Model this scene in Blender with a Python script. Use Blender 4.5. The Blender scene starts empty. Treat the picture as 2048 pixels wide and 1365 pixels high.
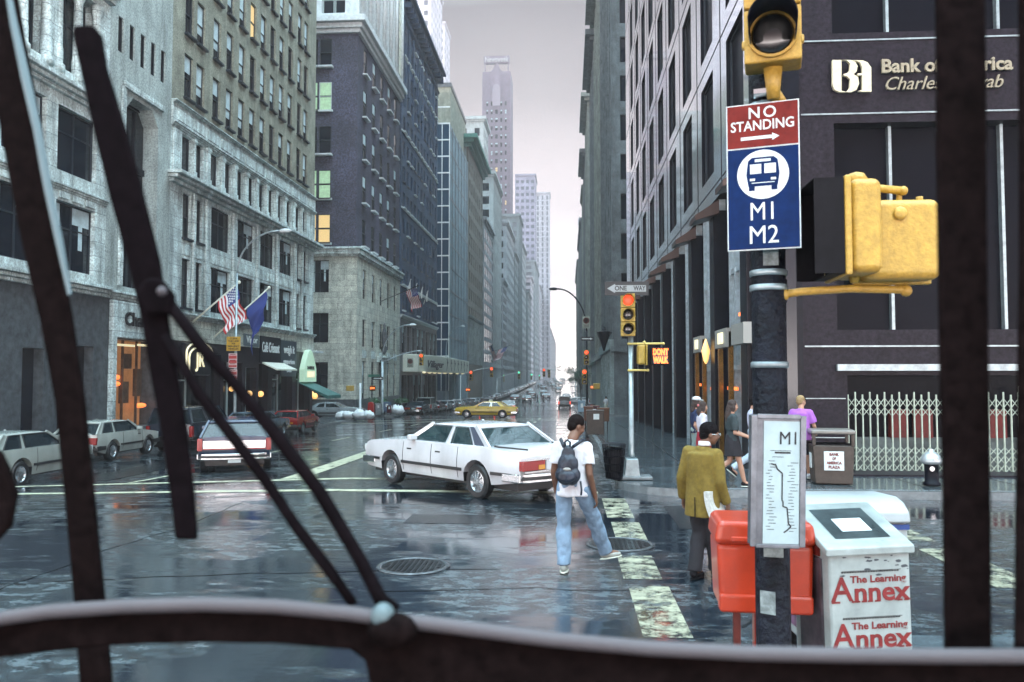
import bpy, bmesh, math, random
from mathutils import Vector, Matrix, noise
R = math.radians
random.seed(7)
scene = bpy.context.scene
col = scene.collection

# ------------------------------------------------------------------ camera
F, VPX, VPY = 1600.0, 1135.0, 755.0
YAW = math.atan((VPX - 1024) / F); PITCH = math.atan((VPY - 682.5) / F)
CAMZ = 2.3
cd = bpy.data.cameras.new('camera'); cam = bpy.data.objects.new('camera', cd); col.objects.link(cam)
scene.camera = cam
cd.sensor_width = 36.0; cd.lens = 36.0 * F / 2048.0
cd.clip_start = 0.05; cd.clip_end = 6000
cam.location = (0, 0, CAMZ)
cam.rotation_euler = (R(90) + PITCH, 0, YAW)
cd.dof.use_dof = True; cd.dof.focus_distance = 14.0; cd.dof.aperture_fstop = 4.2
MW = Matrix.Rotation(YAW, 3, 'Z') @ Matrix.Rotation(R(90) + PITCH, 3, 'X')
def ray(x, y):
    return MW @ Vector(((x - 1024) / F, -(y - 682.5) / F, -1))
def PY(x, y, Y):
    "point on the vertical plane Y"
    d = ray(x, y); return Vector((0, 0, CAMZ)) + d * (Y / d.y)
def PX(x, y, X):
    d = ray(x, y); return Vector((0, 0, CAMZ)) + d * (X / d.x)
def proj(p):
    v = MW.transposed() @ (Vector(p) - Vector((0, 0, CAMZ)))
    if v.z > -0.05: return None
    return (1024 + F * v.x / -v.z, 682.5 - F * v.y / -v.z, -v.z)

# ------------------------------------------------------------------ world, sun, exposure
w = bpy.data.worlds.new('World'); scene.world = w; w.use_nodes = True
nt = w.node_tree; N = nt.nodes; L = nt.links; N.clear()
out = N.new('ShaderNodeOutputWorld'); bg = N.new('ShaderNodeBackground'); L.new(bg.outputs[0], out.inputs[0])
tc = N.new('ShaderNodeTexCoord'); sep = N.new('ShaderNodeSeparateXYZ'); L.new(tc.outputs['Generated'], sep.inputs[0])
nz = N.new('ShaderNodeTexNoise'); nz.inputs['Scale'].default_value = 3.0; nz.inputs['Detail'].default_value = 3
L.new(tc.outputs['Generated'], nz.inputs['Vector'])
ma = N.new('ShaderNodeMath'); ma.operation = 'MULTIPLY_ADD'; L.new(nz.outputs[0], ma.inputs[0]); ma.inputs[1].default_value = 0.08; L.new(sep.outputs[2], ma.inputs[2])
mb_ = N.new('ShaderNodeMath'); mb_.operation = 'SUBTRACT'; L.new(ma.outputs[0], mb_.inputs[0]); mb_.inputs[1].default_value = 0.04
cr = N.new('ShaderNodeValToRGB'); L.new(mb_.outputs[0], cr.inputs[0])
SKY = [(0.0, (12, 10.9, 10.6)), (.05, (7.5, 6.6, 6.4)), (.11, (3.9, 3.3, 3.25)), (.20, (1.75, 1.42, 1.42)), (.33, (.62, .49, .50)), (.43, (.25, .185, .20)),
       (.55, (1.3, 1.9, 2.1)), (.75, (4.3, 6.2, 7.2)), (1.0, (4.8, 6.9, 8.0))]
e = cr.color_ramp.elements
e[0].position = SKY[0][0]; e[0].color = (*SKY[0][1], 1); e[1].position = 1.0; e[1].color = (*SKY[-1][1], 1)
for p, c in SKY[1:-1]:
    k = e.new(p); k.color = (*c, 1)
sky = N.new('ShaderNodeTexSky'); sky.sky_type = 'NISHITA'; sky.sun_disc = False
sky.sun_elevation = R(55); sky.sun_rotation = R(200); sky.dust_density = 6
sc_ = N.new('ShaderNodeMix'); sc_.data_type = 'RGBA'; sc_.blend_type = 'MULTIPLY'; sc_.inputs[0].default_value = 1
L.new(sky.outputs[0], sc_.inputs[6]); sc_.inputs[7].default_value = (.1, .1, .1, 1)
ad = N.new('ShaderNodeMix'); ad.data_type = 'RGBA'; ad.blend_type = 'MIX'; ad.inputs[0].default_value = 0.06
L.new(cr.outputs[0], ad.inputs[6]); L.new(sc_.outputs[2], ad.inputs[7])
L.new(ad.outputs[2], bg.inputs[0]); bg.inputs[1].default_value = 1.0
sd = bpy.data.lights.new('sun', 'SUN'); sd.energy = 0.6; sd.angle = R(25); sd.color = (1, .98, .94)
so = bpy.data.objects.new('sun', sd); col.objects.link(so); so.rotation_euler = (R(35), 0, R(200 - 180 + 40))
scene.view_settings.view_transform = 'Standard'; scene.view_settings.look = 'None'
scene.view_settings.exposure = 0.15; scene.view_settings.gamma = 1.0
scene.render.engine = 'CYCLES'
cy = scene.cycles
cy.max_bounces = 6; cy.diffuse_bounces = 1; cy.glossy_bounces = 3; cy.transmission_bounces = 4; cy.transparent_max_bounces = 12; cy.volume_bounces = 0
cy.caustics_reflective = False; cy.caustics_refractive = False; cy.use_denoising = True; cy.sample_clamp_indirect = 4

# ------------------------------------------------------------------ materials
MATS = {}
def mat(name, base, rough=.6, metal=0., spec=.5, noise_s=None, amt=.25, bump=0., bscale=None, stretch=(1, 1, 1), coat=0., emit=None, es=1., alpha=None, dirt=None, trans=0., ashlar=None, speck=None):
    if name in MATS: return MATS[name]
    m = bpy.data.materials.new(name); m.use_nodes = True; MATS[name] = m
    n = m.node_tree.nodes; l = m.node_tree.links; b = n['Principled BSDF']
    b.inputs['Base Color'].default_value = (*base, 1); b.inputs['Roughness'].default_value = rough
    b.inputs['Metallic'].default_value = metal; b.inputs['Specular IOR Level'].default_value = spec
    b.inputs['Coat Weight'].default_value = coat; b.inputs['Coat Roughness'].default_value = .04
    b.inputs['Transmission Weight'].default_value = trans
    if emit: b.inputs['Emission Color'].default_value = (*emit, 1); b.inputs['Emission Strength'].default_value = es
    if alpha is not None: b.inputs['Alpha'].default_value = alpha
    if noise_s or bump:
        g = n.new('ShaderNodeTexCoord'); mp = n.new('ShaderNodeMapping'); mp.inputs['Scale'].default_value = stretch
        l.new(g.outputs['Object'], mp.inputs[0])
    if noise_s:
        t = n.new('ShaderNodeTexNoise'); t.inputs['Scale'].default_value = noise_s; t.inputs['Detail'].default_value = 6; t.inputs['Roughness'].default_value = .65
        l.new(mp.outputs[0], t.inputs['Vector'])
        mr = n.new('ShaderNodeMapRange'); l.new(t.outputs[0], mr.inputs[0]); mr.inputs[1].default_value = .3; mr.inputs[2].default_value = .7
        mr.inputs[3].default_value = 1 - amt; mr.inputs[4].default_value = 1 + amt
        mx = n.new('ShaderNodeMix'); mx.data_type = 'RGBA'; mx.blend_type = 'MULTIPLY'; mx.inputs[0].default_value = 1
        mx.inputs[6].default_value = (*base, 1); l.new(mr.outputs[0], mx.inputs[7])
        last = mx.outputs[2]
        if dirt:   # dark streaks of rain and soot on the surface
            t2 = n.new('ShaderNodeTexNoise'); t2.inputs['Scale'].default_value = 1.1; t2.inputs['Detail'].default_value = 8
            mp2 = n.new('ShaderNodeMapping'); mp2.inputs['Scale'].default_value = (2.2, 2.2, .35); l.new(g.outputs['Object'], mp2.inputs[0]); l.new(mp2.outputs[0], t2.inputs['Vector'])
            r2 = n.new('ShaderNodeMapRange'); l.new(t2.outputs[0], r2.inputs[0]); r2.inputs[1].default_value = .42; r2.inputs[2].default_value = .75; r2.inputs[3].default_value = 0; r2.inputs[4].default_value = dirt
            m2 = n.new('ShaderNodeMix'); m2.data_type = 'RGBA'; l.new(r2.outputs[0], m2.inputs[0]); l.new(last, m2.inputs[6]); m2.inputs[7].default_value = (*(c * .3 for c in base), 1)
            last = m2.outputs[2]
        if speck is None: speck = .45 if noise_s and dirt and rough >= .65 else 0
        if speck:   # fine grain of the surface
            t4 = n.new('ShaderNodeTexNoise'); t4.inputs['Scale'].default_value = 11; t4.inputs['Detail'].default_value = 3; t4.inputs['Roughness'].default_value = .8
            l.new(g.outputs['Object'], t4.inputs['Vector']); r4 = n.new('ShaderNodeMapRange'); l.new(t4.outputs[0], r4.inputs[0]); r4.inputs[1].default_value = .35; r4.inputs[2].default_value = .65; r4.inputs[3].default_value = 1 - speck; r4.inputs[4].default_value = 1 + speck * .6
            m4 = n.new('ShaderNodeMix'); m4.data_type = 'RGBA'; m4.blend_type = 'MULTIPLY'; m4.inputs[0].default_value = 1; l.new(last, m4.inputs[6]); l.new(r4.outputs[0], m4.inputs[7]); last = m4.outputs[2]
        if ashlar:  # masonry joints
            s5 = n.new('ShaderNodeSeparateXYZ'); l.new(g.outputs['Object'], s5.inputs[0]); a5 = n.new('ShaderNodeMath'); l.new(s5.outputs[0], a5.inputs[0]); l.new(s5.outputs[1], a5.inputs[1])
            c5 = n.new('ShaderNodeCombineXYZ'); l.new(a5.outputs[0], c5.inputs[0]); l.new(s5.outputs[2], c5.inputs[1]); t5 = n.new('ShaderNodeTexBrick'); l.new(c5.outputs[0], t5.inputs['Vector'])
            t5.inputs['Scale'].default_value = 1; t5.inputs['Brick Width'].default_value = ashlar[0]; t5.inputs['Row Height'].default_value = ashlar[1]; t5.inputs['Mortar Size'].default_value = .014
            t5.inputs['Color1'].default_value = (1, 1, 1, 1); t5.inputs['Color2'].default_value = (.80, .82, .84, 1); t5.inputs['Mortar'].default_value = (.42, .44, .46, 1)
            m5 = n.new('ShaderNodeMix'); m5.data_type = 'RGBA'; m5.blend_type = 'MULTIPLY'; m5.inputs[0].default_value = 1; l.new(last, m5.inputs[6]); l.new(t5.outputs[0], m5.inputs[7]); last = m5.outputs[2]
        l.new(last, b.inputs['Base Color'])
    if bump:
        t3 = n.new('ShaderNodeTexNoise'); t3.inputs['Scale'].default_value = bscale or 8; t3.inputs['Detail'].default_value = 5; l.new(mp.outputs[0], t3.inputs['Vector'])
        bp = n.new('ShaderNodeBump'); bp.inputs['Strength'].default_value = bump; bp.inputs['Distance'].default_value = .05
        l.new(t3.outputs[0], bp.inputs['Height']); l.new(bp.outputs[0], b.inputs['Normal'])
    return m
def glassmat(name, tint=(.02, .03, .04), see=.0, rough=.06, bump=.03, bscale=.8, spec=.8):
    "dark reflecting window glass, see = how much of what is behind shows"
    if name in MATS: return MATS[name]
    m = mat(name, tint, rough, 0, spec, bump=bump, bscale=bscale)
    if see:
        n = m.node_tree.nodes; l = m.node_tree.links; b = n['Principled BSDF']; o = n['Material Output']
        tr = n.new('ShaderNodeBsdfTransparent'); tr.inputs[0].default_value = (.75, .88, .88, 1)
        mx = n.new('ShaderNodeMixShader'); mx.inputs[0].default_value = see
        l.new(b.outputs[0], mx.inputs[1]); l.new(tr.outputs[0], mx.inputs[2]); l.new(mx.outputs[0], o.inputs[0])
    return m
def brickmat(name, c1, c2, mortar, scale=1.0):
    m = bpy.data.materials.new(name); m.use_nodes = True; MATS[name] = m
    n = m.node_tree.nodes; l = m.node_tree.links; b = n['Principled BSDF']; b.inputs['Roughness'].default_value = .75
    g = n.new('ShaderNodeTexCoord'); s = n.new('ShaderNodeSeparateXYZ'); l.new(g.outputs['Object'], s.inputs[0])
    a = n.new('ShaderNodeMath'); a.operation = 'ADD'; l.new(s.outputs[0], a.inputs[0]); l.new(s.outputs[1], a.inputs[1])
    cb = n.new('ShaderNodeCombineXYZ'); l.new(a.outputs[0], cb.inputs[0]); l.new(s.outputs[2], cb.inputs[1])
    t = n.new('ShaderNodeTexBrick'); l.new(cb.outputs[0], t.inputs['Vector']); t.inputs['Scale'].default_value = scale
    t.inputs['Color1'].default_value = (*c1, 1); t.inputs['Color2'].default_value = (*c2, 1); t.inputs['Mortar'].default_value = (*mortar, 1)
    t.inputs['Brick Width'].default_value = .3; t.inputs['Row Height'].default_value = .1; t.inputs['Mortar Size'].default_value = .012; t.inputs['Bias'].default_value = .2
    t2 = n.new('ShaderNodeTexNoise'); t2.inputs['Scale'].default_value = .35; t2.inputs['Detail'].default_value = 7; l.new(g.outputs['Object'], t2.inputs['Vector'])
    mr = n.new('ShaderNodeMapRange'); l.new(t2.outputs[0], mr.inputs[0]); mr.inputs[1].default_value = .3; mr.inputs[2].default_value = .7; mr.inputs[3].default_value = .6; mr.inputs[4].default_value = 1.5
    mx = n.new('ShaderNodeMix'); mx.data_type = 'RGBA'; mx.blend_type = 'MULTIPLY'; mx.inputs[0].default_value = 1; l.new(t.outputs[0], mx.inputs[6]); l.new(mr.outputs[0], mx.inputs[7])
    t6 = n.new('ShaderNodeTexNoise'); t6.inputs['Scale'].default_value = 9; t6.inputs['Detail'].default_value = 4; l.new(g.outputs['Object'], t6.inputs['Vector']); r6 = n.new('ShaderNodeMapRange'); l.new(t6.outputs[0], r6.inputs[0]); r6.inputs[1].default_value = .35; r6.inputs[2].default_value = .65; r6.inputs[3].default_value = .4; r6.inputs[4].default_value = 1.6
    m6 = n.new('ShaderNodeMix'); m6.data_type = 'RGBA'; m6.blend_type = 'MULTIPLY'; m6.inputs[0].default_value = 1; l.new(mx.outputs[2], m6.inputs[6]); l.new(r6.outputs[0], m6.inputs[7]); l.new(m6.outputs[2], b.inputs['Base Color'])
    return m

STONE = mat('pale limestone', (.68, .80, .79), .7, noise_s=1.6, amt=.35, dirt=.9, bump=.25, bscale=5, ashlar=(1.4, .62))
STONE2 = mat('grey limestone', (.25, .31, .31), .7, noise_s=1.3, amt=.3, dirt=.7, bump=.25, bscale=6)
TAN = mat('grey tan masonry', (.27, .28, .225), .8, noise_s=1.1, amt=.35, dirt=.5, bump=.5, bscale=14)
CORNER = mat('sandy stone base', (.60, .63, .55), .75, noise_s=1.4, amt=.28, dirt=.6, bump=.3, bscale=9, ashlar=(1.3, .55))
BRICK = brickmat('violet brown brick', (.040, .034, .058), (.028, .030, .062), (.055, .056, .08))
DBRICK = brickmat('blue grey brick', (.016, .042, .09), (.013, .036, .085), (.035, .06, .11))
REDB = brickmat('dull red brick', (.12, .075, .07), (.10, .065, .065), (.13, .11, .11))
GRANITE = mat('dark granite', (.017, .0135, .020), .35, spec=.12, noise_s=9, amt=.6, bump=.08, bscale=20, dirt=.4)
GRANITE2 = mat('polished blue granite', (.075, .085, .095), .3, spec=.3, noise_s=3, amt=.5, bump=.08, bscale=8)
PANEL = mat('polished pale panel', (.80, .79, .82), .07, metal=.9, noise_s=.7, amt=.12, bump=.015, bscale=.6)
DARKMET = mat('dark bronze metal', (.004, .005, .010), .3, spec=.14, metal=.0, noise_s=4, amt=.4)
BLACK = mat('black rubber', (.007, .006, .008), .6, spec=.15, noise_s=10, amt=.4)
WIN = glassmat('dark window glass', (.004, .008, .016), 0, .07, .06, .9, spec=.38)
WINB = glassmat('blue window glass', (.012, .045, .085), 0, .06, .05, .7)
WINH = mat('haze paled window glass', (.10, .11, .14), .3)  # paler glass colour imitates distance haze over the far windows
WINDK = mat('black window glass', (.004, .004, .008), .3, spec=.06)
FRAME = mat('dark window frame', (.010, .016, .024), .5)
FRAMEL = mat('pale window frame', (.42, .50, .50), .5)
SILL = mat('white stone sill', (.58, .64, .66), .6, noise_s=3, amt=.2)
BLIND_REFL = mat('blind and painted pane reflection', (.46, .58, .62), .8, noise_s=2, amt=.3)  # blinds; the pale blue colour also imitates sky reflected in upper panes
WARM = mat('warm lit window', (.2, .15, .08), .5, emit=(1.0, .72, .30), es=.75)
GREENLIT = mat('fluorescent lit window', (.2, .3, .2), .5, emit=(.50, .80, .50), es=.5, noise_s=3, amt=.5)
COPPER = mat('green copper', (.03, .16, .13), .55, noise_s=2, amt=.35)
WHITE = mat('white paint', (.78, .80, .80), .4, noise_s=5, amt=.08, dirt=.15)
CREAM = mat('cream paint', (.70, .72, .62), .5, noise_s=5, amt=.1)
YEL = mat('yellow signal paint', (.56, .33, .055), .42, noise_s=30, amt=.14, bump=.2, bscale=60, coat=.1, speck=.15)
YELO = mat('dull yellow signal paint', (.36, .24, .035), .45, noise_s=10, amt=.3)
STEEL = mat('galvanised steel', (.30, .36, .38), .35, metal=.6, noise_s=6, amt=.3)
CHROME = mat('chrome', (.75, .78, .80), .12, metal=1)
RUST = mat('grimy dark pole paint', (.006, .007, .012), .45, noise_s=7, amt=.9, bump=.6, bscale=26, spec=.15)
REDP = mat('red enamel', (.36, .018, .014), .3, coat=.5, noise_s=4, amt=.15)
SIGNRED = mat('brick red sign', (.19, .020, .016), .5, spec=.15, noise_s=12, amt=.25)
SIGNBLUE = mat('blue sign', (.001, .017, .085), .5, spec=.12, noise_s=12, amt=.25)
SIGNWHITE = mat('white sign lettering', (.72, .78, .78), .45, noise_s=30, amt=.15)
SIGNBLACK = mat('black sign lettering', (.012, .013, .016), .5)
LRED = mat('lit red lens', (.5, .03, .01), .3, emit=(1, .075, .025), es=1.5)
LREDX = mat('far lit red lens', (.8, .05, .02), .3, emit=(1, .07, .025), es=2.6)
LORG = mat('lit orange lens', (.8, .2, .02), .3, emit=(1, .22, .03), es=1.6)
LGRN = mat('lit green lens', (.02, .5, .3), .3, emit=(.1, 1, .55), es=2.5)
LAMPW = mat('lit warm lamp', (.8, .6, .3), .3, emit=(1, .52, .14), es=1.3)
LAMPO = mat('lit orange neon', (.8, .3, .1), .3, emit=(1, .20, .04), es=1.6)
LAMPC = mat('lit pale neon', (.8, .8, .6), .3, emit=(1, .85, .5), es=.7)
LENSD = mat('dark lens', (.012, .012, .012), .15, coat=.5)

# ------------------------------------------------------------------ mesh helpers
class MB:
    def __init__(s): s.v = []; s.f = []; s.m = []; s.cur = 0
    def mi(s, m):
        s.cur = m; return s
    def add(s, vs, fs, m=None):
        k = len(s.v); s.v += [tuple(p) for p in vs]; s.f += [tuple(i + k for i in f) for f in fs]; s.m += [s.cur if m is None else m] * len(fs); return s
    def box(s, x0, x1, y0, y1, z0, z1, m=None):
        return s.add([(x0, y0, z0), (x1, y0, z0), (x1, y1, z0), (x0, y1, z0), (x0, y0, z1), (x1, y0, z1), (x1, y1, z1), (x0, y1, z1)],
                     [(0, 3, 2, 1), (4, 5, 6, 7), (0, 1, 5, 4), (1, 2, 6, 5), (2, 3, 7, 6), (3, 0, 4, 7)], m)
    def cbox(s, c, d, m=None):
        return s.box(c[0] - d[0] / 2, c[0] + d[0] / 2, c[1] - d[1] / 2, c[1] + d[1] / 2, c[2] - d[2] / 2, c[2] + d[2] / 2, m)
    def quad(s, a, b, c, d, m=None): return s.add([a, b, c, d], [(0, 1, 2, 3)], m)
    def tube(s, p0, p1, r0, r1=None, n=12, m=None, cap=True):
        p0 = Vector(p0); p1 = Vector(p1); r1 = r0 if r1 is None else r1
        d = (p1 - p0).normalized(); a = d.orthogonal().normalized(); b = d.cross(a)
        vs = []
        for p, r in ((p0, r0), (p1, r1)):
            for i in range(n):
                t = 2 * math.pi * i / n; vs.append(p + (a * math.cos(t) + b * math.sin(t)) * r)
        fs = [(i, (i + 1) % n, n + (i + 1) % n, n + i) for i in range(n)]
        if cap: fs += [tuple(range(n - 1, -1, -1)), tuple(range(n, 2 * n))]
        return s.add(vs, fs, m)
    def path(s, pts, r, n=8, m=None):
        pts = [Vector(p) for p in pts]; rs = r if isinstance(r, (list, tuple)) else [r] * len(pts)
        vs = []; up = None
        for i, p in enumerate(pts):
            d = (pts[min(i + 1, len(pts) - 1)] - pts[max(i - 1, 0)]).normalized()
            if up is None: up = d.orthogonal().normalized()
            up = (up - d * up.dot(d)).normalized(); b = d.cross(up)
            for k in range(n):
                t = 2 * math.pi * k / n; vs.append(p + (up * math.cos(t) + b * math.sin(t)) * rs[i])
        fs = []
        for i in range(len(pts) - 1):
            for k in range(n):
                a = i * n + k; b2 = i * n + (k + 1) % n; fs.append((a, b2, b2 + n, a + n))
        fs += [tuple(range(n - 1, -1, -1)), tuple(range((len(pts) - 1) * n, len(pts) * n))]
        return s.add(vs, fs, m)
    def bar(s, p0, p1, w, h, up=(0, 0, 1), m=None):
        p0 = Vector(p0); p1 = Vector(p1); d = (p1 - p0).normalized(); up = Vector(up); a = d.cross(up).normalized(); b = a.cross(d).normalized()
        vs = []
        for p in (p0, p1):
            for i, j in ((-1, -1), (1, -1), (1, 1), (-1, 1)): vs.append(p + a * i * w / 2 + b * j * h / 2)
        return s.add(vs, [(0, 3, 2, 1), (4, 5, 6, 7), (0, 1, 5, 4), (1, 2, 6, 5), (2, 3, 7, 6), (3, 0, 4, 7)], m)
    def lathe(s, prof, n=20, c=(0, 0, 0), m=None, sx=1, sy=1):
        vs = []; c = Vector(c)
        for r, z in prof:
            for k in range(n):
                t = 2 * math.pi * k / n; vs.append(c + Vector((r * math.cos(t) * sx, r * math.sin(t) * sy, z)))
        fs = []
        for i in range(len(prof) - 1):
            for k in range(n):
                a = i * n + k; b = i * n + (k + 1) % n; fs.append((a, b, b + n, a + n))
        fs += [tuple(range(n - 1, -1, -1)), tuple(range((len(prof) - 1) * n, len(prof) * n))]
        return s.add(vs, fs, m)
    def ell(s, c, r, n=12, rot=None, m=None):
        c = Vector(c); vs = []; h = n // 2 + 1
        if not isinstance(r, (list, tuple)): r = (r, r, r)
        for i in range(1, h):
            ph = math.pi * i / h
            for k in range(n):
                t = 2 * math.pi * k / n
                p = Vector((r[0] * math.sin(ph) * math.cos(t), r[1] * math.sin(ph) * math.sin(t), -r[2] * math.cos(ph)))
                vs.append(c + (rot @ p if rot else p))
        lo = Vector((0, 0, -r[2])); hi = Vector((0, 0, r[2]))
        vs += [c + (rot @ lo if rot else lo), c + (rot @ hi if rot else hi)]
        fs = []; q = h - 2
        for i in range(q):
            for k in range(n): fs.append((i * n + k, i * n + (k + 1) % n, (i + 1) * n + (k + 1) % n, (i + 1) * n + k))
        for k in range(n):
            fs.append((len(vs) - 2, (k + 1) % n, k)); fs.append((q * n + k, q * n + (k + 1) % n, len(vs) - 1))
        return s.add(vs, fs, m)
    def cap(s, p0, p1, r0, r1, n=12, m=None):
        "rounded limb between two joints"
        s.tube(p0, p1, r0, r1, n, m); s.ell(p0, r0 * 1.0, n, None, m); s.ell(p1, r1 * 1.0, n, None, m); return s
    def prism(s, poly, y0, y1, ax='y', m=None):
        "polygon in (u, z) extruded along the axis"
        n = len(poly)
        def P(u, z, t): return (u, t, z) if ax == 'y' else ((t, u, z) if ax == 'x' else (u, z, t))
        vs = [P(u, z, y0) for u, z in poly] + [P(u, z, y1) for u, z in poly]
        fs = [tuple(range(n)), tuple(range(2 * n - 1, n - 1, -1))] + [(i, i + n, (i + 1) % n + n, (i + 1) % n) for i in range(n)]
        return s.add(vs, fs, m)
    def xf(s, M, k0=0):
        for i in range(k0, len(s.v)): s.v[i] = tuple(M @ Vector(s.v[i]))
        return s
    def join(s, mesh, M=None, m=0):
        vs = [(M @ v.co) if M else v.co for v in mesh.vertices]
        return s.add(vs, [tuple(p.vertices) for p in mesh.polygons], m)
    def mesh(s, name, mats, smooth=False, normals=True):
        me = bpy.data.meshes.new(name); me.from_pydata(s.v, [], s.f)
        for x in (mats if isinstance(mats, (list, tuple)) else [mats]): me.materials.append(x)
        me.polygons.foreach_set('material_index', s.m)
        if smooth: me.polygons.foreach_set('use_smooth', [True] * len(s.f))
        me.update()
        if normals:
            bm = bmesh.new(); bm.from_mesh(me); bmesh.ops.recalc_face_normals(bm, faces=bm.faces); bm.to_mesh(me); bm.free()
        return me
def link(name, me, parent=None, loc=None, rot=None):
    o = bpy.data.objects.new(name, me); col.objects.link(o)
    if parent is not None: o.parent = parent
    if loc is not None: o.location = loc
    if rot is not None: o.rotation_euler = rot
    return o
def part(parent, name, mb, mats, smooth=False, bevel=0, label=None, kind=None, seg=2, autos=False):
    me = mb.mesh(name, mats, smooth)
    o = link(name, me, parent)
    if bevel:
        b = o.modifiers.new('bevel', 'BEVEL'); b.width = bevel; b.segments = seg; b.limit_method = 'ANGLE'; b.angle_limit = R(35)
        me.polygons.foreach_set('use_smooth', [True] * len(me.polygons)); b.harden_normals = True
    if label: o['label'] = label
    if kind: o['kind'] = kind
    return o
def thing(name, label, cat, loc=(0, 0, 0), rz=0, group=None):
    o = bpy.data.objects.new(name, None); col.objects.link(o); o.location = loc; o.rotation_euler = (0, 0, rz); o.empty_display_size = .2
    o['label'] = label; o['category'] = cat
    if group: o['group'] = group
    return o
def solo(name, mb, mats, label, cat, group=None, loc=(0, 0, 0), rz=0, **k):
    o = part(None, name, mb, mats, **k); o.location = loc; o.rotation_euler = (0, 0, rz); o['label'] = label; o['category'] = cat
    if group: o['group'] = group
    return o
def struct(name, mb, mats, **k):
    o = part(None, name, mb, mats, **k); o['kind'] = 'structure'; return o
def dup(root, loc, rz=None, label=None, group=None):
    r = root.copy(); col.objects.link(r); r.location = loc
    if rz is not None: r.rotation_euler = (0, 0, rz)
    if label: r['label'] = label
    if group: r['group'] = group
    for ch in list(root.children):
        c = ch.copy(); col.objects.link(c); c.parent = r
        for g in list(ch.children):
            d = g.copy(); col.objects.link(d); d.parent = c
    return r
TXT = {}
def textmesh(s, size=1.0, ext=.01, off=0.0, sp=1.0, shear=0, width=None):
    "text as a mesh in the x-z plane, facing -y, centred; width squeezes it to that width"
    key = (s, size, ext, off, sp, shear, width)
    if key in TXT: return TXT[key]
    c = bpy.data.curves.new('t', 'FONT'); c.body = s; c.size = size; c.extrude = ext; c.offset = off; c.space_character = sp; c.shear = shear
    c.align_x = 'CENTER'; c.align_y = 'CENTER'; c.resolution_u = 3
    o = bpy.data.objects.new('t', c); col.objects.link(o)
    bpy.context.view_layer.update()
    me = bpy.data.meshes.new_from_object(o.evaluated_get(bpy.context.evaluated_depsgraph_get()))
    bpy.data.objects.remove(o); bpy.data.curves.remove(c)
    me.transform(Matrix.Rotation(R(90), 4, 'X'))
    if width and len(me.vertices):
        xs = [v.co.x for v in me.vertices]; k = width / (max(xs) - min(xs)); me.transform(Matrix.Diagonal((k, 1, 1, 1)))
    TXT[key] = me
    return me
def text(mb, s, x, y, z, size, m=0, **k):
    mb.join(textmesh(s, size, **k), Matrix.Translation((x, y, z)), m); return mb

# ground profile along the avenue
GP = [(-60, 0), (15, 0), (28, -.12), (40, -.4), (52, -.68), (64, -1.0), (84, -1.6), (110, -2.2), (150, -2.75), (190, -2.8), (250, -2.3), (330, -1.3), (450, .1), (600, 1.0), (800, 1.7), (1500, 2.0), (3000, 2.0)]
def gz(Y, x=0.0):
    lat = -.42 * min(1, max(0, (-x - 5) / 10.)) * min(1, max(0, (Y - 12) / 8.)) * min(1, max(.1, 1 - (Y - 52) / 25.))
    return gz0(Y) + lat
def gz0(Y):
    for (a, za), (b, zb) in zip(GP, GP[1:]):
        if Y <= b:
            return za + (zb - za) * max(0, (Y - a)) / (b - a)
    return 2.0

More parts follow.
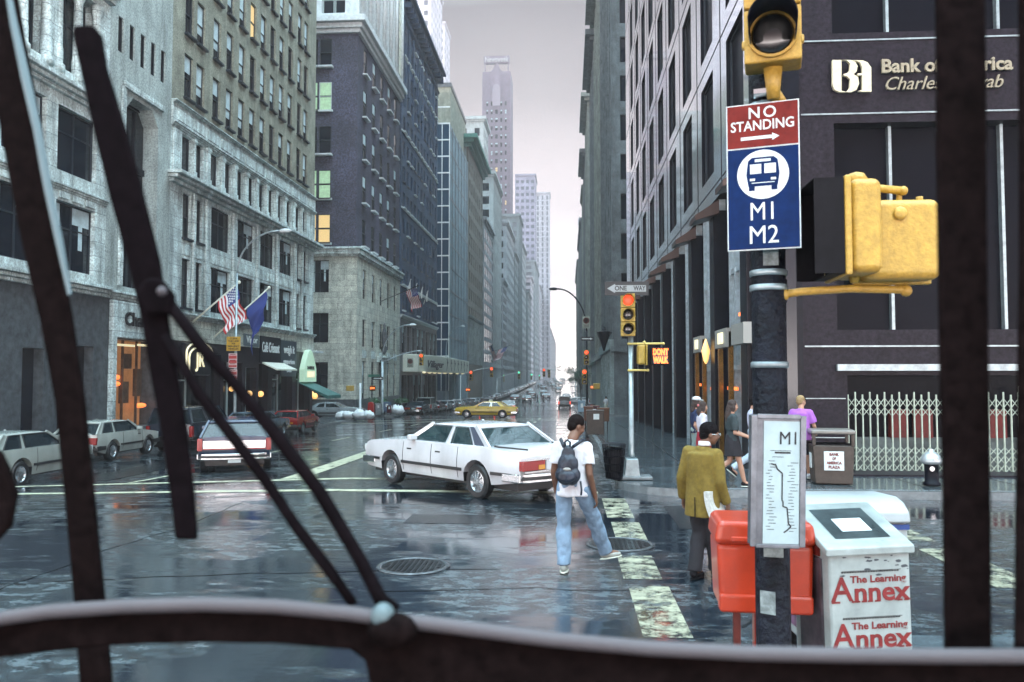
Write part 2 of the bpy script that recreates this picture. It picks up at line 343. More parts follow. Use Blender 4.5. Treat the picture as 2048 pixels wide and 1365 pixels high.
# windows ------------------------------------------------------------
WM = {}
def winmesh(w_, h, kind):
    key = (round(w_, 2), round(h, 2), kind)
    if key in WM: return WM[key]
    mb = MB(); f = min(.07, w_ * .08)
    lit = {'lit': 2, 'green': 2}.get(kind)
    mats = [FRAMEL if kind in ('pale', 'greenp') else FRAME, WIN, {'lit': WARM, 'green': GREENLIT, 'greenp': GREENLIT}.get(kind, BLIND_REFL), SILL, WINB, WINDK, WINH]
    for a in ((0, f, 0, h), (w_ - f, w_, 0, h), (f, w_ - f, 0, f), (f, w_ - f, h - f, h)):
        mb.box(a[0], a[1], -.05, .04, a[2], a[3], 0)
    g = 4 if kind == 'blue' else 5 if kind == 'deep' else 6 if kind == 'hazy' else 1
    if kind in ('sash', 'blind', 'blind2', 'lit', 'green', 'pale', 'sill', 'sillb', 'silll', 'greenp'):
        mb.box(f, w_ - f, -.03, .035, h * .5 - .03, h * .5 + .03, 0)
        mb.quad((f, .03, f), (w_ - f, .03, f), (w_ - f, .03, h * .5), (f, .03, h * .5), g)
        mb.quad((f, -.005, h * .5), (w_ - f, -.005, h * .5), (w_ - f, -.005, h - f), (f, -.005, h - f), g)
    else:
        mb.quad((f, .0, f), (w_ - f, .0, f), (w_ - f, .0, h - f), (f, .0, h - f), g)
        if kind in ('mull', 'mullc'): mb.box(w_ / 2 - .04, w_ / 2 + .04, -.04, .03, f, h - f, 0); mb.box(f, w_ / 2 - .04, -.035, .03, h * .62, h * .62 + .06, 0); mb.box(w_ / 2 + .04, w_ - f, -.035, .03, h * .62, h * .62 + .06, 0)
    if kind in ('blind', 'sillb'): mb.box(f + .01, w_ - f - .01, -.02, -.01, h * .62, h - f, 2)
    if kind == 'blind2': mb.box(f + .01, w_ - f - .01, .005, .012, h * .3, h * .5 - .03, 2); mb.box(f + .01, w_ - f - .01, -.02, -.01, h * .53, h - f, 2)
    if kind == 'mullc': mb.box(f + .02, w_ * .22, -.012, -.006, f, h - f, 2); mb.box(w_ * .70, w_ * .80, -.012, -.006, h * .35, h - f, 2); mb.box(w_ * .5 + .05, w_ - f - .02, -.02, -.013, h * .72, h - f, 2)
    if lit or kind == 'greenp': mb.box(f + .01, w_ - f - .01, -.02, -.012, h * .53, h - f, 2); mb.box(f + .01, w_ - f - .01, .0, .012, f, h * .47, 2)
    if kind in ('sill', 'sillb', 'silll'): mb.box(-.12, w_ + .12, -.5, .02, -.16, -.002, 3)
    elif kind in ('sash', 'blind', 'blind2', 'lit', 'green'): mb.box(-.08, w_ + .08, -.36, .02, -.12, -.002, 0)
    WM[key] = mb.mesh('window', mats)
    return WM[key]
def frameM(origin, rz): return Matrix.Translation(origin) @ Matrix.Rotation(rz, 4, 'Z')
def facade(mb, M, W, z0, z1, rects, d=.28, m=0, mr=None):
    "wall sheet in the local x-z plane with real openings and reveals (rects: u0,u1,z0,z1)"
    k0 = len(mb.v); mr = m if mr is None else mr
    us = sorted({0, W} | {r[0] for r in rects} | {r[1] for r in rects}); zs = sorted({z0, z1} | {r[2] for r in rects} | {r[3] for r in rects})
    us = [u for u in us if 0 <= u <= W]; zs = [z for z in zs if z0 <= z <= z1]
    for j in range(len(zs) - 1):
        zc = (zs[j] + zs[j + 1]) / 2; row = [r for r in rects if r[2] < zc < r[3]]; i = 0
        while i < len(us) - 1:
            uc = (us[i] + us[i + 1]) / 2
            if any(r[0] < uc < r[1] for r in row): i += 1; continue
            k = i
            while k < len(us) - 1 and not any(r[0] < (us[k] + us[k + 1]) / 2 < r[1] for r in row): k += 1
            mb.quad((us[i], 0, zs[j]), (us[k], 0, zs[j]), (us[k], 0, zs[j + 1]), (us[i], 0, zs[j + 1]), m); i = k
    for a, b, c, e_ in rects:
        mb.quad((a, 0, c), (a, d, c), (a, d, e_), (a, 0, e_), mr); mb.quad((b, d, c), (b, 0, c), (b, 0, e_), (b, d, e_), mr)
        mb.quad((a, 0, c), (b, 0, c), (b, d, c), (a, d, c), mr); mb.quad((a, d, e_), (b, d, e_), (b, 0, e_), (a, 0, e_), mr)
    mb.xf(M, k0)
def place_windows(parent, wins, cap=98):
    "wins: (M, u0, u1, z0, z1, depth, kind). The ones that show largest become parts, the rest one part."
    sc = []
    wr_ = random.Random(11)
    wins = [(q[:6] + ('mullc',)) if (q[6] == 'mull' and wr_.random() < .55) else q for q in wins]
    for M, a, b, c, d_, dp, kind in wins:
        p = [proj(M @ Vector((u, 0, z))) for u in (a, b) for z in (c, d_)]
        if any(q is None for q in p): s = 0
        else:
            x0 = min(q[0] for q in p); x1 = max(q[0] for q in p); y0 = min(q[1] for q in p); y1 = max(q[1] for q in p)
            s = (x1 - x0) * (y1 - y0) if (x1 > 0 and x0 < 2048 and y1 > 0 and y0 < 1365) else 0
        sc.append(s)
    order = sorted(range(len(wins)), key=lambda i: -sc[i]); rest = MB(); rm = None
    restmats = [FRAME, WIN, BLIND_REFL, SILL, WINB, WINDK, WINH]
    for n_, i in enumerate(order):
        M, a, b, c, d_, dp, kind = wins[i]; me = winmesh(b - a, d_ - c, kind)
        T = M @ Matrix.Translation((a, dp, c))
        if n_ < cap and sc[i] > 0:
            o = link('window', me, parent); o.matrix_local = T
        else:
            k = len(rest.v); rest.v += [tuple(T @ v.co) for v in me.vertices]
            for p in me.polygons: rest.f.append(tuple(j + k for j in p.vertices)); rest.m.append(p.material_index)
    if rest.f: part(parent, 'farther_windows', rest, restmats, kind='stuff')
def ledge(mb, M, W, z0, z1, out_, m=0, back=.05, ends=0.0):
    k = len(mb.v); mb.box(-ends, W + ends, -out_, -.002 if back == 0 else back, z0, z1, m); mb.xf(M, k)
def cornice(mb, M, W, z0, z1, out_, m=0, ends=0.0, steps=3):
    for i in range(steps):
        a = z0 + (z1 - z0) * i / steps; b = z0 + (z1 - z0) * (i + 1) / steps - (.0 if i == steps - 1 else .0)
        ledge(mb, M, W, a, b, out_ * (i + 1) / steps, m, .05, ends * (i + 1) / steps)
# ------------------------------------------------------------------ ground
def wet_road():
    m = bpy.data.materials.new('wet asphalt'); m.use_nodes = True; n = m.node_tree.nodes; l = m.node_tree.links; b = n['Principled BSDF']
    g = n.new('ShaderNodeTexCoord')
    def nz(scale, det=6, st=(1, 1, 1), ro=.6, dist=0):
        mp = n.new('ShaderNodeMapping'); mp.inputs['Scale'].default_value = st; l.new(g.outputs['Object'], mp.inputs[0])
        t = n.new('ShaderNodeTexNoise'); t.inputs['Scale'].default_value = scale; t.inputs['Detail'].default_value = det; t.inputs['Roughness'].default_value = ro; t.inputs['Distortion'].default_value = dist
        l.new(mp.outputs[0], t.inputs['Vector']); return t.outputs[0]
    def rng(s, a, b2, c, d):
        r = n.new('ShaderNodeMapRange'); l.new(s, r.inputs[0]); r.inputs[1].default_value = a; r.inputs[2].default_value = b2; r.inputs[3].default_value = c; r.inputs[4].default_value = d; return r.outputs[0]
    def mth(op, a, b2):
        t = n.new('ShaderNodeMath'); t.operation = op
        for i, q in enumerate((a, b2)):
            if isinstance(q, (int, float)): t.inputs[i].default_value = q
            else: l.new(q, t.inputs[i])
        return t.outputs[0]
    puddle = rng(mth('ADD', mth('MULTIPLY', nz(.42, 5, (.7, 1.5, 1), .6, .6), .7), mth('MULTIPLY', nz(2.4, 7, (.5, 1.7, 1), .7), .5)), .555, .63, 0, 1)
    fine = nz(46, 3); med = nz(5.0, 8, (.8, 1.35, 1), .72); track = nz(1.0, 5, (5.5, .10, 1), .7)
    colr = n.new('ShaderNodeValToRGB'); l.new(mth('ADD', mth('MULTIPLY', med, .6), mth('MULTIPLY', fine, .4)), colr.inputs[0])
    e = colr.color_ramp.elements; e[0].position = .46; e[0].color = (.002, .004, .008, 1); e[1].position = .57; e[1].color = (.085, .115, .13, 1)  # pale patches in the asphalt colour imitate sky glare on the wet road
    mx = n.new('ShaderNodeMix'); mx.data_type = 'RGBA'; l.new(puddle, mx.inputs[0]); l.new(colr.outputs[0], mx.inputs[6]); mx.inputs[7].default_value = (.012, .018, .026, 1)
    l.new(mx.outputs[2], b.inputs['Base Color'])
    r1 = mth('ADD', mth('ADD', rng(med, .44, .60, .02, .42), rng(track, .4, .65, -.05, .10)), 0)
    mr = n.new('ShaderNodeMix'); mr.data_type = 'FLOAT'; l.new(puddle, mr.inputs[0]); l.new(r1, mr.inputs[2]); mr.inputs[3].default_value = .035
    l.new(mr.outputs[0], b.inputs['Roughness']); b.inputs['Specular IOR Level'].default_value = .9; b.inputs['Coat Weight'].default_value = .55; b.inputs['Coat Roughness'].default_value = .07
    h = mth('ADD', mth('MULTIPLY', fine, .25), mth('ADD', med, mth('MULTIPLY', track, .8)))
    bp = n.new('ShaderNodeBump'); bp.inputs['Distance'].default_value = .02
    l.new(h, bp.inputs['Height']); l.new(rng(puddle, 0, 1, .38, .05), bp.inputs['Strength']); l.new(bp.outputs[0], b.inputs['Normal']); l.new(bp.outputs[0], b.inputs['Coat Normal'])
    return m
ROAD = wet_road()
PAVE = mat('wet concrete pavement', (.07, .085, .095), .13, noise_s=1.4, amt=.6, bump=.12, bscale=3.5, spec=.7)
KERB = mat('wet granite kerb', (.17, .19, .20), .22, noise_s=5, amt=.3, bump=.2, bscale=12)
def worn(name, c, lo, hi):
    m = mat(name, c, .3, noise_s=6, amt=.3, bump=.2, bscale=14); n = m.node_tree.nodes; l = m.node_tree.links; b = n['Principled BSDF']
    g = n.new('ShaderNodeTexCoord'); t = n.new('ShaderNodeTexNoise'); t.inputs['Scale'].default_value = 3.1; t.inputs['Detail'].default_value = 12; t.inputs['Roughness'].default_value = .78
    l.new(g.outputs['Object'], t.inputs['Vector']); r = n.new('ShaderNodeMapRange'); l.new(t.outputs[0], r.inputs[0]); r.inputs[1].default_value = lo; r.inputs[2].default_value = hi
    l.new(r.outputs[0], b.inputs['Alpha']); return m
PAINT = worn('worn road paint', (.50, .50, .36), .38, .46)
PAINTW = worn('badly worn road paint', (.38, .37, .27), .43, .56)

ys = sorted({-60, -20, 3000, 2000, 1500, 1200, 1000} | set(range(0, 80)) | set(range(80, 260, 5)) | set(range(260, 900, 20)))
mb = MB(); xs = [-1500, -60, -24, -15, -13.75, -12.5, -11.25, -10, -8.75, -7.5, -6.25, -5, 0, 20, 60, 1500]
for y in ys:
    for x in xs: mb.v.append((x, y, gz(y, x)))
for j in range(len(ys) - 1):
    for i in range(len(xs) - 1):
        a = j * len(xs) + i; mb.f.append((a, a + 1, a + 1 + len(xs), a + len(xs))); mb.m.append(0)
me = mb.mesh('road', ROAD, True); o = link('road', me); o['kind'] = 'structure'

def strip(mb, x0, x1, y0, y1, h, step=5., sides=True):
    n = max(1, int((y1 - y0) / step)); k = len(mb.v)
    for i in range(n + 1):
        y = y0 + (y1 - y0) * i / n; z = gz(y, x1 if x1 < 0 else 0)
        mb.v += [(x0, y, z - .3), (x0, y, z + h), (x1, y, z + h), (x1, y, z - .3)]
    for i in range(n):
        a = k + i * 4
        for q in range(3) if sides else (1,): mb.f.append((a + q, a + q + 1, a + q + 5, a + q + 4)); mb.m.append(0 if q == 1 else 1)
    if sides: mb.f += [(k, k + 3, k + 2, k + 1), (k + 4 * n, k + 4 * n + 1, k + 4 * n + 2, k + 4 * n + 3)]; mb.m += [1, 1]
def slab(mb, x0, x1, y0, y1, h, rr):
    "rounded corners: rr maps corner (sx,sy) to a radius"
    pts = []
    for sx, sy, a0 in ((1, 1, 0), (-1, 1, 90), (-1, -1, 180), (1, -1, 270)):
        cx = x1 if sx > 0 else x0; cy_ = y1 if sy > 0 else y0; r = rr.get((sx, sy), 0)
        if r:
            for t in range(0, 91, 10):
                a = R(a0 + t); pts.append((cx - sx * r + r * math.cos(a), cy_ - sy * r + r * math.sin(a)))
        else: pts.append((cx, cy_))
    n = len(pts); vs = [(x, y, gz(y, x) - .3) for x, y in pts] + [(x, y, gz(y, x) + h) for x, y in pts]
    mb.add(vs, [tuple(range(n, 2 * n))], 0); k = len(mb.v) - 2 * n
    # kerb stone band along the edge
    for i in range(n): mb.f.append((k + i, k + (i + 1) % n, k + n + (i + 1) % n, k + n + i)); mb.m.append(1)
def pavement(rects, slabs):
    mb = MB()
    for r in rects: strip(mb, *r, .15)
    for s_ in slabs: slab(mb, *s_[:4], .15, s_[4])
    o = struct('pavement', mb, [PAVE, KERB])
pavement([(1.0, 9, 18.7, 63)], [(1.0, 45, 15.7, 18.7, {(-1, -1): 1.6})])
pavement([], [(1.25, 45, -30, 7.0, {(-1, 1): 1.5})])
pavement([(-24, -17.2, 22, 62.8)], [(-80, -17.2, 19, 22, {(1, -1): 2.2}), (-80, -17.2, 62.8, 65.8, {(1, 1): 2.5})])
pavement([(-24, -17.2, 75.8, 142)], [(-80, -17.2, 72.8, 75.8, {(1, -1): 2.5})])
pavement([(1.0, 9, 79, 142)], [(1.0, 45, 76, 79, {(-1, -1): 1.5})])
for y0 in (158, 240, 322, 404, 490, 580):
    pavement([(-24, -17.2, y0, y0 + 66), (1.0, 9, y0, y0 + 66)], [])
pavement([(-24, -17.2, 680, 1500), (1.0, 9, 680, 1500)], [])
# pavement joints
mb = MB()
def gstrip(mb, x0, x1, y0, y1, dz, m=0, step=1.):
    n = max(1, math.ceil(abs(y1 - y0) / step)); dz += .002; cuts = sorted({x0, x1} | {c for c in (-15, -13.75, -12.5, -11.25, -10, -8.75, -7.5, -6.25, -5) if x0 < c < x1})
    for xa, xb in zip(cuts, cuts[1:]):
        for i in range(n):
            a = y0 + (y1 - y0) * i / n; b = y0 + (y1 - y0) * (i + 1) / n
            mb.quad((xa, a, gz(a, xa) + dz), (xb, a, gz(a, xb) + dz), (xb, b, gz(b, xb) + dz), (xa, b, gz(b, xa) + dz), m)
for y in range(20, 62, 2): gstrip(mb, 1.35, 4.45, y, y + .03, .154)
for x in (1.33, 2.9): gstrip(mb, x, x + .03, 17.4, 62, .1545)
for x in range(3, 15, 2): gstrip(mb, x, x + .03, 16.1, 18.9, .154)
for y in (0.5, 2.5, 4.5): gstrip(mb, 1.6, 9, y, y + .03, .154)
for x in (3, 5, 7): gstrip(mb, x, x + .03, -2, 6.6, .1545)
struct('pavement_joint_lines', mb, mat('joint dirt', (.03, .035, .04), .3))
# kerb top stones, paler band along the edges
mb = MB()
gstrip(mb, 1.0, 1.18, 17.4, 62.8, .156); gstrip(mb, -17.38, -17.2, 22, 62, .156); gstrip(mb, -17.38, -17.2, 76, 142, .156); gstrip(mb, 1.0, 1.18, 79, 142, .156)
mb.quad((2.8, 15.7, .15), (30, 15.7, .15), (30, 15.88, .156), (2.8, 15.88, .156))
struct('kerb', mb, KERB)

# road markings
mb = MB()
gstrip(mb, -17.1, .6, 16.05, 16.35, .004); gstrip(mb, -17.1, .6, 18.1, 18.4, .004)
gstrip(mb, -6.75, -6.2, 18.5, 40, .0045, 0); gstrip(mb, -10.5, -10.35, 18.5, 21.0, .0045)
for y in range(26, 60, 9): gstrip(mb, -10.5, -10.35, y, y + 3, .0045)
for y in range(22, 60, 9): gstrip(mb, -2.3, -2.15, y + 4, y + 7, .0045)
gstrip(mb, -17.1, 1.0, 59.5, 60.0, .004); gstrip(mb, -17.1, 1, 64, 64.3, .004)
struct('road_markings', mb, PAINT)
PATCH = mat('newer asphalt patch', (.010, .014, .018), .12, noise_s=9, amt=.6, bump=.12, bscale=40, spec=.6)
mb = MB()
for x0, x1, y0, y1 in ((2.0, 3.6, 9.6, 11.2), (-2.6, -1.2, 12.6, 13.4), (-13, -11.6, 19.5, 26), (-5.2, -4.2, 24, 34), (-1.6, -.4, 22, 31), (1.7, 2.6, 12.4, 14.6)): gstrip(mb, x0, x1, y0, y1, .0025, 0, 1.)
struct('road_patches', mb, PATCH)
mb = MB(); cr_ = random.Random(8)
for sx_, sy_, dx, dy, n_ in ((-9, 8.0, .5, .12, 16), (-6.2, 7, .03, .5, 16), (-3, 15, .5, -.05, 9), (1.6, 7.6, .25, .35, 14), (-2, 8.6, .4, -.03, 8), (-12, 14, .5, .1, 14), (2.4, 13.8, .35, -.1, 9)):
    x, y = sx_, sy_
    for i in range(n_):
        x2 = x + dx + cr_.uniform(-.12, .12); y2 = y + dy + cr_.uniform(-.12, .12); mb.bar((x, y, gz(y, x) + .0035), (x2, y2, gz(y2, x2) + .0035), .016 + cr_.random() * .012, .0012); x, y = x2, y2
struct('road_cracks', mb, mat('black tar line', (.004, .005, .007), .2))
mb = MB()
for a_, b_, o_ in ((7.25, 9.0, 0), (9.3, 10.5, -.03), (11.3, 12.9, .02), (13.3, 15.4, -.02)): gstrip(mb, .66 + o_, 1.10 + o_, a_, b_, .004, 0, .7)
for a_, b_, o_ in ((7.2, 8.8, 0), (9.2, 11.2, .05), (11.7, 15.4, 0)): gstrip(mb, 4.62 + o_, 5.15 + o_, a_, b_, .004, 0, .7)

struct('crosswalk_markings', mb, PAINTW)

def manhole(x, y, r, label):
    t = thing('manhole_cover', label, 'manhole cover', (x, y, gz(y)), 0)
    mb = MB(); mb.lathe([(r + .07, .002), (r + .07, .012), (r + .01, .016), (r + .005, .002)], 40); part(t, 'ring', mb, mat('worn iron ring', (.10, .11, .12), .25, metal=.5, noise_s=9, amt=.6), True)
    mb = MB(); mb.lathe([(r, .002), (r, .011)], 40)
    for i in range(-5, 6):
        for j in range(-5, 6):
            if math.hypot(i, j) < 5.3: mb.box(i * r / 6 - .018, i * r / 6 + .018, j * r / 6 - .018, j * r / 6 + .018, .011, .017)
    part(t, 'lid', mb, mat('wet cast iron', (.05, .055, .06), .22, metal=.7, noise_s=12, amt=.5))
manhole(-1.88, 9.75, .38, 'studded iron manhole cover in the open wet roadway')
manhole(.72, 11.2, .40, 'round iron manhole cover on the crosswalk line by the walking men')

# ------------------------------------------------------------------ building helpers
def W_(o, parent):
    o.matrix_parent_inverse = Matrix.Translation(-parent.location); return o
def bpart(parent, name, mb, mats, **k): return W_(part(parent, name, mb, mats, **k), parent)
_pw = place_windows
def place(parent, wins, cap=98):
    before = {c.name for c in parent.children}
    _pw(parent, wins, cap)
    for c in parent.children:
        if c.name not in before:
            m = c.matrix_basis.copy(); c.matrix_parent_inverse = Matrix.Translation(-parent.location); c.matrix_basis = m
ML = lambda y0, x=-20.0: frameM((x, y0, 0), R(90))        # left side facades, local x = +Y
MRt = lambda y1, x=4.5: frameM((x, y1, 0), R(-90))         # right side facades, local x = -Y
MS = lambda x0, y: frameM((x0, y, 0), 0)                   # south faces
def shell(mb, x0, x1, y0, y1, z1, z0=-5, skip=(), m=0):
    v = [(x0, y0, z0), (x1, y0, z0), (x1, y1, z0), (x0, y1, z0), (x0, y0, z1), (x1, y0, z1), (x1, y1, z1), (x0, y1, z1)]
    for k, f in {'top': (4, 5, 6, 7), 'S': (0, 1, 5, 4), 'E': (1, 2, 6, 5), 'N': (2, 3, 7, 6), 'W': (3, 0, 4, 7)}.items():
        if k not in skip: mb.add([v[i] for i in f], [(0, 1, 2, 3)], m)
def building(name, label, x, y): return thing(name, label, 'building', (x, y, gz(y)))
rnd = random.Random(3)

# ------------------------------------------------------------------ left: classical building with columns
b = building('classical_building', 'soot stained limestone building with columned upper storey, nearest on the left side', -28, 26)
M = ML(19.0); W = 15.3
mb = MB(); shell(mb, -45, -20, 19, 34.3, 46, skip=('E',)); wins = []; rects = []
baysU = [(.9, 3.9), (4.7, 7.7), (8.5, 11.2), (11.9, 14.5)]
for a, c in baysU:
    for z0, z1 in ((6.6, 9.3), (10.5, 13.1), (14.6, 18.2), (20.5, 23.4), (24.6, 27.6)):
        if z0 == 14.6:
            rects.append((a, c, z0, z1)); n = 3; ww = (c - a)
            wins.append((M, a, c, z0, z1, .7, 'mull'))
        else:
            rects.append((a, c, z0, z1)); wins.append((M, a, c, z0, z1, .24, 'mull'))
facade(mb, M, W, 5.9, 14.0, [r for r in rects if r[2] < 14], .28); facade(mb, M, W, 14.0, 19.3, [r for r in rects if r[2] == 14.6], .75); facade(mb, M, W, 19.3, 46, [r for r in rects if r[2] > 19], .28)
bpart(b, 'wall', mb, [STONE])
mb = MB()
for z, h, o_ in ((5.75, .45, .45), (9.7, .25, .18), (13.55, .5, .5), (18.6, .7, .8), (23.9, .3, .25), (28.2, .5, .5)): cornice(mb, M, W, z, z + h, o_)
bpart(b, 'cornice', mb, STONE, bevel=.03)
for a, c in baysU:
    for f_ in (.0, .5, 1.0):
        mb = MB(); u = a + (c - a) * f_; p = M @ Vector((u, .12, 0))
        mb.lathe([(.30, 14.4), (.30, 14.65), (.22, 14.75), (.22, 15.3), (.2, 15.4), (.17, 17.7), (.24, 17.9), (.27, 18.2)], 14, (p.x, p.y, 0))
        bpart(b, 'column', mb, STONE, smooth=True)
for a, c in baysU:
    mb = MB(); k = 0
    for i in range(3): mb.box(a + i * (c - a) / 3 + .1, a + (i + 1) * (c - a) / 3 - .1, -.07, -.004, 9.4, 9.68)
    for i in range(3): mb.box(a + i * (c - a) / 3 + .1, a + (i + 1) * (c - a) / 3 - .1, -.07, -.004, 14.1, 14.5)
    mb.xf(M)
    bpart(b, 'spandrel', mb, STONE, bevel=.02)
place(b, wins)
mb = MB(); rr = [(.6, 4.4, 0, 3.7), (5.2, 9.0, 0, 4.0), (10.2, 11.4, 0, 3.4), (12.3, 14.6, 0, 3.6)]
facade(mb, M, W, -3, 5.75, rr, .5); bpart(b, 'shop_front', mb, [GRANITE2])
mb = MB()
for i in range(24): mb.box(.6, 4.4, .38, .45, .02 + i * .155, .02 + i * .155 + .12)
mb.xf(M); bpart(b, 'roller_shutter', mb, STEEL)
mb = MB()
for a, c, z0, z1 in rr[1:]: mb.box(a, c, .4, .46, z0, z1)
mb.xf(M); bpart(b, 'shop_window', mb, WIN)
mb = MB(); mb.box(.3, 4.7, -.75, 0, 3.95, 4.15); mb.xf(M); bpart(b, 'canopy', mb, STONE)

# ------------------------------------------------------------------ left: plain narrow pale building with lit shop
b = building('narrow_pale_building', 'plain pale narrow building with a glowing orange shop under a white sign', -28, 37)
M = ML(34.3); W = 5.5; mb = MB(); shell(mb, -45, -20, 34.3, 39.8, 47, skip=('E',)); rects = [(1.35, 4.25, 6.4, 15.2)]; wins = []
for i in range(5):
    a = .62 + i * .94; rects.append((a, a + .42, 16.9, 18.5)); wins.append((M, a, a + .42, 16.9, 18.5, .12, 'deep'))
    for z in (21.2, 24.6): rects.append((a, a + .42, z, z + 1.7)); wins.append((M, a, a + .42, z, z + 1.7, .12, 'deep'))
facade(mb, M, W, 5.9, 16.0, [r for r in rects if r[2] < 16], .9); facade(mb, M, W, 16.0, 47, [r for r in rects if r[2] > 16], .16)
k = len(mb.v)
for s_ in (0, 1):   # chamfered head of the tall recess
    x0 = 1.35 if s_ == 0 else 4.25; sg = 1 if s_ == 0 else -1
    mb.add([(x0, -.001, 15.2), (x0 + sg * .6, -.001, 15.2), (x0, -.001, 14.5), (x0, .9, 15.2), (x0 + sg * .6, .9, 15.2), (x0, .9, 14.5)], [(0, 1, 2), (1, 4, 5, 2)])
mb.xf(M, k)
bpart(b, 'wall', mb, [mat('pale painted stucco', (.40, .47, .46), .75, noise_s=1.2, amt=.2, dirt=.7, bump=.2, bscale=4)])
place(b, wins)
mb = MB()
for z in (6.4, 9.4, 12.4): mb.box(1.35, 4.25, .75, .8, z, z + 2.7, 1); mb.box(1.35, 4.25, .65, .85, z + 2.7, z + 3.0, 0)
for u in (2.2, 3.3): mb.box(u, u + .12, .68, .82, 6.4, 15, 0)
mb.xf(M); bpart(b, 'recess_glazing', mb, [DARKMET, WIN])
mb = MB(); cornice(mb, M, W, 5.75, 6.1, .35); k = len(mb.v); mb.box(.95, 1.25, -.12, .0, 6.4, 15.4); mb.box(1.05, 4.6, -.16, 0, 15.4, 15.7); mb.xf(M, k); bpart(b, 'moulding', mb, STONE, bevel=.03)
mb = MB(); facade(mb, M, W, -3, 5.75, [(.75, 4.6, 0, 4.0)], .9); bpart(b, 'shop_front', mb, [GRANITE2])
mb = MB(); mb.box(.7, 4.9, -.22, -.003, 4.05, 5.7); mb.box(.35, .7, -.25, -.003, 0, 5.7); mb.xf(M); bpart(b, 'sign_board', mb, STONE, bevel=.05)
mb = MB(); text(mb, 'Chaness', 2.7, -.26, 4.9, .85, ext=.03, off=.02, width=2.9); mb.xf(M); bpart(b, 'lettering', mb, SIGNBLACK)
mb = MB()
mb.box(.75, 4.6, .85, .88, 0, 4.0)
mb.xf(M); bpart(b, 'lit_shop_window', mb, [mat('lit shop interior', (.3, .15, .07), .5, emit=(.62, .27, .10), es=.32, noise_s=1.2, amt=.6)])
mb = MB(); mb.box(.8, 3.0, .25, .32, 3.72, 3.82); mb.box(3.3, 4.4, .25, .32, 3.78, 3.88); mb.xf(M); bpart(b, 'light_strip', mb, LAMPC)
mb = MB()
for u, z, ww in ((1.3, 2.0, .9), (1.6, 2.3, .5), (3.4, .95, 1.1), (.9, 2.0, .25)): mb.ell((u + ww / 2, .45, z), (ww / 2, .1, .12), 10)
mb.xf(M); bpart(b, 'neon_light', mb, LAMPO)
mb = MB()
for u in (.78, 2.1, 3.3): mb.box(u, u + .08, .3, .4, 0, 4)
for u, z, ww, h in ((1.0, 1.0, .8, .9), (2.3, 1.1, .7, 1.0), (3.5, 1.4, .6, 1.3), (1.2, 2.6, .6, .9), (2.5, 2.7, .7, .7)): mb.box(u, u + ww, .5, .6, z, z + h)
mb.xf(M); bpart(b, 'display_rack', mb, mat('brown shop fittings', (.10, .055, .035), .6, noise_s=3, amt=.5))

# ------------------------------------------------------------------ left: grey office block with stone base
b = building('grey_office_building', 'tan grey office block with rows of double hung windows over a pale stone arcade', -28, 51)
Y0 = 39.8; M = ML(Y0); W = 23.0; mb = MB(); shell(mb, -45, -20, 39.8, 62.8, 47, skip=('E',)); rects = []; wins = []
cols = [(41.1, 42.05), (42.45, 43.4), (44.45, 45.4), (46.2, 47.15), (47.95, 48.9), (49.65, 50.6), (51.35, 52.3), (53.05, 54.0), (54.75, 55.7), (56.5, 57.45), (58.5, 59.45), (59.95, 60.9)]
for r in range(8):
    z = 17.0 + 3.42 * r
    for i, (a, c) in enumerate(cols):
        a -= Y0; c -= Y0; rects.append((a, c, z, z + 2.35)); q = rnd.random()
        wins.append((M, a, c, z, z + 2.35, .16, 'lit' if (r, i) in ((2, 5), (3, 4)) else ('blind' if q < .4 else 'blind2' if q < .75 else 'sash')))  # raised share of pale blinds stands in for reflections in the panes
facade(mb, M, W, 16.3, 47, rects, .2)
bpart(b, 'wall', mb, [TAN])
mb = MB(); rects = []
for a, c in cols: rects.append((a - Y0 - .1, c - Y0 + .1, 12.95, 15.0)); wins.append((M, a - Y0 - .1, c - Y0 + .1, 12.95, 15.0, .26, 'plain'))
bays = [(41.2, 42.1), (42.6, 43.45), (44.5, 47.1), (48, 50.8), (51.6, 54.3), (55.1, 57.9), (58.7, 59.55), (60.15, 61.2)]
for a, c in bays:
    for z0, z1 in ((5.95, 8.5), (9.6, 11.95)):
        rects.append((a - Y0, c - Y0, z0, z1)); wins.append((M, a - Y0, c - Y0, z0, z1, .2, 'mull' if c - a > 1.5 else 'sash'))
facade(mb, M, W, 5.65, 16.3, rects, .24)
bpart(b, 'stone_base', mb, [STONE])
place(b, wins)
mb = MB(); cornice(mb, M, W, 12.2, 12.75, .75, 0, .3); cornice(mb, M, W, 15.1, 15.35, .25); ledge(mb, M, W, 15.35, 16.25, .1); cornice(mb, M, W, 16.25, 16.45, .3); cornice(mb, M, W, 5.35, 5.65, .3)
bpart(b, 'cornice', mb, STONE, bevel=.025)
for i in range(13):     # raised tablets of the frieze
    mb = MB(); a = .5 + i * 1.72; mb.box(a, a + 1.35, -.14, -.09, 15.5, 16.1); mb.xf(M); bpart(b, 'frieze_tablet', mb, STONE, bevel=.015)
edges = [0.15] + [((cols[i][1] + cols[i + 1][0]) / 2 - Y0) for i in range(len(cols) - 1)] + [W - .9]
for i, u in enumerate(edges):
    ww = .34 if i in (1, 11) else (.9 if i in (0, 12) else .52); mb = MB()
    if i in (0, 12): mb.box(u, u + ww - .1, -.1, -.002, 12.8, 15.05)
    else: mb.box(u - ww / 2, u + ww / 2, -.16, -.002, 12.8, 13.3); mb.box(u - ww / 2 + .06, u + ww / 2 - .06, -.12, -.002, 13.3, 14.8); mb.box(u - ww / 2, u + ww / 2, -.16, -.002, 14.8, 15.05)
    mb.xf(M); bpart(b, 'pilaster', mb, STONE, bevel=.02)
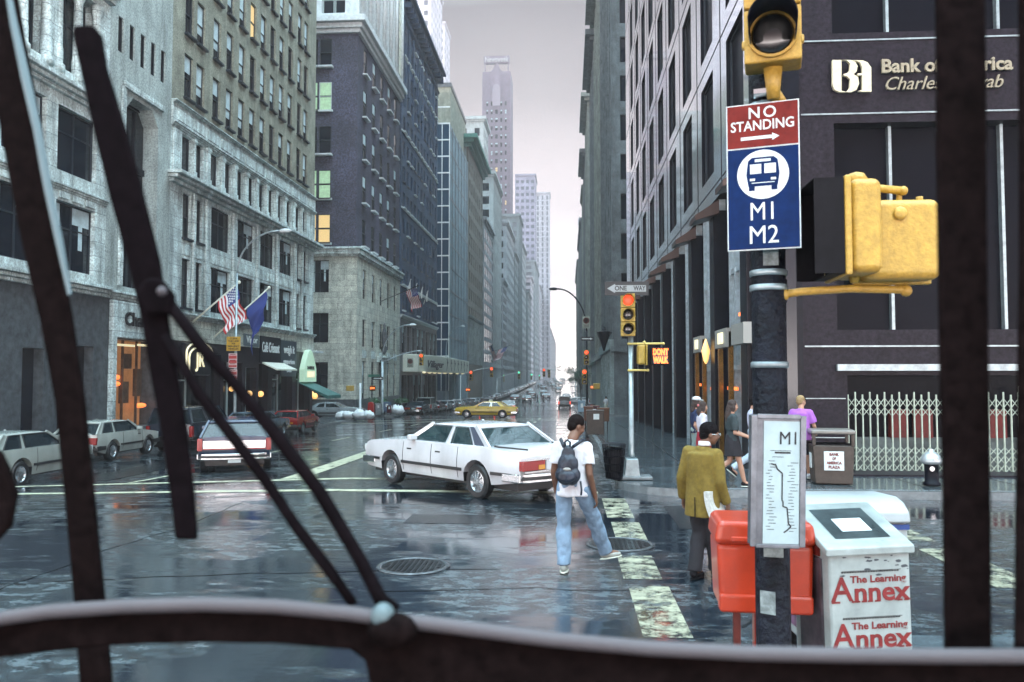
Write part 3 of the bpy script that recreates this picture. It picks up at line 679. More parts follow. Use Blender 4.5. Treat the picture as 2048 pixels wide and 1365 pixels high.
for a, c in bays:
    mb = MB(); n = 3 if c - a > 1.5 else 1; ww = (c - a) / n
    mb.box(a - Y0, c - Y0, -.02, .3, 8.5, 9.6)
    for i in range(n): mb.box(a - Y0 + i * ww + .1, a - Y0 + (i + 1) * ww - .1, -.06, -.02, 8.7, 9.4)
    mb.xf(M); bpart(b, 'spandrel', mb, STONE, bevel=.02)
for i in range(len(bays) - 1):
    u = (bays[i][1] + bays[i + 1][0]) / 2 - Y0; ww = (bays[i + 1][0] - bays[i][1]) * .55; mb = MB()
    mb.box(u - ww / 2, u + ww / 2, -.16, -.002, 5.7, 12.15); mb.xf(M); bpart(b, 'pier', mb, STONE, bevel=.06)
# shops
mb = MB(); rr = [(1.2, 4.4, -1.5, 3.0), (5.0, 6.3, -1.5, 3.6), (6.7, 9.4, -1.5, 3.2), (9.9, 11.6, -1.5, 2.9), (12.0, 13.6, -1.5, 3.2), (14.4, 18.4, -1.5, 2.5), (19.2, 22.3, -1.5, 2.6)]
facade(mb, M, W, -3, 5.35, rr, .5); bpart(b, 'shop_front', mb, [GRANITE])
mb = MB()
for a, c, z0, z1 in rr: mb.box(a, c, .42, .46, z0, z1); mb.box((a + c) / 2 - .04, (a + c) / 2 + .04, .34, .42, z0, z1, 1); mb.box(a, (a + c) / 2 - .04, .34, .42, 2.1, 2.18, 1)
mb.xf(M); bpart(b, 'shop_window', mb, [WIN, FRAMEL])
mb = MB(); ledge(mb, M, W, 4.2, 5.34, .06); bpart(b, 'fascia', mb, [CORNER])
mb = MB()
for (u, z, r) in ((11.0, 1.25, .2), (12.9, 1.2, .2), (8.3, 1.6, .16), (18.6, .9, .12)): mb.ell((u, .2, z), r, 12)
mb.xf(M); bpart(b, 'globe_lamp', mb, LAMPW, smooth=True)
mb = MB()   # restaurant oval sign with neon arches
for rr_, z in ((1.5, 0), (1.2, -.25)):
    mb.path([(2.9 - rr_, -.35, 2.6), (2.9 - rr_, -.35, 3.6 + z)] + [(2.9 + rr_ * math.cos(R(t)), -.35, 3.6 + z + .55 * math.sin(R(t))) for t in range(180, -1, -15)], .05, 6)
mb.xf(M); bpart(b, 'neon_arch', mb, LAMPC)
mb = MB(); mb.box(1.3, 4.4, -.3, -.003, 2.4, 4.1); mb.xf(M); bpart(b, 'oval_sign', mb, DARKMET, bevel=.1)
mb = MB(); text(mb, 'JR', 3.0, -.34, 3.2, 1.1, ext=.02, off=.01); mb.xf(M); bpart(b, 'sign_letters', mb, LAMPC)
def shopsign(u0, u1, z0, z1, bm, lines, out_=.12):
    mb = MB(); mb.box(u0, u1, -out_, -.07, z0, z1); mb.xf(M); p = bpart(b, 'shop_sign', mb, bm)
    mb = MB()
    for s_, u, z, sz, wd in lines: text(mb, s_, u, -out_ - .02, z, sz, ext=.015, off=.006, width=wd)
    mb.xf(M); q = bpart(b, 'sign_lettering', mb, SIGNWHITE)
shopsign(11.9, 15.6, 3.3, 5.0, DARKMET, [('Café Crémant', 13.75, 4.25, .95, 3.1)])
shopsign(15.65, 18.9, 2.35, 4.9, mat('slate sign', (.03, .045, .06), .4), [('weigh it', 17.3, 4.25, .8, 2.2), ('emporium', 17.3, 3.4, .5, 2.3), ('Deli', 17.3, 2.8, .45, .9)])
shopsign(9.3, 11.7, 4.25, 5.0, mat('grey sign', (.12, .15, .17), .5), [('Vigor', 10.5, 4.65, .6, 1.8)])
mb = MB()
mb.add([(12.3, -.1, 3.3), (16.2, -.1, 3.3), (16.2, -1.1, 2.85), (12.3, -1.1, 2.85), (12.3, -.1, 3.2), (16.2, -.1, 3.2), (16.2, -1.1, 2.75), (12.3, -1.1, 2.75)], [(0, 1, 2, 3), (7, 6, 5, 4), (3, 2, 6, 7), (0, 3, 7, 4), (1, 5, 6, 2)])
mb.xf(M); bpart(b, 'cafe_canopy', mb, CREAM)
mb = MB(); mb.prism([(19.6, 1.95), (19.6, 2.9), (20.1, 3.7), (20.6, 4.25), (21.0, 4.4), (21.4, 4.25), (21.9, 3.7), (22.4, 2.9), (22.4, 1.95)], -.5, -.1); mb.xf(M)
bpart(b, 'arched_sign', mb, [mat('glowing green sign', (.5, .6, .5), .5, emit=(.40, .72, .48), es=.42)])
mb = MB(); mb.box(20.2, 21.9, -.53, -.501, 2.3, 2.75, 0); mb.xf(M); bpart(b, 'sign_panel', mb, [LAMPC])
mb = MB(); text(mb, 'BARBERS', 21.0, -.52, 3.0, .35, ext=.01, off=.01, width=1.6); mb.xf(M); bpart(b, 'arched_sign_lettering', mb, SIGNBLACK)
mb = MB()
A = [(19.2, -.1, 1.95), (22.6, -.1, 1.95), (22.6, -2.4, .95), (19.2, -2.4, .95), (22.6, -2.4, .7), (19.2, -2.4, .7)]
mb.add(A, [(0, 1, 2, 3), (3, 2, 4, 5), (1, 4, 2), (0, 3, 5)], 0); mb.box(19.9, 22.0, -1.9, -1.85, 1.19, 1.2, 1)
mb.xf(M); bpart(b, 'awning', mb, [mat('green canvas awning', (.02, .11, .10), .6, noise_s=3, amt=.3)])
mb = MB(); mb.box(-20.6, -19.3, 61.4, 63.3, 4.2, 4.35); bpart(b, 'corner_canopy', mb, SILL)
# air conditioners
for r, i in ((3, 4), (4, 3), (4, 4), (4, 5)):
    a, c = cols[i]; z = 17.0 + 3.42 * r; mb = MB(); mb.box(a - Y0 + .1, c - Y0 - .1, -.35, .2, z + .02, z + .5); mb.xf(M); bpart(b, 'air_conditioner', mb, DARKMET, bevel=.02)

# flags on poles
def flagmesh(kind, w_=2.4, h=1.5, droop=.0, nx=26, ny=13):
    mb = MB()
    for j in range(ny + 1):
        for i in range(nx + 1):
            u = i / nx; v = j / ny
            x = u * w_ * (.55 if droop else .9); z = -v * h - droop * u * u * w_ * .9
            y = .16 * math.sin(u * 9 + v * 2.5) * (u ** .5) + .07 * math.sin(u * 19 - v * 5) * u
            mb.v.append((x + .05 * math.sin(v * 6) * u, y, z))
    for j in range(ny):
        for i in range(nx):
            a = j * (nx + 1) + i; mb.f.append((a, a + 1, a + nx + 2, a + nx + 1))
            if kind == 'us': mb.m.append(2 if (i < nx * .42 and j < 7) else (0 if j % 2 == 0 else 1))
            else: mb.m.append(2)
    if kind == 'us':
        for j in range(1, 7, 1):
            for i in range(1 + j % 2, int(nx * .4), 2):
                a = mb.v[j * (nx + 1) + i]
                for s_ in (-.02, .02): mb.add([(a[0] - .035, a[1] + s_, a[2] - .035), (a[0] + .035, a[1] + s_, a[2] - .035), (a[0] + .035, a[1] + s_, a[2] + .035), (a[0] - .035, a[1] + s_, a[2] + .035)], [(0, 1, 2, 3)], 1)
    return mb
FLM = [mat('flag red', (.42, .03, .035), .8), mat('flag white', (.75, .76, .78), .8), mat('flag blue', (.02, .035, .18), .8)]
def flag(base, tip, kind, label, w_=2.4, h=1.5, roll=0, droop=0., group='flags hanging over the avenue', pole=True, yaw=None, pm=None):
    base = Vector(base); tip = Vector(tip); t = thing('wall_flag', label, 'flag', base, 0, group)
    mb = MB(); mb.tube((0, 0, 0), tip - base, .05, .04, 8); mb.ell(tip - base, .1, 8); part(t, 'pole', mb, pm or CREAM, smooth=True)
    d = (base - tip); d.normalize()
    # cloth hangs from the outer end of the pole: hoist runs down the pole
    me = flagmesh(kind, w_, h, droop); 
    X = Vector(yaw or (.35, -.25, 0)).normalized()
    H = d
    M3 = Matrix(((X.x, 0, -H.x, 0), (X.y, 1, -H.y, 0), (X.z, 0, -H.z, 0), (0, 0, 0, 1)))
    for i, v in enumerate(me.v):
        u = v[0]; hh = -v[2]; p = H * min(hh, h * 1.0) * 1.0 + X * u * .55 + Vector((0, 0, -1)) * (u * 1.05 + max(0, hh - h)) + Vector((.3, 1, 0)) * v[1]
        me.v[i] = tuple(p + (tip - base) * .94)
    part(t, 'cloth', me, FLM, smooth=True)
    return t
flag(PX(385, 645, -19.7), PX(478, 565, -17.4), 'us', 'american flag drooping from the pole above the restaurant with neon arches', 1.95, 1.3)
flag(PX(428, 675, -19.7), PX(538, 576, -17.2), 'plain', 'dark blue flag drooping from a pole above the café entrance', 2.7, 1.5, droop=0.5)
# ------------------------------------------------------------------ left: brick building on a stone base (far corner)
b = building('brick_corner_building', 'violet brick office tower with white sills over a pale stone corner base', -28, 86)
Y0 = 75.8; M = ML(Y0); W = 19.7; S = MS(-46, Y0); wins = []
def sx(x): return PY(x, 700, Y0).x + 46
vcols = [(2.2, 3.6), (5.9, 7.3), (9.4, 10.8), (12.9, 14.3), (16.3, 17.7)]
# brick
mb = MB(); shell(mb, -46, -20.15, Y0 + .15, 95.5, 66, z0=14.5, skip=('E', 'S')); rects = []; rs = []
rowz = [15.2 + 4.3 * k for k in range(5)]
for z in rowz:
    for i, (a, c) in enumerate(vcols):
        rects.append((a, c, z, z + 2.75)); wins.append((M, a, c, z, z + 2.75, .22, rnd.choice(['sill', 'sill', 'sillb'])))
pairs = [(sx(601), sx(619)), (sx(624), sx(636)), (sx(639), sx(664))]
for j, z in enumerate(rowz):
    for i, (a, c) in enumerate(pairs):
        rs.append((a, c, z, z + 2.75)); k = {(0, 1): 'lit', (0, 2): 'lit', (1, 2): 'green', (1, 1): 'green', (3, 1): 'green', (3, 2): 'greenp'}.get((j, i), 'sill')
        wins.append((S, a, c, z, z + 2.75, .2, k))
        if k != 'sill': pass
facade(mb, frameM((-20.15, Y0 + .15, 0), R(90)), W - .15, 14.5, 35.6, rects, .25)
facade(mb, MS(-46, Y0 + .15), 25.85, 14.5, 35.6, rs, .25)
bpart(b, 'brick_wall', mb, [BRICK])
mb = MB()
for z in rowz:
    for a, c in pairs: k = len(mb.v); mb.box(a - .15, c + .15, -.12, .3, z - .2, z - .02); mb.xf(S, k)
bpart(b, 'stone_sill', mb, SILL)
mb = MB(); rects = []; rs = []
for z0, z1 in ((-1.0, 3.9), (5.3, 8.0), (10.0, 12.9)):
    for i, (a, c) in enumerate(vcols):
        if z0 < 0 and i == 2: a -= .2; c += .2
        rects.append((a, c, z0, z1)); wins.append((M, a, c, z0, z1, .24, 'mull'))
bigs = [(0.35, 3.75), (5.6, 8.45), (10.4, 13.5)]
for z0, z1 in bigs:
    for a, c in ((sx(585), sx(612)), (sx(626), sx(663))):
        rs.append((a, c, z0, z1)); wins.append((S, a, c, z0, z1, .24, 'mull'))
facade(mb, M, W, -3, 14.6, rects, .3); facade(mb, S, 26.0, -3, 14.6, rs, .3)
bpart(b, 'stone_base', mb, [CORNER])
mb = MB()
for MM, WW in ((M, W), (S, 26)): ledge(mb, MM, WW, -3, .2, .1)
bpart(b, 'plinth', mb, [GRANITE2])
mb = MB()
for i, (z0, z1, o_) in enumerate(((13.85, 14.05, .18), (14.05, 14.5, .4), (14.5, 14.7, .55))):
    mb.box(-46, -20 + o_, Y0 - o_, 95.5, z0, z1)
bpart(b, 'base_cornice', mb, STONE, bevel=.03)
mb = MB()
for z0, z1, o_ in ((35.6, 36.0, .15), (36.0, 36.5, .4), (36.5, 37.1, .75)): mb.box(-46, -20 + o_, Y0 - o_, 95.5, z0, z1)
bpart(b, 'upper_cornice', mb, SILL, bevel=.05)
mb = MB(); rects = []; rs = []
for i in range(6):
    a = 1.2 + i * 3.1; rects.append((a, a + 1.9, 38, 52)); wins.append((M, a, a + .9, 38, 52, .5, 'pale')); wins.append((M, a + 1.0, a + 1.9, 38, 52, .5, 'pale'))
for i in range(7):
    a = 1.0 + i * 3.55; rs.append((a, a + 2.3, 37.6, 40.6)); wins.append((S, a, a + 1.1, 37.6, 40.6, .5, 'pale')); wins.append((S, a + 1.2, a + 2.3, 37.6, 40.6, .5, 'pale'))
    rs.append((a, a + 2.3, 42, 45)); wins.append((S, a, a + 2.3, 42, 45, .5, 'mull'))
facade(mb, M, W, 37.1, 66, rects, .6); facade(mb, S, 26, 37.1, 66, rs, .6)
bpart(b, 'terracotta_crown', mb, [SILL])
for i in range(7):
    mb = MB(); u = .6 + i * 3.1; mb.tube((u, -.15, 37.2), (u, -.15, 52), .2, .2, 8); mb.xf(M); bpart(b, 'column', mb, SILL, smooth=True)
place(b, wins)
mb = MB(); cornice(mb, M, 4.2, 3.9, 4.5, .9); mb.xf(Matrix.Translation((0, 8.2, 0))); bpart(b, 'door_hood', mb, STONE, bevel=.03)
mb = MB()
for a, c in vcols:
    for t in range(9): mb.box(a - .1 + t * .18, a + .04 + t * .18, -.07, -.002, 4.2 + .1 * (t % 2), 5.0 - .1 * (t % 3))
mb.xf(M); bpart(b, 'carved_ornament', mb, STONE)
mb = MB(); mb.lathe([(.05, -.5), (.3, -.1), (.35, .3), (.15, .5), (.25, .8), (.35, 1.5), (.2, 2.2), (.12, 2.4), (.15, 2.7), (.03, 3.0)], 10, (-19.7, 86.1, 5.2)); bpart(b, 'carved_figure', mb, GRANITE2, smooth=True)
mb = MB(); mb.box(sx(676) - 46, sx(692) - 46, Y0 - .06, Y0, -1 + .75, -.1 + .1); bpart(b, 'wall_plaque', mb, DARKMET)
mb = MB()
for x, z in ((630, 788), (637, 792)): p = PY(x, z, Y0 - .1); mb.ell(p, .28, 10)
bpart(b, 'globe_lamp', mb, LAMPW, smooth=True)
mb = MB()
for i in range(12): mb.box(-19.96, -19.9, 95.0 - 1.3, 95.4 - (i % 2) * .35, 38.5 + i * 1.05, 39.4 + i * 1.05)
mb.box(-19.95, -19.7, 94.2, 95.5, 50.6, 51.6); bpart(b, 'quoin', mb, CREAM)

# ------------------------------------------------------------------ left: dark blue-grey building with marquee
b = building('dark_blue_grey_building', 'dark blue grey brick building with bright sill courses above the white marquee', -28, 108)
Y0 = 95.5; W = 27; M = ML(Y0); S = MS(-46, Y0); wins = []; rects = []
mb = MB(); shell(mb, -46, -20, Y0, 122.5, 49, skip=('E',))
for r in range(12):
    z = 10.5 + r * 3.15
    for i in range(11):
        a = 1.1 + i * 2.35; rects.append((a, a + 1.25, z, z + 1.9)); wins.append((M, a, a + 1.25, z, z + 1.9, .25, rnd.choice(['sill', 'plain', 'blind']) if r % 3 != 1 else 'sill'))
facade(mb, M, W, 9.8, 49, rects, .3); bpart(b, 'wall', mb, [DBRICK])
mb = MB(); rects = []
for i in range(8): a = .9 + i * 3.3; rects.append((a, a + 2.5, 5.3, 8.8)); wins.append((M, a, a + 2.5, 5.3, 8.8, .3, 'mull'))
for i in range(7): a = .9 + i * 3.7; rects.append((a, a + 3.0, -2.2, 2.6)); wins.append((M, a, a + 3.0, -2.2, 2.6, .4, 'mull'))
facade(mb, M, W, -4, 9.8, rects, .4); bpart(b, 'lower_wall', mb, [GRANITE2])
place(b, wins)
mb = MB()
for r in (1, 4, 7, 10): ledge(mb, M, W, 10.2 + r * 3.15, 10.36 + r * 3.15, .12)
cornice(mb, M, W, 9.5, 9.9, .3); bpart(b, 'sill_course', mb, SILL)
mb = MB(); cornice(mb, M, W, 46.2, 46.5, .3); cornice(mb, M, W, 48.3, 49.4, 1.3)
for i in range(18): k = len(mb.v); mb.box(.5 + i * 1.5, .9 + i * 1.5, -1.0, 0, 47.7, 48.3); mb.xf(M, k)
bpart(b, 'cornice', mb, DBRICK)
for i in range(9):
    mb = MB(); u = .5 + i * 3.1; mb.box(u, u + .35, -.2, -.002, 37.5, 46.2); mb.xf(M); bpart(b, 'pilaster', mb, DBRICK)
# corner flagpoles with white bunting
mb = MB()
for i in range(4): a = M @ Vector((3 + i * 4.0, -.1, 12.6 - i * .05)); mb.tube(a, a + Vector((.7, -.6, 1.8)), .05, .05, 6); mb.tube(a + Vector((.5, -.4, .3)), a + Vector((.6, -.5, 1.6)), .12, .05, 6)
bpart(b, 'bare_flagpole', mb, WHITE)

# white marquee with lettering
t = thing('white_marquee', 'long white canopy sign with dark script and running figures above parked cars', 'marquee', (-19, 120, gz(120)))
mb = MB()
mb.prism([(-20.0, 97), (-18.4, 98.5), (-17.4, 106), (-17.2, 112), (-17.8, 145), (-20.0, 146)], 2.95, 5.15, ax='z'); bpart(t, 'fascia', mb, CREAM, bevel=.08)
mb = MB()
for i, y in enumerate((100, 104, 108, 112, 117, 123, 130, 137)): mb.ell((-17.9, y, 2.9), (.28, .5, .12), 8)
bpart(t, 'downlight', mb, LAMPC, smooth=True)
mb = MB(); TM = frameM((-17.32, 105, 0), R(86))
text(mb, 'Villager', 0, 0, 3.95, 1.25, ext=.03, off=.02, width=9.0, shear=.3); mb.xf(TM); bpart(t, 'script_lettering', mb, SIGNBLACK)
mb = MB()
for i in range(7):
    y = 115 + i * 4.4; x = -17.28 - (y - 112) * .018; p = Vector((x + .08, y, 4.2)); f_ = (-1) ** i
    mb.ell(p + Vector((0, 0, .6)), (.05, .28, .16), 8); mb.bar(p + Vector((0, 0, .5)), p + Vector((0, .25 * f_, -.2)), .28, .06, (1, 0, 0)); mb.bar(p + Vector((0, .2 * f_, -.2)), p + Vector((0, -.5 * f_, -.95)), .16, .05, (1, 0, 0)); mb.bar(p + Vector((0, .1, .35)), p + Vector((0, .9, .15)), .14, .05, (1, 0, 0))
bpart(t, 'painted_figure', mb, SIGNBLACK)
for i, y in enumerate((98.6, 110, 128, 144)):
    mb = MB(); mb.tube((-17.95, y, gz(y)), (-17.95, y, 3), .09, .09, 8); bpart(t, 'post', mb, STEEL)

# ------------------------------------------------------------------ left: glass ended concrete tower
b = building('glass_ended_building', 'blue grey concrete slab building with a white gridded glass end wall', -27, 148)
mb = MB(); shell(mb, -34, -20, 135.2, 160, 45.8, skip=())
bpart(b, 'concrete_wall', mb, [mat('blue grey concrete', (.17, .25, .30), .6, noise_s=.5, amt=.35, dirt=.5, bump=.2)])
mb = MB(); mb.quad((-23.5, 134.98, 0), (-20.0, 134.98, 0), (-20.0, 134.98, 45.6), (-23.5, 134.98, 45.6), 0)
bpart(b, 'glass_wall', mb, [WINB])
mb = MB()
for i in range(17): z = 2.9 + i * 2.85; mb.box(-23.6, -19.95, 134.86, 134.95, z, z + .22)
for x in (-23.55, -22.75, -21.35, -20.08): mb.box(x, x + .12, 134.82, 134.94, 0, 45.8)
bpart(b, 'white_grid', mb, WHITE)
mb = MB()
for i in range(11): mb.box(-19.99, -19.94, 135.4, 160, 5 + i * 4, 5.12 + i * 4)
for i in range(6): mb.box(-19.985, -19.93, 138 + i * 4, 138.14 + i * 4, 4, 45.8)
bpart(b, 'panel_joint', mb, GRANITE2)
mb = MB(); mb.box(-30, -20.6, 140, 158, 45.8, 53); bpart(b, 'roof_block', mb, TAN)
b = building('tan_setback_block', 'plain tan block rising behind the glass ended building', -34, 176)
mb = MB(); shell(mb, -47, -24.4, 165, 190, 64); bpart(b, 'wall', mb, [TAN])
mb = MB(); mb.box(-47, -24.2, 164.8, 190, 63.4, 64.3); bpart(b, 'parapet', mb, GRANITE2)

# ------------------------------------------------------------------ left: green cornice building
b = building('green_cornice_building', 'grey brown building with a projecting green copper cornice', -28, 174)
Y0 = 160.4; W = 27.6; M = ML(Y0); wins = []; rects = []
mb = MB(); shell(mb, -46, -20, Y0, 188, 50, skip=('E',))
for r in range(11):
    for i in range(7):
        a = 1.5 + i * 3.7; z = 7 + r * 3.75; rects.append((a, a + 1.9, z, z + 2.3)); wins.append((M, a, a + 1.9, z, z + 2.3, .3, 'blind' if (i * r) % 3 == 0 else 'plain'))
facade(mb, M, W, -4, 50, rects, .4); bpart(b, 'wall', mb, [mat('grey brown stone', (.15, .145, .13), .75, noise_s=.6, amt=.3, dirt=.4)])
place(b, wins, 40)
mb = MB(); shell(mb, -28, -20.4, Y0 - .2, Y0 + 1, 50, z0=0); bpart(b, 'end_wall', mb, [STONE2])
mb = MB()
for z0, z1, o_ in ((49.2, 49.9, .6), (49.9, 50.6, 1.3), (50.6, 51.4, 2.0)): mb.box(-28, -20 + o_, Y0 - o_, 188, z0, z1)
bpart(b, 'copper_cornice', mb, COPPER)
mb = MB(); cornice(mb, M, W, 14.3, 14.9, .5)
for i in range(12): k = len(mb.v); mb.box(.6 + i * 2.3, 1.1 + i * 2.3, -.3, -.002, 5, 14.3); mb.xf(M, k)
bpart(b, 'pilaster_order', mb, STONE2)

# ------------------------------------------------------------------ left: farther row, each with bands, piers and cornice
def far_building(name, label, x0, x1, y0, y1, h, wall, nx, ny, ww=.5, wh=.55, side='L', crown=None, piers=False, z_start=6, glass=None, south=True, sfrac=(0, 1), cap=24):
    b = building(name, label, (x0 + x1) / 2, (y0 + y1) / 2); wins = []; re = []; rs = []
    zb = gz(y0) - 3; fl = (h - z_start - 1.5) / ny
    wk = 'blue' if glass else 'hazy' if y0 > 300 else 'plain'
    if side == 'L': ME = frameM((x1, y0, 0), R(90)); We = y1 - y0
    else: ME = frameM((x0, y1, 0), R(-90)); We = y1 - y0
    mb = MB(); shell(mb, x0, x1, y0, y1, h, z0=zb, skip=(('E' if side == 'L' else 'W'), 'S'))
    pe = We / nx
    for r in range(ny):
        for i in range(nx):
            a = (i + .5 - ww / 2) * pe; z = z_start + r * fl; re.append((a, a + ww * pe, z, z + fl * wh)); wins.append((ME, a, a + ww * pe, z, z + fl * wh, .10, wk))
    facade(mb, ME, We, zb, h, re, .13)
    Ws = x1 - x0; MSS = frameM((x0, y0, 0), 0)
    if south:
        ns = max(2, round(Ws / pe)); ps = Ws / ns
        for r in range(ny):
            for i in range(ns):
                a = (i + .5 - ww / 2) * ps; z = z_start + r * fl; rs.append((a, a + ww * ps, z, z + fl * wh)); wins.append((MSS, a, a + ww * ps, z, z + fl * wh, .25, wk))
    facade(mb, MSS, Ws, zb, h, rs, .35)
    bpart(b, 'wall', mb, [wall]); place(b, wins, cap)
    mb = MB()
    o_ = .7 if crown != 'big' else 1.5
    cm = crown if (crown and crown != 'big') else wall
    for z0, z1, q in ((h - 1.2, h - .6, o_ * .5), (h - .6, h + .3, o_)): mb.box(x0 - (q if side == 'R' else 0), x1 + (q if side == 'L' else 0), y0 - q, y1, z0, z1)
    mb.box(x0 - (.3 if side == 'R' else 0), x1 + (.3 if side == 'L' else 0), y0 - .3, y1, z_start - 1.2, z_start - .7)
    bpart(b, 'cornice', mb, cm if not isinstance(cm, str) else wall)
    if piers:
        mb = MB()
        for i in range(nx + 1): k = len(mb.v); mb.box(i * pe - .2, i * pe + .2, -.16, -.003, z_start, h - 1.2); mb.xf(ME, k)
        bpart(b, 'pier', mb, wall)
    return b
PALE = mat('pale green stone', (.36, .40, .41), .75, noise_s=.4, amt=.25, dirt=.3)
PALE2 = mat('pale grey stone', (.32, .35, .38), .75, noise_s=.4, amt=.25, dirt=.35)
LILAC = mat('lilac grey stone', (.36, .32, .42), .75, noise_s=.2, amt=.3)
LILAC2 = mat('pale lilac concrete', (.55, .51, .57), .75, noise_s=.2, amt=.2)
MIDG = mat('mid grey stone', (.18, .22, .24), .75, noise_s=.5, amt=.3, dirt=.4)
far_building('blue_glass_building', 'dark blue glass office building past the green cornice', -40, -20, 192, 214, 41, PALE2, 5, 11, .8, .72, glass=1)
far_building('pale_ribbed_building', 'pale ribbed stone building beside the dark blue glass one', -40, -20, 214.3, 240, 58, PALE, 7, 14, .45, .6, piers=True)
far_building('stepped_pale_building', 'light stone tower with narrow stepped top in front of the sign tower', -40, -24.5, 232, 246, 79, PALE, 4, 18, .4, .6)
far_building('low_glass_infill', 'narrow blue glass front between two pale stone buildings', -40, -20, 248, 262, 33, PALE2, 4, 9, .8, .7, glass=1)
far_building('broad_pale_building', 'broad pale stone building with flat roofline behind the two flags', -40, -20, 262.3, 300, 54, PALE2, 9, 13, .45, .55)
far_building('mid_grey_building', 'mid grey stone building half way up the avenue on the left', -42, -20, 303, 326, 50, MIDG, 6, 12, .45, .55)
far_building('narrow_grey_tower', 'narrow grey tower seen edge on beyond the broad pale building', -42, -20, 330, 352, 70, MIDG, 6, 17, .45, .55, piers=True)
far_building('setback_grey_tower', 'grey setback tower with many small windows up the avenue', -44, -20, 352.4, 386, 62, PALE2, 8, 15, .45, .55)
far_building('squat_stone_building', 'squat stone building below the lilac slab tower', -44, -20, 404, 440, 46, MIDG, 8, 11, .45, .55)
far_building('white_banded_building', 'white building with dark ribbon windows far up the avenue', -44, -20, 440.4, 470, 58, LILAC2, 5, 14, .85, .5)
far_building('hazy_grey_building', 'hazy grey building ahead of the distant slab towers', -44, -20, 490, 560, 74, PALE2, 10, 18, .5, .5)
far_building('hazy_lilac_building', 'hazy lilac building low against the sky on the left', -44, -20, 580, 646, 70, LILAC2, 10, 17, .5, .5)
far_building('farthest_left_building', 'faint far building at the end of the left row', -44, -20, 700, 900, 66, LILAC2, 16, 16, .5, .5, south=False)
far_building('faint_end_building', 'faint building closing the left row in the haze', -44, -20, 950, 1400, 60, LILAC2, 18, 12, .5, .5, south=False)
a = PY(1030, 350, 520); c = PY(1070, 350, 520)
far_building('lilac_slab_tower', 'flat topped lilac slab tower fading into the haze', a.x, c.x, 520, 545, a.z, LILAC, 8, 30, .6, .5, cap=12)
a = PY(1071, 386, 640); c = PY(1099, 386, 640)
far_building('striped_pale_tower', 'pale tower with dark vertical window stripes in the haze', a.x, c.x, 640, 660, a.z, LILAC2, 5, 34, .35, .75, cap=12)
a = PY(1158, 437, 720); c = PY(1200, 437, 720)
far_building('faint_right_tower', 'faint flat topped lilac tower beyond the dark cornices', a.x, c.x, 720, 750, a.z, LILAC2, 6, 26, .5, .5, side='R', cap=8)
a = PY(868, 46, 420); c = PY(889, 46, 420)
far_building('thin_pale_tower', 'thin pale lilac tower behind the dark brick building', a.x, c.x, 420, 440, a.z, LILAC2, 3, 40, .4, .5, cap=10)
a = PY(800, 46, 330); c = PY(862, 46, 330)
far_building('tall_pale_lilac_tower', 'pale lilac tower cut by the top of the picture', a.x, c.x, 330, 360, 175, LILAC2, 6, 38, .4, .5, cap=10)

# tower with the rooftop sign
a = PY(965, 125, 400); c = PY(1021, 125, 400); h = a.z; x0, x1 = a.x, c.x; hb = h - 5
b = building('rooftop_sign_tower', 'tall brown lilac tower with arched crown and rooftop name sign', (x0 + x1) / 2, 408); LT = mat('brown lilac masonry', (.16, .12, .16), .8, noise_s=.3, amt=.25)
mb = MB(); wins = []; rs = []; re = []; MSS = MS(x0, 400); W = x1 - x0; ME = frameM((x1, 400, 0), R(90))
cx = [.17, .33, .5, .67, .83]
for r in range(27):
    z = 30 + r * 4.25
    for i, q in enumerate(cx):
        ww = .9 if i != 2 else 1.3; rs.append((q * W - ww / 2, q * W + ww / 2, z, z + 2.2)); wins.append((MSS, q * W - ww / 2, q * W + ww / 2, z, z + 2.2, .25, 'lit' if (r * 7 + i * 3) % 11 == 0 else 'blind' if (r + i) % 3 else 'plain'))
    for i in range(4): a_ = 2 + i * 4; re.append((a_, a_ + 1.6, z, z + 2.2)); wins.append((ME, a_, a_ + 1.6, z, z + 2.2, .25, 'plain'))
shell(mb, x0, x1, 400, 418, hb, z0=-5, skip=('S', 'E')); facade(mb, MSS, W, -5, hb, rs, .3); facade(mb, ME, 18, -5, hb, re, .3); bpart(b, 'wall', mb, [LT]); place(b, wins, 90)
mb = MB()
for q in (.41, .59): mb.box(x0 + q * W - .15, x0 + q * W + .15, 399.6, 400.0, 20, hb - 12)
for q in (.02, .25, .75, .98): mb.box(x0 + q * W - .35, x0 + q * W + .35, 399.5, 400.0, 20, hb - 4)
bpart(b, 'pier', mb, LT)
mb = MB(); pts = [(x0 + .36 * W, hb - 18)] + [(x0 + .5 * W - .14 * W * math.cos(R(t)), hb - 10 + 3.4 * math.sin(R(t))) for t in range(0, 181, 15)] + [(x0 + .64 * W, hb - 18)]
mb.prism(pts, 399.3, 399.95); bpart(b, 'arched_niche', mb, mat('paler lilac niche', (.24, .20, .24), .8))
mb = MB(); xm = x0 + .5 * W
pr = [(x0 + .1, hb), (xm - 3.6, hb - .6), (xm - 1.8, hb + 1.4), (xm - .6, hb + 4.6), (xm + .6, hb + 4.6), (xm + 1.8, hb + 1.4), (xm + 3.6, hb - .6), (x1 - .1, hb), (x1 - .1, hb - 1), (x0 + .1, hb - 1)]
mb.prism(pr, 400.5, 402); mb.box(x0 + .6, x1 - .6, 400.2, 402, hb + 4.4, hb + 8.2); mb.box(x0 + 1, x0 + 1.5, 400.3, 401, hb, hb + 4.4); mb.box(x1 - 1.5, x1 - 1, 400.3, 401, hb, hb + 4.4)
bpart(b, 'crown_frame', mb, LT)
mb = MB(); text(mb, 'Newsweek', xm, 399.9, hb + 6.2, 4.0, ext=.2, off=.06, width=W - 2.4); bpart(b, 'roof_sign_lettering', mb, mat('dull sign letters', (.42, .40, .42), .6))

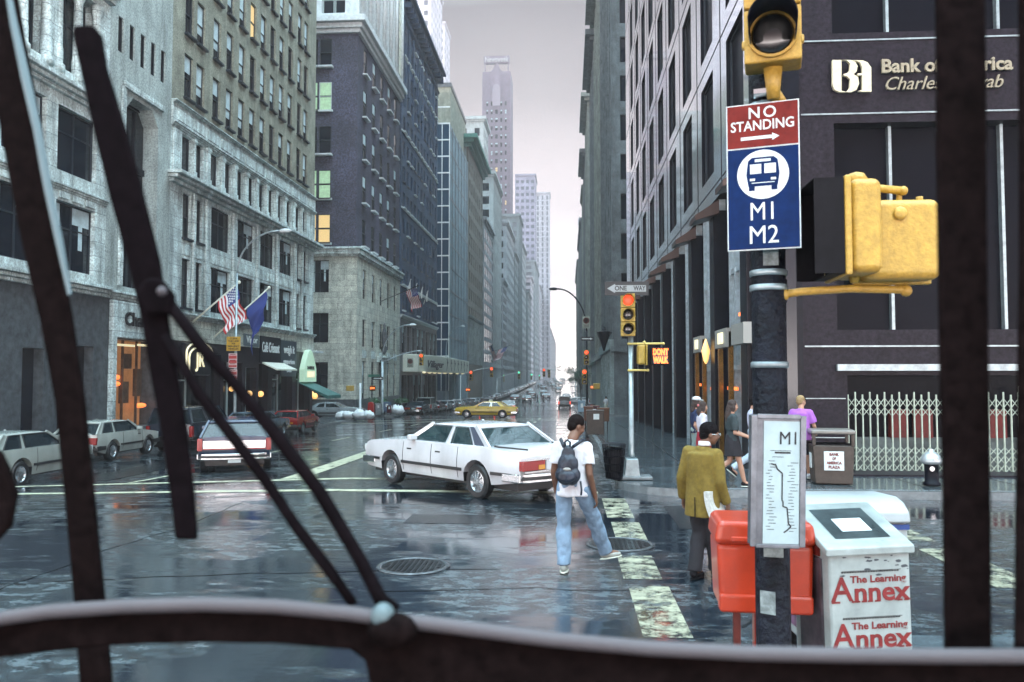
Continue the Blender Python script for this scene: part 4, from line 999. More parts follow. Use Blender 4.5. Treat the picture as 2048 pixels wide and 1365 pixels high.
# ------------------------------------------------------------------ right: glossy panelled corner building
b = building('granite_corner_building', 'glossy black and white panelled corner building with dark granite street end and bank sign', 9, 40)
X0 = 4.5; Y0, Y1 = 19.0, 60.6; M = MRt(Y1, X0); W = Y1 - Y0; S = MS(X0, Y0); wins = []; rects = []
mb = MB()
# street side: pale glossy panels with deep dark windows
P0 = 4.2; cols_ = []
u = W - 1.2 - 2.4
while u > .4: cols_.append((u, u + 2.15)); u -= P0
for r in range(8):
    z = 8.6 + r * 4.1
    for a, c in cols_: rects.append((a, c, z, z + 3.2)); wins.append((M, a, c, z, z + 3.2, .16, 'deep'))
facade(mb, M, W, 7.7, 42, rects, .18, 0, 1)
bpart(b, 'panelled_wall', mb, [PANEL, DARKMET])
mb = MB(); k = 0
for r in range(9): z = 8.6 + r * 4.1 - .45; mb.box(0, W, -.012, -.002, z - .03, z)
for a, c in cols_:
    for du in (-.87,): mb.box(a + du, a + du + .03, -.013, -.001, 7.7, 42)
mb.xf(M); bpart(b, 'panel_joint', mb, DARKMET)
ARC = glassmat('pale blue arcade glass', (.06, .11, .14), 0, .12, .05, .6); STEELP = mat('pale steel mullion', (.42, .50, .54), .3, metal=.3, noise_s=5, amt=.3)
# lower double height arcade
for i, (a, c) in enumerate(cols_):
    mb = MB(); mb.box(c + .3, c + 1.0, -.22, .35, -2, 7.2); mb.xf(M); bpart(b, 'arcade_pier', mb, DARKMET, bevel=.02)
    mb = MB(); mb.box(a - .45, a + .9, .3, .34, 0, 7.7, 0); mb.box(a + 1.0, c + .15, .3, .34, 0, 7.7, 0)
    for uu in (a - .5, a + .2, a + .92, a + 1.5, c + .1): mb.box(uu, uu + .09, .1, .3, -1.5, 7.7, 1)
    for z in (2.5, 5.2): mb.box(a - .45, c + .15, .12, .3, z, z + .14, 1)
    mb.xf(M); bpart(b, 'arcade_glazing', mb, [ARC, STEELP])
    mb = MB(); mb.add([(c + .3, -.8, 7.0), (c + 1.3, -.8, 7.0), (c + 1.3, -.1, 7.45), (c + .3, -.1, 7.45), (c + .3, -.8, 6.85), (c + 1.3, -.8, 6.85), (c + 1.3, -.1, 7.05), (c + .3, -.1, 7.05)], [(0, 1, 2, 3), (7, 6, 5, 4), (0, 4, 5, 1), (1, 5, 6, 2), (3, 2, 6, 7), (0, 3, 7, 4)]); mb.xf(M)
    bpart(b, 'bracket', mb, mat('brown metal bracket', (.06, .035, .03), .4, metal=.3))
mb = MB(); mb.box(0, W, .34, .5, -3, 7.7); mb.xf(M); bpart(b, 'arcade_backing', mb, DARKMET)
# gold framed entrance near the corner and lit shop interior glints
for yy in (21.3, 25.4):
  mb = MB(); mb.box(4.22, 4.34, yy, yy + .16, .15, 3.1); mb.box(4.22, 4.34, yy + 1.4, yy + 1.56, .15, 3.1); mb.box(4.22, 4.34, yy, yy + 1.56, 3.1, 3.5)
  bpart(b, 'bronze_door_frame', mb, mat('bronze door frame', (.35, .18, .05), .25, metal=.8, noise_s=6, amt=.3))
mb = MB(); mb.box(4.15, 4.3, 21.3, 22.9, 3.1, 3.6, 0); mb.box(4.15, 4.3, 25.4, 26.8, 3.1, 3.6, 0); mb.box(4.11, 4.15, 21.7, 22.3, 3.2, 3.5, 1); mb.box(4.11, 4.15, 25.8, 26.3, 3.2, 3.5, 1)
mb.box(4.1, 4.3, 19.0, 20.4, 3.1, 3.6, 0)
bpart(b, 'entrance_lintel', mb, [mat('grey lintel box', (.28, .28, .26), .4), LAMPC])
mb = MB(); mb.lathe([(.02, -.3), (.07, -.2), (.13, .1), (.08, .25), (.02, .45)], 12, (4.15, 24.4, 3.0)); bpart(b, 'hanging_lantern', mb, LAMPW, smooth=True)
mb = MB()
for y, z, l_ in ((24, 1.9, 1.6), (21.6, 1.95, 1.3), (27.5, 2.0, 1.0), (20.6, 3.9, .7), (33, 1.9, .6)): mb.box(4.72, 4.76, y, y + l_, z, z + .09)
mb.xf(Matrix.Translation((-.24, 0, 0))); bpart(b, 'neon_strip', mb, LAMPO)
# granite end facing the cross street
mb = MB(); WS = 42
rs = [(1.75, 9.6, 10.4, 14.2), (1.75, 9.6, 3.4, 8.25), (1.95, 8.9, -.2, 2.35), (11, 19, 10.4, 14.2), (11, 19, 3.4, 8.25), (11, 19, .5, 2.6), (1.75, 9.6, 16, 20), (11, 19, 16, 20)]
facade(mb, S, WS, -3, 42, rs, .6); 
mb.quad((X0 + WS, Y0, -3), (X0 + WS, Y1, -3), (X0 + WS, Y1, 42), (X0 + WS, Y0, 42)); mb.quad((X0, Y1, -3), (X0 + WS, Y1, -3), (X0 + WS, Y1, 42), (X0, Y1, 42)); mb.quad((X0, Y0, 42), (X0 + WS, Y0, 42), (X0 + WS, Y1, 42), (X0, Y1, 42))
bpart(b, 'granite_wall', mb, [GRANITE])
mb = MB(); mb.box(-.04, .95, -.06, .0, -2, 42, 0); mb.box(.1, .8, -.1, -.06, 0, 7.7, 1); mb.xf(S); bpart(b, 'corner_glazing', mb, [DARKMET, WIN])
for a, c, z0, z1 in rs:
    mb = MB(); mb.box(a, c, .45, .5, z0, z1, 0)
    n = 3
    if z0 > 3:
        for i in range(1, n + 1): uu = a + (c - a) * i / (n + 1) - .03 if i != 1 else a + 1.35; mb.box(uu, uu + .07, .3, .45, z0, z1, 1)
    mb.xf(S); bpart(b, 'office_window', mb, [WINDK, STEEL])
mb = MB()
for z in (3.0, 8.45, 10.2): mb.box(1.0, 40, -.03, -.002, z, z + .035)
for z in (.9, 1.8): mb.box(1.0, 1.9, -.012, -.002, z, z + .02)
mb.xf(S); bpart(b, 'granite_joint', mb, STEEL)
mb = MB(); mb.box(1.7, 9.2, -.12, .5, 2.45, 2.6); mb.xf(S); bpart(b, 'gate_head', mb, STEEL)
mb = MB(); mb.box(1.0, 30, -.8, -.003, -.3, .16); mb.xf(S); bpart(b, 'plinth_step', mb, GRANITE)
# bank sign
mb = MB()
def P2(x, y): p = PY(x, y, Y0); return (p.x - X0, p.z)
def poly(pts, m=0): mb.prism([P2(*q) for q in pts], -.14, -.06, m=m)
poly([(1661, 125), (1679, 125), (1679, 160), (1679, 186), (1690, 189), (1676, 189), (1665, 184), (1661, 174)])
poly([(1679, 125), (1697, 125), (1706, 128), (1711, 137), (1709, 148), (1703, 153), (1712, 159), (1714, 172), (1709, 184), (1698, 189), (1688, 189), (1695, 180), (1696, 163), (1690, 157), (1683, 156), (1683, 153), (1690, 151), (1695, 146), (1696, 132), (1690, 126)])
poly([(1697, 125.2), (1722, 126), (1731, 130), (1738, 140), (1738.5, 188), (1720, 188), (1720, 140), (1716, 130), (1709, 127)])
poly([(1711, 152), (1720, 151), (1720, 155), (1711, 156)])
poly([(1712, 187), (1720, 184), (1720, 188)])
mb.xf(S); bpart(b, 'bank_emblem', mb, mat('cream sign metal', (.62, .56, .40), .5, noise_s=8, amt=.15))
a0 = P2(1750, 135); a1 = P2(2010, 135)
mb = MB(); text(mb, 'Bank of America', (a0[0] + a1[0]) / 2 + .1, -.1, P2(1800, 137)[1], .44, ext=.03, off=.012, width=a1[0] - a0[0])
mb.xf(S); bpart(b, 'bank_lettering', mb, mat('weathered sign bronze', (.27, .23, .16), .5, noise_s=8, amt=.2))
mb = MB(); text(mb, 'Charles Schwab', (a0[0] + a1[0]) / 2, -.1, P2(1800, 172)[1], .44, ext=.03, off=.0, width=a1[0] - a0[0] - .3, shear=.35)
mb.xf(S); bpart(b, 'script_lettering', mb, mat('weathered sign bronze', (.27, .23, .16)))
place(b, wins)
# folding gate
t = thing('folding_gate', 'pale green folding scissor gate across the dark bank entrance', 'gate', (X0 + 2, Y0 + .1, .16))
GM = mat('pale green gate paint', (.52, .58, .48), .45, noise_s=6, amt=.2)
mb = MB(); n = 24; p_ = .165; x0 = 1.98
for i in range(n): mb.box(x0 + i * p_ - .012, x0 + i * p_ + .012, .06, .1, .12, 1.9 + .06 * (i % 2))
mb.xf(S); bpart(t, 'upright', mb, GM, kind=None)
mb = MB()
for z0, z1 in ((.14, .34), (.34, .54), (.54, .72), (1.42, 1.62), (1.62, 1.84)):
    for i in range(n - 1):
        a = x0 + i * p_
        mb.bar((a, .045, z0), (a + p_, .045, z1), .012, .014, (0, 1, 0)); mb.bar((a, .115, z1), (a + p_, .115, z0), .012, .014, (0, 1, 0))
mb.xf(S); bpart(t, 'scissor_lattice', mb, GM)
mb = MB(); mb.box(5.8, 5.9, .03, .13, .1, 2.1); mb.xf(S); bpart(t, 'end_post', mb, GM)
mb = MB(); mb.box(1.95, 8.0, -.0, .16, .05, .1); mb.xf(S); bpart(t, 'bottom_track', mb, mat('brass track', (.5, .4, .15), .35, metal=.5))

# red and pale display items seen through the gate
t = thing('red_display_stand', 'dark red display stands standing behind the folding gate', 'display stand', (X0 + 4, Y0 + .4, .16))
for u in (3.0, 3.55, 4.7, 5.2, 6.4, 7.1): mb = MB(); mb.box(u, u + .4, .25, .42, .9, 1.55); mb.xf(S); bpart(t, 'red_panel', mb, mat('dull red board', (.17, .02, .018), .6, noise_s=3, amt=.4))
mb = MB(); mb.box(2.2, 8.7, .3, .44, -.1, .9); mb.xf(S); bpart(t, 'base', mb, mat('grey board', (.10, .12, .12), .5, noise_s=2, amt=.6))

# ------------------------------------------------------------------ right: row of dark old buildings beyond
DK1 = mat('dark soot stone', (.10, .12, .13), .75, noise_s=.9, amt=.5, dirt=.5); DK2 = mat('dark olive stone', (.19, .21, .19), .75, noise_s=.8, amt=.4, dirt=.5)
for nm, lb, y0, y1, h, mt, nx, ny, cr_ in (
    ('dark_stone_building', 'dark soot stone building just beyond the panelled one', 78, 103, 66, DK1, 7, 15, 'big'),
    ('olive_stone_building', 'olive grey stone building with heavy cornice reaching out of the picture', 103.3, 128, 60, DK2, 7, 14, 'big'),
    ('bracketed_cornice_building', 'dark building with bracketed cornice stepping down to the sky', 128.3, 152, 58, DK1, 6, 13, 'big'),
    ('grey_cornice_building', 'narrow grey building with a big dark cornice, second step of the skyline', 168, 192, 62, DK2, 6, 14, 'big'),
    ('slim_dark_building', 'slim dark building, third step of the skyline', 192.4, 215, 57, DK1, 6, 13, 'big'),
    ('plain_grey_building', 'plain grey building where the right row starts to fade', 215.4, 235, 54, DK2, 5, 12, None),
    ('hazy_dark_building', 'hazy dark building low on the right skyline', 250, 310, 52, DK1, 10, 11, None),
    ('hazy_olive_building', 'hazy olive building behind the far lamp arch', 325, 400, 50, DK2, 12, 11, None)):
    far_building(nm, lb, 4.5, 26, y0, y1, h, mt, nx, ny, .6, .66, side='R', crown=cr_, piers=True, cap=14, south=(y0 < 90))
# pale shop fronts at street level on that side
t = thing('stone_shop_front', 'pale stone shop front with hanging carved lantern past the side street', 'shop front', (4.3, 82, gz(82)))
mb = MB()
for i in range(7): y = 78.1 + i * 3.4; mb.box(4.1, 4.5, y, y + .8, -3, 5.0); 
mb.box(4.0, 4.5, 78, 103, 5.0, 6.0); bpart(t, 'stone_pier', mb, STONE2)
mb = MB(); mb.lathe([(.08, -1.4), (.3, -.6), (.6, .1), (.7, .5), (.3, .6), (.1, 1.0)], 10, (3.6, 79.5, 6.3)); mb.box(3.6, 4.4, 79.4, 79.6, 6.6, 6.75); bpart(t, 'hanging_lantern', mb, DARKMET, smooth=False)

for o in list(scene.objects):
    if o.parent is None and o.get('category') in ('building', 'marquee') and o.location.x < -10:
        y = o.location.y
        o.location.y -= 1.1 if y < 90 else .9 if y < 125 else .8 if y < 150 else .3 if y < 200 else 0
# ------------------------------------------------------------------ cars
def paint(name, c, r=.22): return mat('car paint ' + name, c, r, spec=.5, coat=.6, noise_s=1.2, amt=.12, dirt=.25)
P_WHITE = paint('white', (.58, .58, .60)); P_CREAM = paint('pale grey', (.27, .30, .28)); P_DARK = paint('near black blue', (.012, .02, .035)); P_RED = paint('red', (.30, .022, .02))
P_SILV = paint('silver', (.30, .34, .36), .25); P_YEL = paint('taxi yellow', (.62, .42, .035)); P_GREY = paint('grey blue', (.10, .14, .18)); P_MAR = paint('maroon', (.07, .015, .02)); P_NAVY = paint('navy', (.015, .03, .07))
CGLASS = glassmat('car glass', (.012, .02, .025), .12, .04, .01, .5); CGLASS2 = glassmat('clear car glass', (.015, .035, .04), .30, .04, .01, .5)
TYRE = mat('tyre rubber', (.012, .013, .015), .5, noise_s=20, amt=.3); HUB = mat('wheel trim metal', (.40, .43, .45), .25, metal=.8, noise_s=6, amt=.2)
TAIL = mat('red tail lens', (.28, .012, .012), .2, coat=.5); TAILON = mat('lit tail lens', (.5, .02, .01), .2, emit=(1, .06, .02), es=2.2); AMB = mat('amber lens', (.6, .25, .03), .2, coat=.5); HEADL = mat('headlight glass', (.55, .6, .6), .1, coat=.5)
CTRIM = mat('black car trim', (.015, .016, .018), .4); PLATE = mat('pale number plate', (.5, .55, .55), .4); SEATM = mat('car seat cloth', (.035, .045, .055), .9); VINYL = mat('dark vinyl roof', (.03, .035, .06), .5, bump=.3, bscale=60)
STY = {
 'sedan': dict(prof=[(-2.68, .42), (-2.70, .62), (-2.69, .86), (-2.62, .93), (-1.72, .99), (.98, 1.0), (2.45, .90), (2.62, .86), (2.68, .74), (2.70, .50), (2.62, .34)], gh=(-1.72, -1.12, .28, 1.02), roof=1.40, L=5.4),
 'wagon': dict(prof=[(-2.62, .42), (-2.66, .62), (-2.63, .98), (-2.5, 1.0), (.98, 1.0), (2.45, .90), (2.62, .86), (2.68, .74), (2.70, .50), (2.62, .34)], gh=(-2.56, -2.2, .28, 1.02), roof=1.44, L=5.3),
 'hatch': dict(prof=[(-2.02, .40), (-2.06, .60), (-2.04, .92), (-1.95, .96), (.82, .95), (1.85, .82), (2.0, .78), (2.06, .66), (2.06, .48), (2.0, .32)], gh=(-1.98, -1.45, .15, .86), roof=1.36, L=4.1),
 'van': dict(prof=[(-2.3, .40), (-2.34, .60), (-2.33, 1.1), (-2.3, 1.14), (1.35, 1.12), (2.05, .98), (2.25, .92), (2.32, .76), (2.32, .50), (2.25, .32)], gh=(-2.31, -2.2, .6, 1.4), roof=1.85, L=4.6),
 'truck': dict(prof=[(-2.5, .52), (-2.54, .70), (-2.52, 1.12), (-2.4, 1.16), (1.0, 1.16), (2.2, 1.08), (2.45, 1.04), (2.52, .86), (2.52, .60), (2.45, .45)], gh=(-2.45, -2.3, .35, 1.0), roof=1.78, L=5.0),
}
CARM = {}
def car(style, body, label, loc, heading, group=None, detail=2, tail=False, stripe=None, roofm=None, glass=None, name='parked_car', cat='car', hw=None, wx=None, roofsign=False, reg=''):
    "heading: world direction of the nose in degrees from +X. Local x is forward."
    S_ = STY[style]; t = thing(name, label, cat, loc, R(heading), group)
    hw = hw or (.96 if S_['L'] > 4.5 else .82); gl = glass or CGLASS
    fw = wx[1] if wx else S_['L'] * .30; rw = wx[0] if wx else -S_['L'] * .262; wr = .33 if style != 'truck' else .38
    key = (style, body.name, detail, hw, roofm.name if roofm else '')
    def outline():
        pts = []; pr = S_['prof']; zb = pr[-1][1] - .04
        # bottom from front to rear with arches
        top = list(pr); bot = []
        for cxx in (fw, rw):
            a = wr + .075
            bot.append((cxx + a, zb))
            for k in range(1, 10): th = math.pi * k / 10; bot.append((cxx + a * math.cos(th), wr + (a) * math.sin(th) * 1.02 if wr + a * math.sin(th) > zb else zb))
            bot.append((cxx - a, zb))
        return top + bot
    # body
    bm = bmesh.new(); ol = outline()
    for side in (1,):
        vs = [bm.verts.new((x, -hw, z)) for x, z in ol]; f = bm.faces.new(vs)
    r = bmesh.ops.extrude_face_region(bm, geom=[f]); bmesh.ops.translate(bm, verts=[v for v in r['geom'] if isinstance(v, bmesh.types.BMVert)], vec=(0, 2 * hw, 0))
    for z in (.48, .60, .74, .86):
        bmesh.ops.bisect_plane(bm, geom=bm.verts[:] + bm.edges[:] + bm.faces[:], plane_co=(0, 0, z), plane_no=(0, 0, 1))
    for x in [i * .3 for i in range(-9, 10)]:
        bmesh.ops.bisect_plane(bm, geom=bm.verts[:] + bm.edges[:] + bm.faces[:], plane_co=(x, 0, 0), plane_no=(1, 0, 0))
    for y in (-hw * .6, 0, hw * .6):
        bmesh.ops.bisect_plane(bm, geom=bm.verts[:] + bm.edges[:] + bm.faces[:], plane_co=(0, y, 0), plane_no=(0, 1, 0))
    hl = S_['L'] / 2; zt = 1.0
    for v in bm.verts:
        x, y, z = v.co; q = abs(x) / hl
        pl = 1 - .07 * max(0, (q - .45) / .55) ** 2.2
        vt = 1 - .055 * max(0, (z - .66) / .4) ** 1.5 - .05 * max(0, (.55 - z) / .25)
        v.co.y = y * pl * vt
        if z > .8: v.co.z += .035 * (1 - (y / hw) ** 2)      # crown of bonnet and boot
        if abs(x) > hl * .9: v.co.x -= math.copysign(.09 * (y / hw) ** 2, x)
    bmesh.ops.recalc_face_normals(bm, faces=bm.faces)
    me = bpy.data.meshes.new('body'); bm.to_mesh(me); bm.free(); me.materials.append(body); me.materials.append(CTRIM)
    me.polygons.foreach_set('use_smooth', [True] * len(me.polygons))
    for p in me.polygons:
        if p.center.z < .5 and abs(p.normal.y) < .5: p.material_index = 1
    o = link('body', me, t); bv = o.modifiers.new('bevel', 'BEVEL'); bv.width = .035; bv.segments = 3; bv.angle_limit = R(40); bv.harden_normals = True
    # greenhouse
    g0, g1, g2, g3 = S_['gh']; zb = 1.0 - .03 if S_['L'] > 4.5 else .93; zr = S_['roof']
    if style == 'van': zb = 1.12
    if style == 'truck': zb = 1.14
    yb, yt = hw * .90, hw * .70
    if style in ('van',): yt = hw * .8
    C = {}
    for s in (-1, 1):
        C['rb', s] = Vector((g0, s * yb, zb)); C['rt', s] = Vector((g1, s * yt, zr - .04)); C['ft', s] = Vector((g2, s * yt, zr - .04)); C['fb', s] = Vector((g3, s * yb * .97, zb - .01))
    mb = MB(); mb.quad(C['fb', -1], C['fb', 1], C['ft', 1], C['ft', -1]); part(t, 'windscreen', mb, gl)
    mb = MB(); mb.quad(C['rb', 1], C['rb', -1], C['rt', -1], C['rt', 1]); part(t, 'rear_window', mb, gl)
    def sp(s, u, v):
        a = C['rb', s].lerp(C['fb', s], u); b_ = C['rt', s].lerp(C['ft', s], u); return a.lerp(b_, v)
    div = {'sedan': [(.17, .44), (.50, .96)], 'wagon': [(.04, .36), (.40, .62), (.66, .97)], 'hatch': [(.10, .34), (.40, .95)], 'van': [(.04, .40), (.44, .68), (.72, .97)], 'truck': [(.04, .40), (.44, .66), (.70, .96)]}[style]
    for s in (-1, 1):
        for (a, c) in div:
            mb = MB(); q = [sp(s, a, .06), sp(s, c, .06), sp(s, c, .93), sp(s, a, .93)]; mb.quad(*[p + Vector((0, s * .006, 0)) for p in q]); part(t, 'side_window', mb, gl)
            if detail > 1:
                mb = MB()
                for i in range(4): mb.bar(q[i] + Vector((0, s * .012, 0)), q[(i + 1) % 4] + Vector((0, s * .012, 0)), .022, .022, (0, 1, 0))
                part(t, 'window_trim', mb, CHROME if style != 'hatch' else CTRIM)
    mb = MB()
    for s in (-1, 1):
        us = [0.0] + [x for d in div for x in d] + [1.0]
        for i in range(0, len(us), 2): # pillars: sheets of body colour between the windows
            a, c = us[i], us[i + 1] if i + 1 < len(us) else 1.0
            q = [sp(s, a, -.02), sp(s, c, -.02), sp(s, c, 1.0), sp(s, a, 1.0)]; off = Vector((0, s * .003, 0)); inn = Vector((0, -s * .05, 0))
            mb.add([p + off for p in q] + [p + off + inn for p in q], [(0, 1, 2, 3), (7, 6, 5, 4), (0, 4, 5, 1), (1, 5, 6, 2), (2, 6, 7, 3), (3, 7, 4, 0)])
        mb.bar(sp(s, 0, -.02), sp(s, 1, -.02), .04, .09, (0, 0, 1)); mb.bar(C['fb', s], C['ft', s], .07, .05, (0, 1, 0)); mb.bar(C['rb', s], C['rt', s], .08, .05, (0, 1, 0))
    part(t, 'pillar_frame', mb, body)
    if style == 'sedan' and detail > 2:
        for s in (-1, 1): mb = MB(); mb.quad(*[sp(s, a, v) + Vector((0, s * .012, 0)) for a, v in ((.035, .05), (.15, .05), (.15, .95), (.06, .95))]); part(t, 'rear_pillar_panel', mb, VINYL)
        mb = MB(); mb.box(-hl + .02, -hl + .95, -hw * .80, -hw * .79, .99, 1.02); mb.box(-hl + .02, -hl + .95, hw * .79, hw * .80, .99, 1.02); part(t, 'boot_seam', mb, CTRIM)
    mb = MB(); nx, ny = 8, 8; x0, x1 = g1 - .07, g2 + .07
    for side in (0, 1):
        for i in range(nx + 1):
            for j in range(ny + 1):
                u = i / nx * 2 - 1; v = j / ny * 2 - 1
                z = zr - .055 + .055 * (1 - u ** 4 * .9) * (1 - v ** 4 * .8) - side * .05
                mb.v.append((x0 + (x1 - x0) * i / nx, v * (yt + .02), z))
    st = (nx + 1) * (ny + 1)
    for side in (0, 1):
        for i in range(nx):
            for j in range(ny):
                a = side * st + i * (ny + 1) + j; mb.f.append((a, a + 1, a + ny + 2, a + ny + 1)); mb.m.append(0)
    for i in range(nx):
        for j in (0, ny): a = i * (ny + 1) + j; mb.f.append((a, a + ny + 1, a + ny + 1 + st, a + st)); mb.m.append(0)
    for j in range(ny):
        for i in (0, nx): a = i * (ny + 1) + j; mb.f.append((a, a + 1, a + 1 + st, a + st)); mb.m.append(0)
    part(t, 'roof', mb, roofm or body, smooth=True)
    # wheels
    for cxx in (fw, rw):
        for s in (-1, 1):
            w_ = MB(); y = s * (hw - .13)
            prof = [(wr * .5, -.03), (wr * .61, -.045), (wr * .65, -.10), (wr * .9, -.105), (wr, -.07), (wr, .07), (wr * .9, .105), (wr * .65, .10), (wr * .61, .045), (wr * .5, .03)]
            w_.lathe(prof, 24); w_.xf(Matrix.Translation((cxx, y, wr)) @ Matrix.Rotation(R(90), 4, 'X')); wo = part(t, 'wheel', w_, TYRE, smooth=False)
            r_ = MB(); r_.lathe([(wr * .64, -.085), (wr * .64, .085), (wr * .58, .09), (wr * .5, .055), (wr * .2, .07), (.06, .095), (.01, .095)] if s < 0 else [(wr * .64, .085), (wr * .64, -.085), (wr * .58, -.09), (wr * .5, -.055), (wr * .2, -.07), (.06, -.095), (.01, -.095)], 20)
            if detail > 1:
                for k in range(10): a = 2 * math.pi * k / 10; r_.bar((.07 * math.cos(a), .07 * math.sin(a), -s * .082), (wr * .56 * math.cos(a), wr * .56 * math.sin(a), -s * .075), .018, .02)
            r_.xf(Matrix.Translation((cxx, y, wr)) @ Matrix.Rotation(R(90), 4, 'X')); part(wo, 'rim', r_, HUB, smooth=False)
    # bumpers, lights
    bw = hw * .97; bc = CHROME if style in ('sedan', 'wagon') else CTRIM
    for nm, sx_ in (('front_bumper', 1), ('rear_bumper', -1)):
        mb = MB(); n_ = 10; zt_ = .56; zl = .40
        if style == 'truck': zt_, zl = .66, .5
        for i in range(n_ + 1):
            v = i / n_ * 2 - 1; x = sx_ * (hl + .06 - .13 * v ** 2 - (.10 if abs(v) == 1 else 0)); mb.v += [(x, v * bw, zl), (x, v * bw, zt_), (x - sx_ * .14, v * bw, zt_), (x - sx_ * .14, v * bw, zl)]
        for i in range(n_):
            a = i * 4
            for q in range(4): mb.f.append((a + q, a + (q + 1) % 4, a + 4 + (q + 1) % 4, a + 4 + q)); mb.m.append(0)
        mb.f += [(0, 1, 2, 3), (n_ * 4, n_ * 4 + 1, n_ * 4 + 2, n_ * 4 + 3)]; mb.m += [0, 0]
        for s in (-1, 1): mb.box(min(sx_ * (hl - .55), sx_ * (hl - .05)), max(sx_ * (hl - .55), sx_ * (hl - .05)), s * bw * .985 - .02, s * bw * .985 + .02, zl + .01, zt_ - .01)
        bo = part(t, nm, mb, bc, bevel=.015)
        if detail > 0:
            mb = MB(); zz = (zl + zt_) / 2
            for i in range(n_):
                v0, v1 = i / n_ * 2 - 1, (i + 1) / n_ * 2 - 1; xx = lambda v: sx_ * (hl + .07 - .13 * v ** 2)
                mb.quad((xx(v0) + sx_ * .012, v0 * bw * .96, zz - .03), (xx(v1) + sx_ * .012, v1 * bw * .96, zz - .03), (xx(v1) + sx_ * .012, v1 * bw * .96, zz + .03), (xx(v0) + sx_ * .012, v0 * bw * .96, zz + .03))
            part(bo, 'rubber_strip', mb, CTRIM)
    tz0, tz1 = (.62, .80) if style in ('sedan',) else (.60, .84); rx = -hl - .005
    tl = TAILON if tail else TAIL
    if style in ('wagon', 'van', 'truck'):
        for s in (-1, 1):
            mb = MB(); y0, y1 = sorted((s * (hw - .16), s * (hw - .03))); mb.box(rx - .0, rx + .16, y0, y1, .64, .96 if style == 'wagon' else 1.05); part(t, 'tail_light', mb, tl, bevel=.01)
    else:
        for s in (-1, 1):
            mb = MB(); y0, y1 = sorted((s * .34, s * (hw - .06))); mb.box(rx + .0, rx + .12, y0, y1, tz0, tz1); part(t, 'tail_light', mb, tl, bevel=.012)
            mb = MB(); y0, y1 = sorted((s * .36, s * (.52))); mb.box(rx - .012, rx + .02, y0, y1, tz0 + .02, tz0 + .10); part(t, 'reversing_light', mb, AMB)
    if style == 'wagon':
        mb = MB(); mb.box(rx - .018, rx + .02, -hw + .18, hw - .18, .70, .90); part(t, 'chrome_panel', mb, CHROME)
        mb = MB(); mb.box(rx - .03, rx - .017, -hw + .17, hw - .17, .675, .70); part(t, 'red_strip', mb, TAIL)
    if style == 'sedan' and detail > 1:
        mb = MB(); mb.box(rx - .012, rx + .02, -.33, .33, tz0, tz1); part(t, 'rear_panel', mb, body); mb = MB(); mb.box(rx - .01, rx + .03, -hw * .86, hw * .86, tz1 + .005, tz1 + .03); mb.box(rx - .01, rx + .03, -hw * .86, hw * .86, tz0 - .03, tz0 - .005); part(t, 'chrome_strip', mb, CHROME)
    mb = MB(); pz = .62 if style == 'sedan' else .30 if style == 'wagon' else .62
    if style == 'sedan': mb.box(rx - .035, rx - .013, -.16, .16, .63, .78)
    else: mb.box(rx - .03, rx + .0, -.16, .16, pz + .02, pz + .16)
    part(t, 'number_plate', mb, PLATE)
    fx = hl - .0
    for s in (-1, 1):
        mb = MB(); y0, y1 = sorted((s * .48, s * (hw - .10))); mb.box(fx - .12, fx + .005, y0, y1, .66, .80); part(t, 'headlight', mb, HEADL, bevel=.012)
    mb = MB(); mb.box(fx - .1, fx + .008, -.46, .46, .64, .82)
    for i in range(12): mb.box(fx + .008, fx + .016, -.44 + i * .08, -.425 + i * .08, .65, .81, 1)
    part(t, 'grille', mb, [CTRIM, CHROME])
    # side trim, door lines, handles, mirror
    for s in (-1, 1):
        yy = s * hw * .995
        mb = MB(); y0, y1 = sorted((yy, yy + s * .018)); a0, a1 = rw + wr + .1, fw - wr - .1
        mb.box(a0, a1, y0, y1, .50 if detail > 1 else .46, .56)
        if style in ('sedan', 'wagon'):
            q0 = rw - wr - .1; mb.bar((q0, s * hw * .995, .53), (-hl + .12, s * hw * .935, .53), .012, .06, (0, 0, 1)); q1 = fw + wr + .1; mb.bar((q1, s * hw * .995, .53), (hl - .12, s * hw * .93, .53), .012, .06, (0, 0, 1))
        part(t, 'side_moulding', mb, CTRIM)
        if detail > 0:
            mb = MB(); sy_ = lambda z: hw * (1 - .055 * max(0, (z - .66) / .4) ** 1.5 - .05 * max(0, (.55 - z) / .25))
            zz_ = [.36, .42, .48, .54, .60, .66, .72, .78, .84, .90, .95]
            xs_ = {'sedan': (-.85, .02, 1.02), 'wagon': (-.9, -.0, 1.0), 'hatch': (-.5, .75), 'van': (-.9, .0, 1.2), 'truck': (-.9, .0, .95)}[style]
            for x in xs_:
                for za, zb_ in zip(zz_, zz_[1:]): mb.bar((x, s * (sy_(za) + .001), za), (x, s * (sy_(zb_) + .001), zb_), .012, .008, (1, 0, 0))
            part(t, 'door_seam', mb, CTRIM)
            for x in xs_[1:]:
                mb = MB(); y0, y1 = sorted((s * hw * .955, s * (hw * .955 + .035))); mb.box(x - .30, x - .14, y0, y1, .80, .83); part(t, 'door_handle', mb, CTRIM)
    if detail > 0:
        for s in (-1, 1):
            mb = MB(); x = g3 - .42; mb.box(x, x + .12, min(s * yb, s * (yb + .2)), max(s * yb, s * (yb + .2)), zb + .03, zb + .15); part(t, 'side_mirror', mb, body if detail > 1 else CTRIM, bevel=.03)
        mb = MB()
        for x in (-.75, .25):
            for y in (-.38, .38): mb.box(x - .07, x + .07, y - .24, y + .24, .55, 1.14); mb.box(x - .05, x + .05, y - .12, y + .12, 1.14, 1.28)
        mb.box(g0 + .3, g3 - .3, -hw * .8, hw * .8, .5, .75); part(t, 'seat', mb, SEATM, bevel=.03)
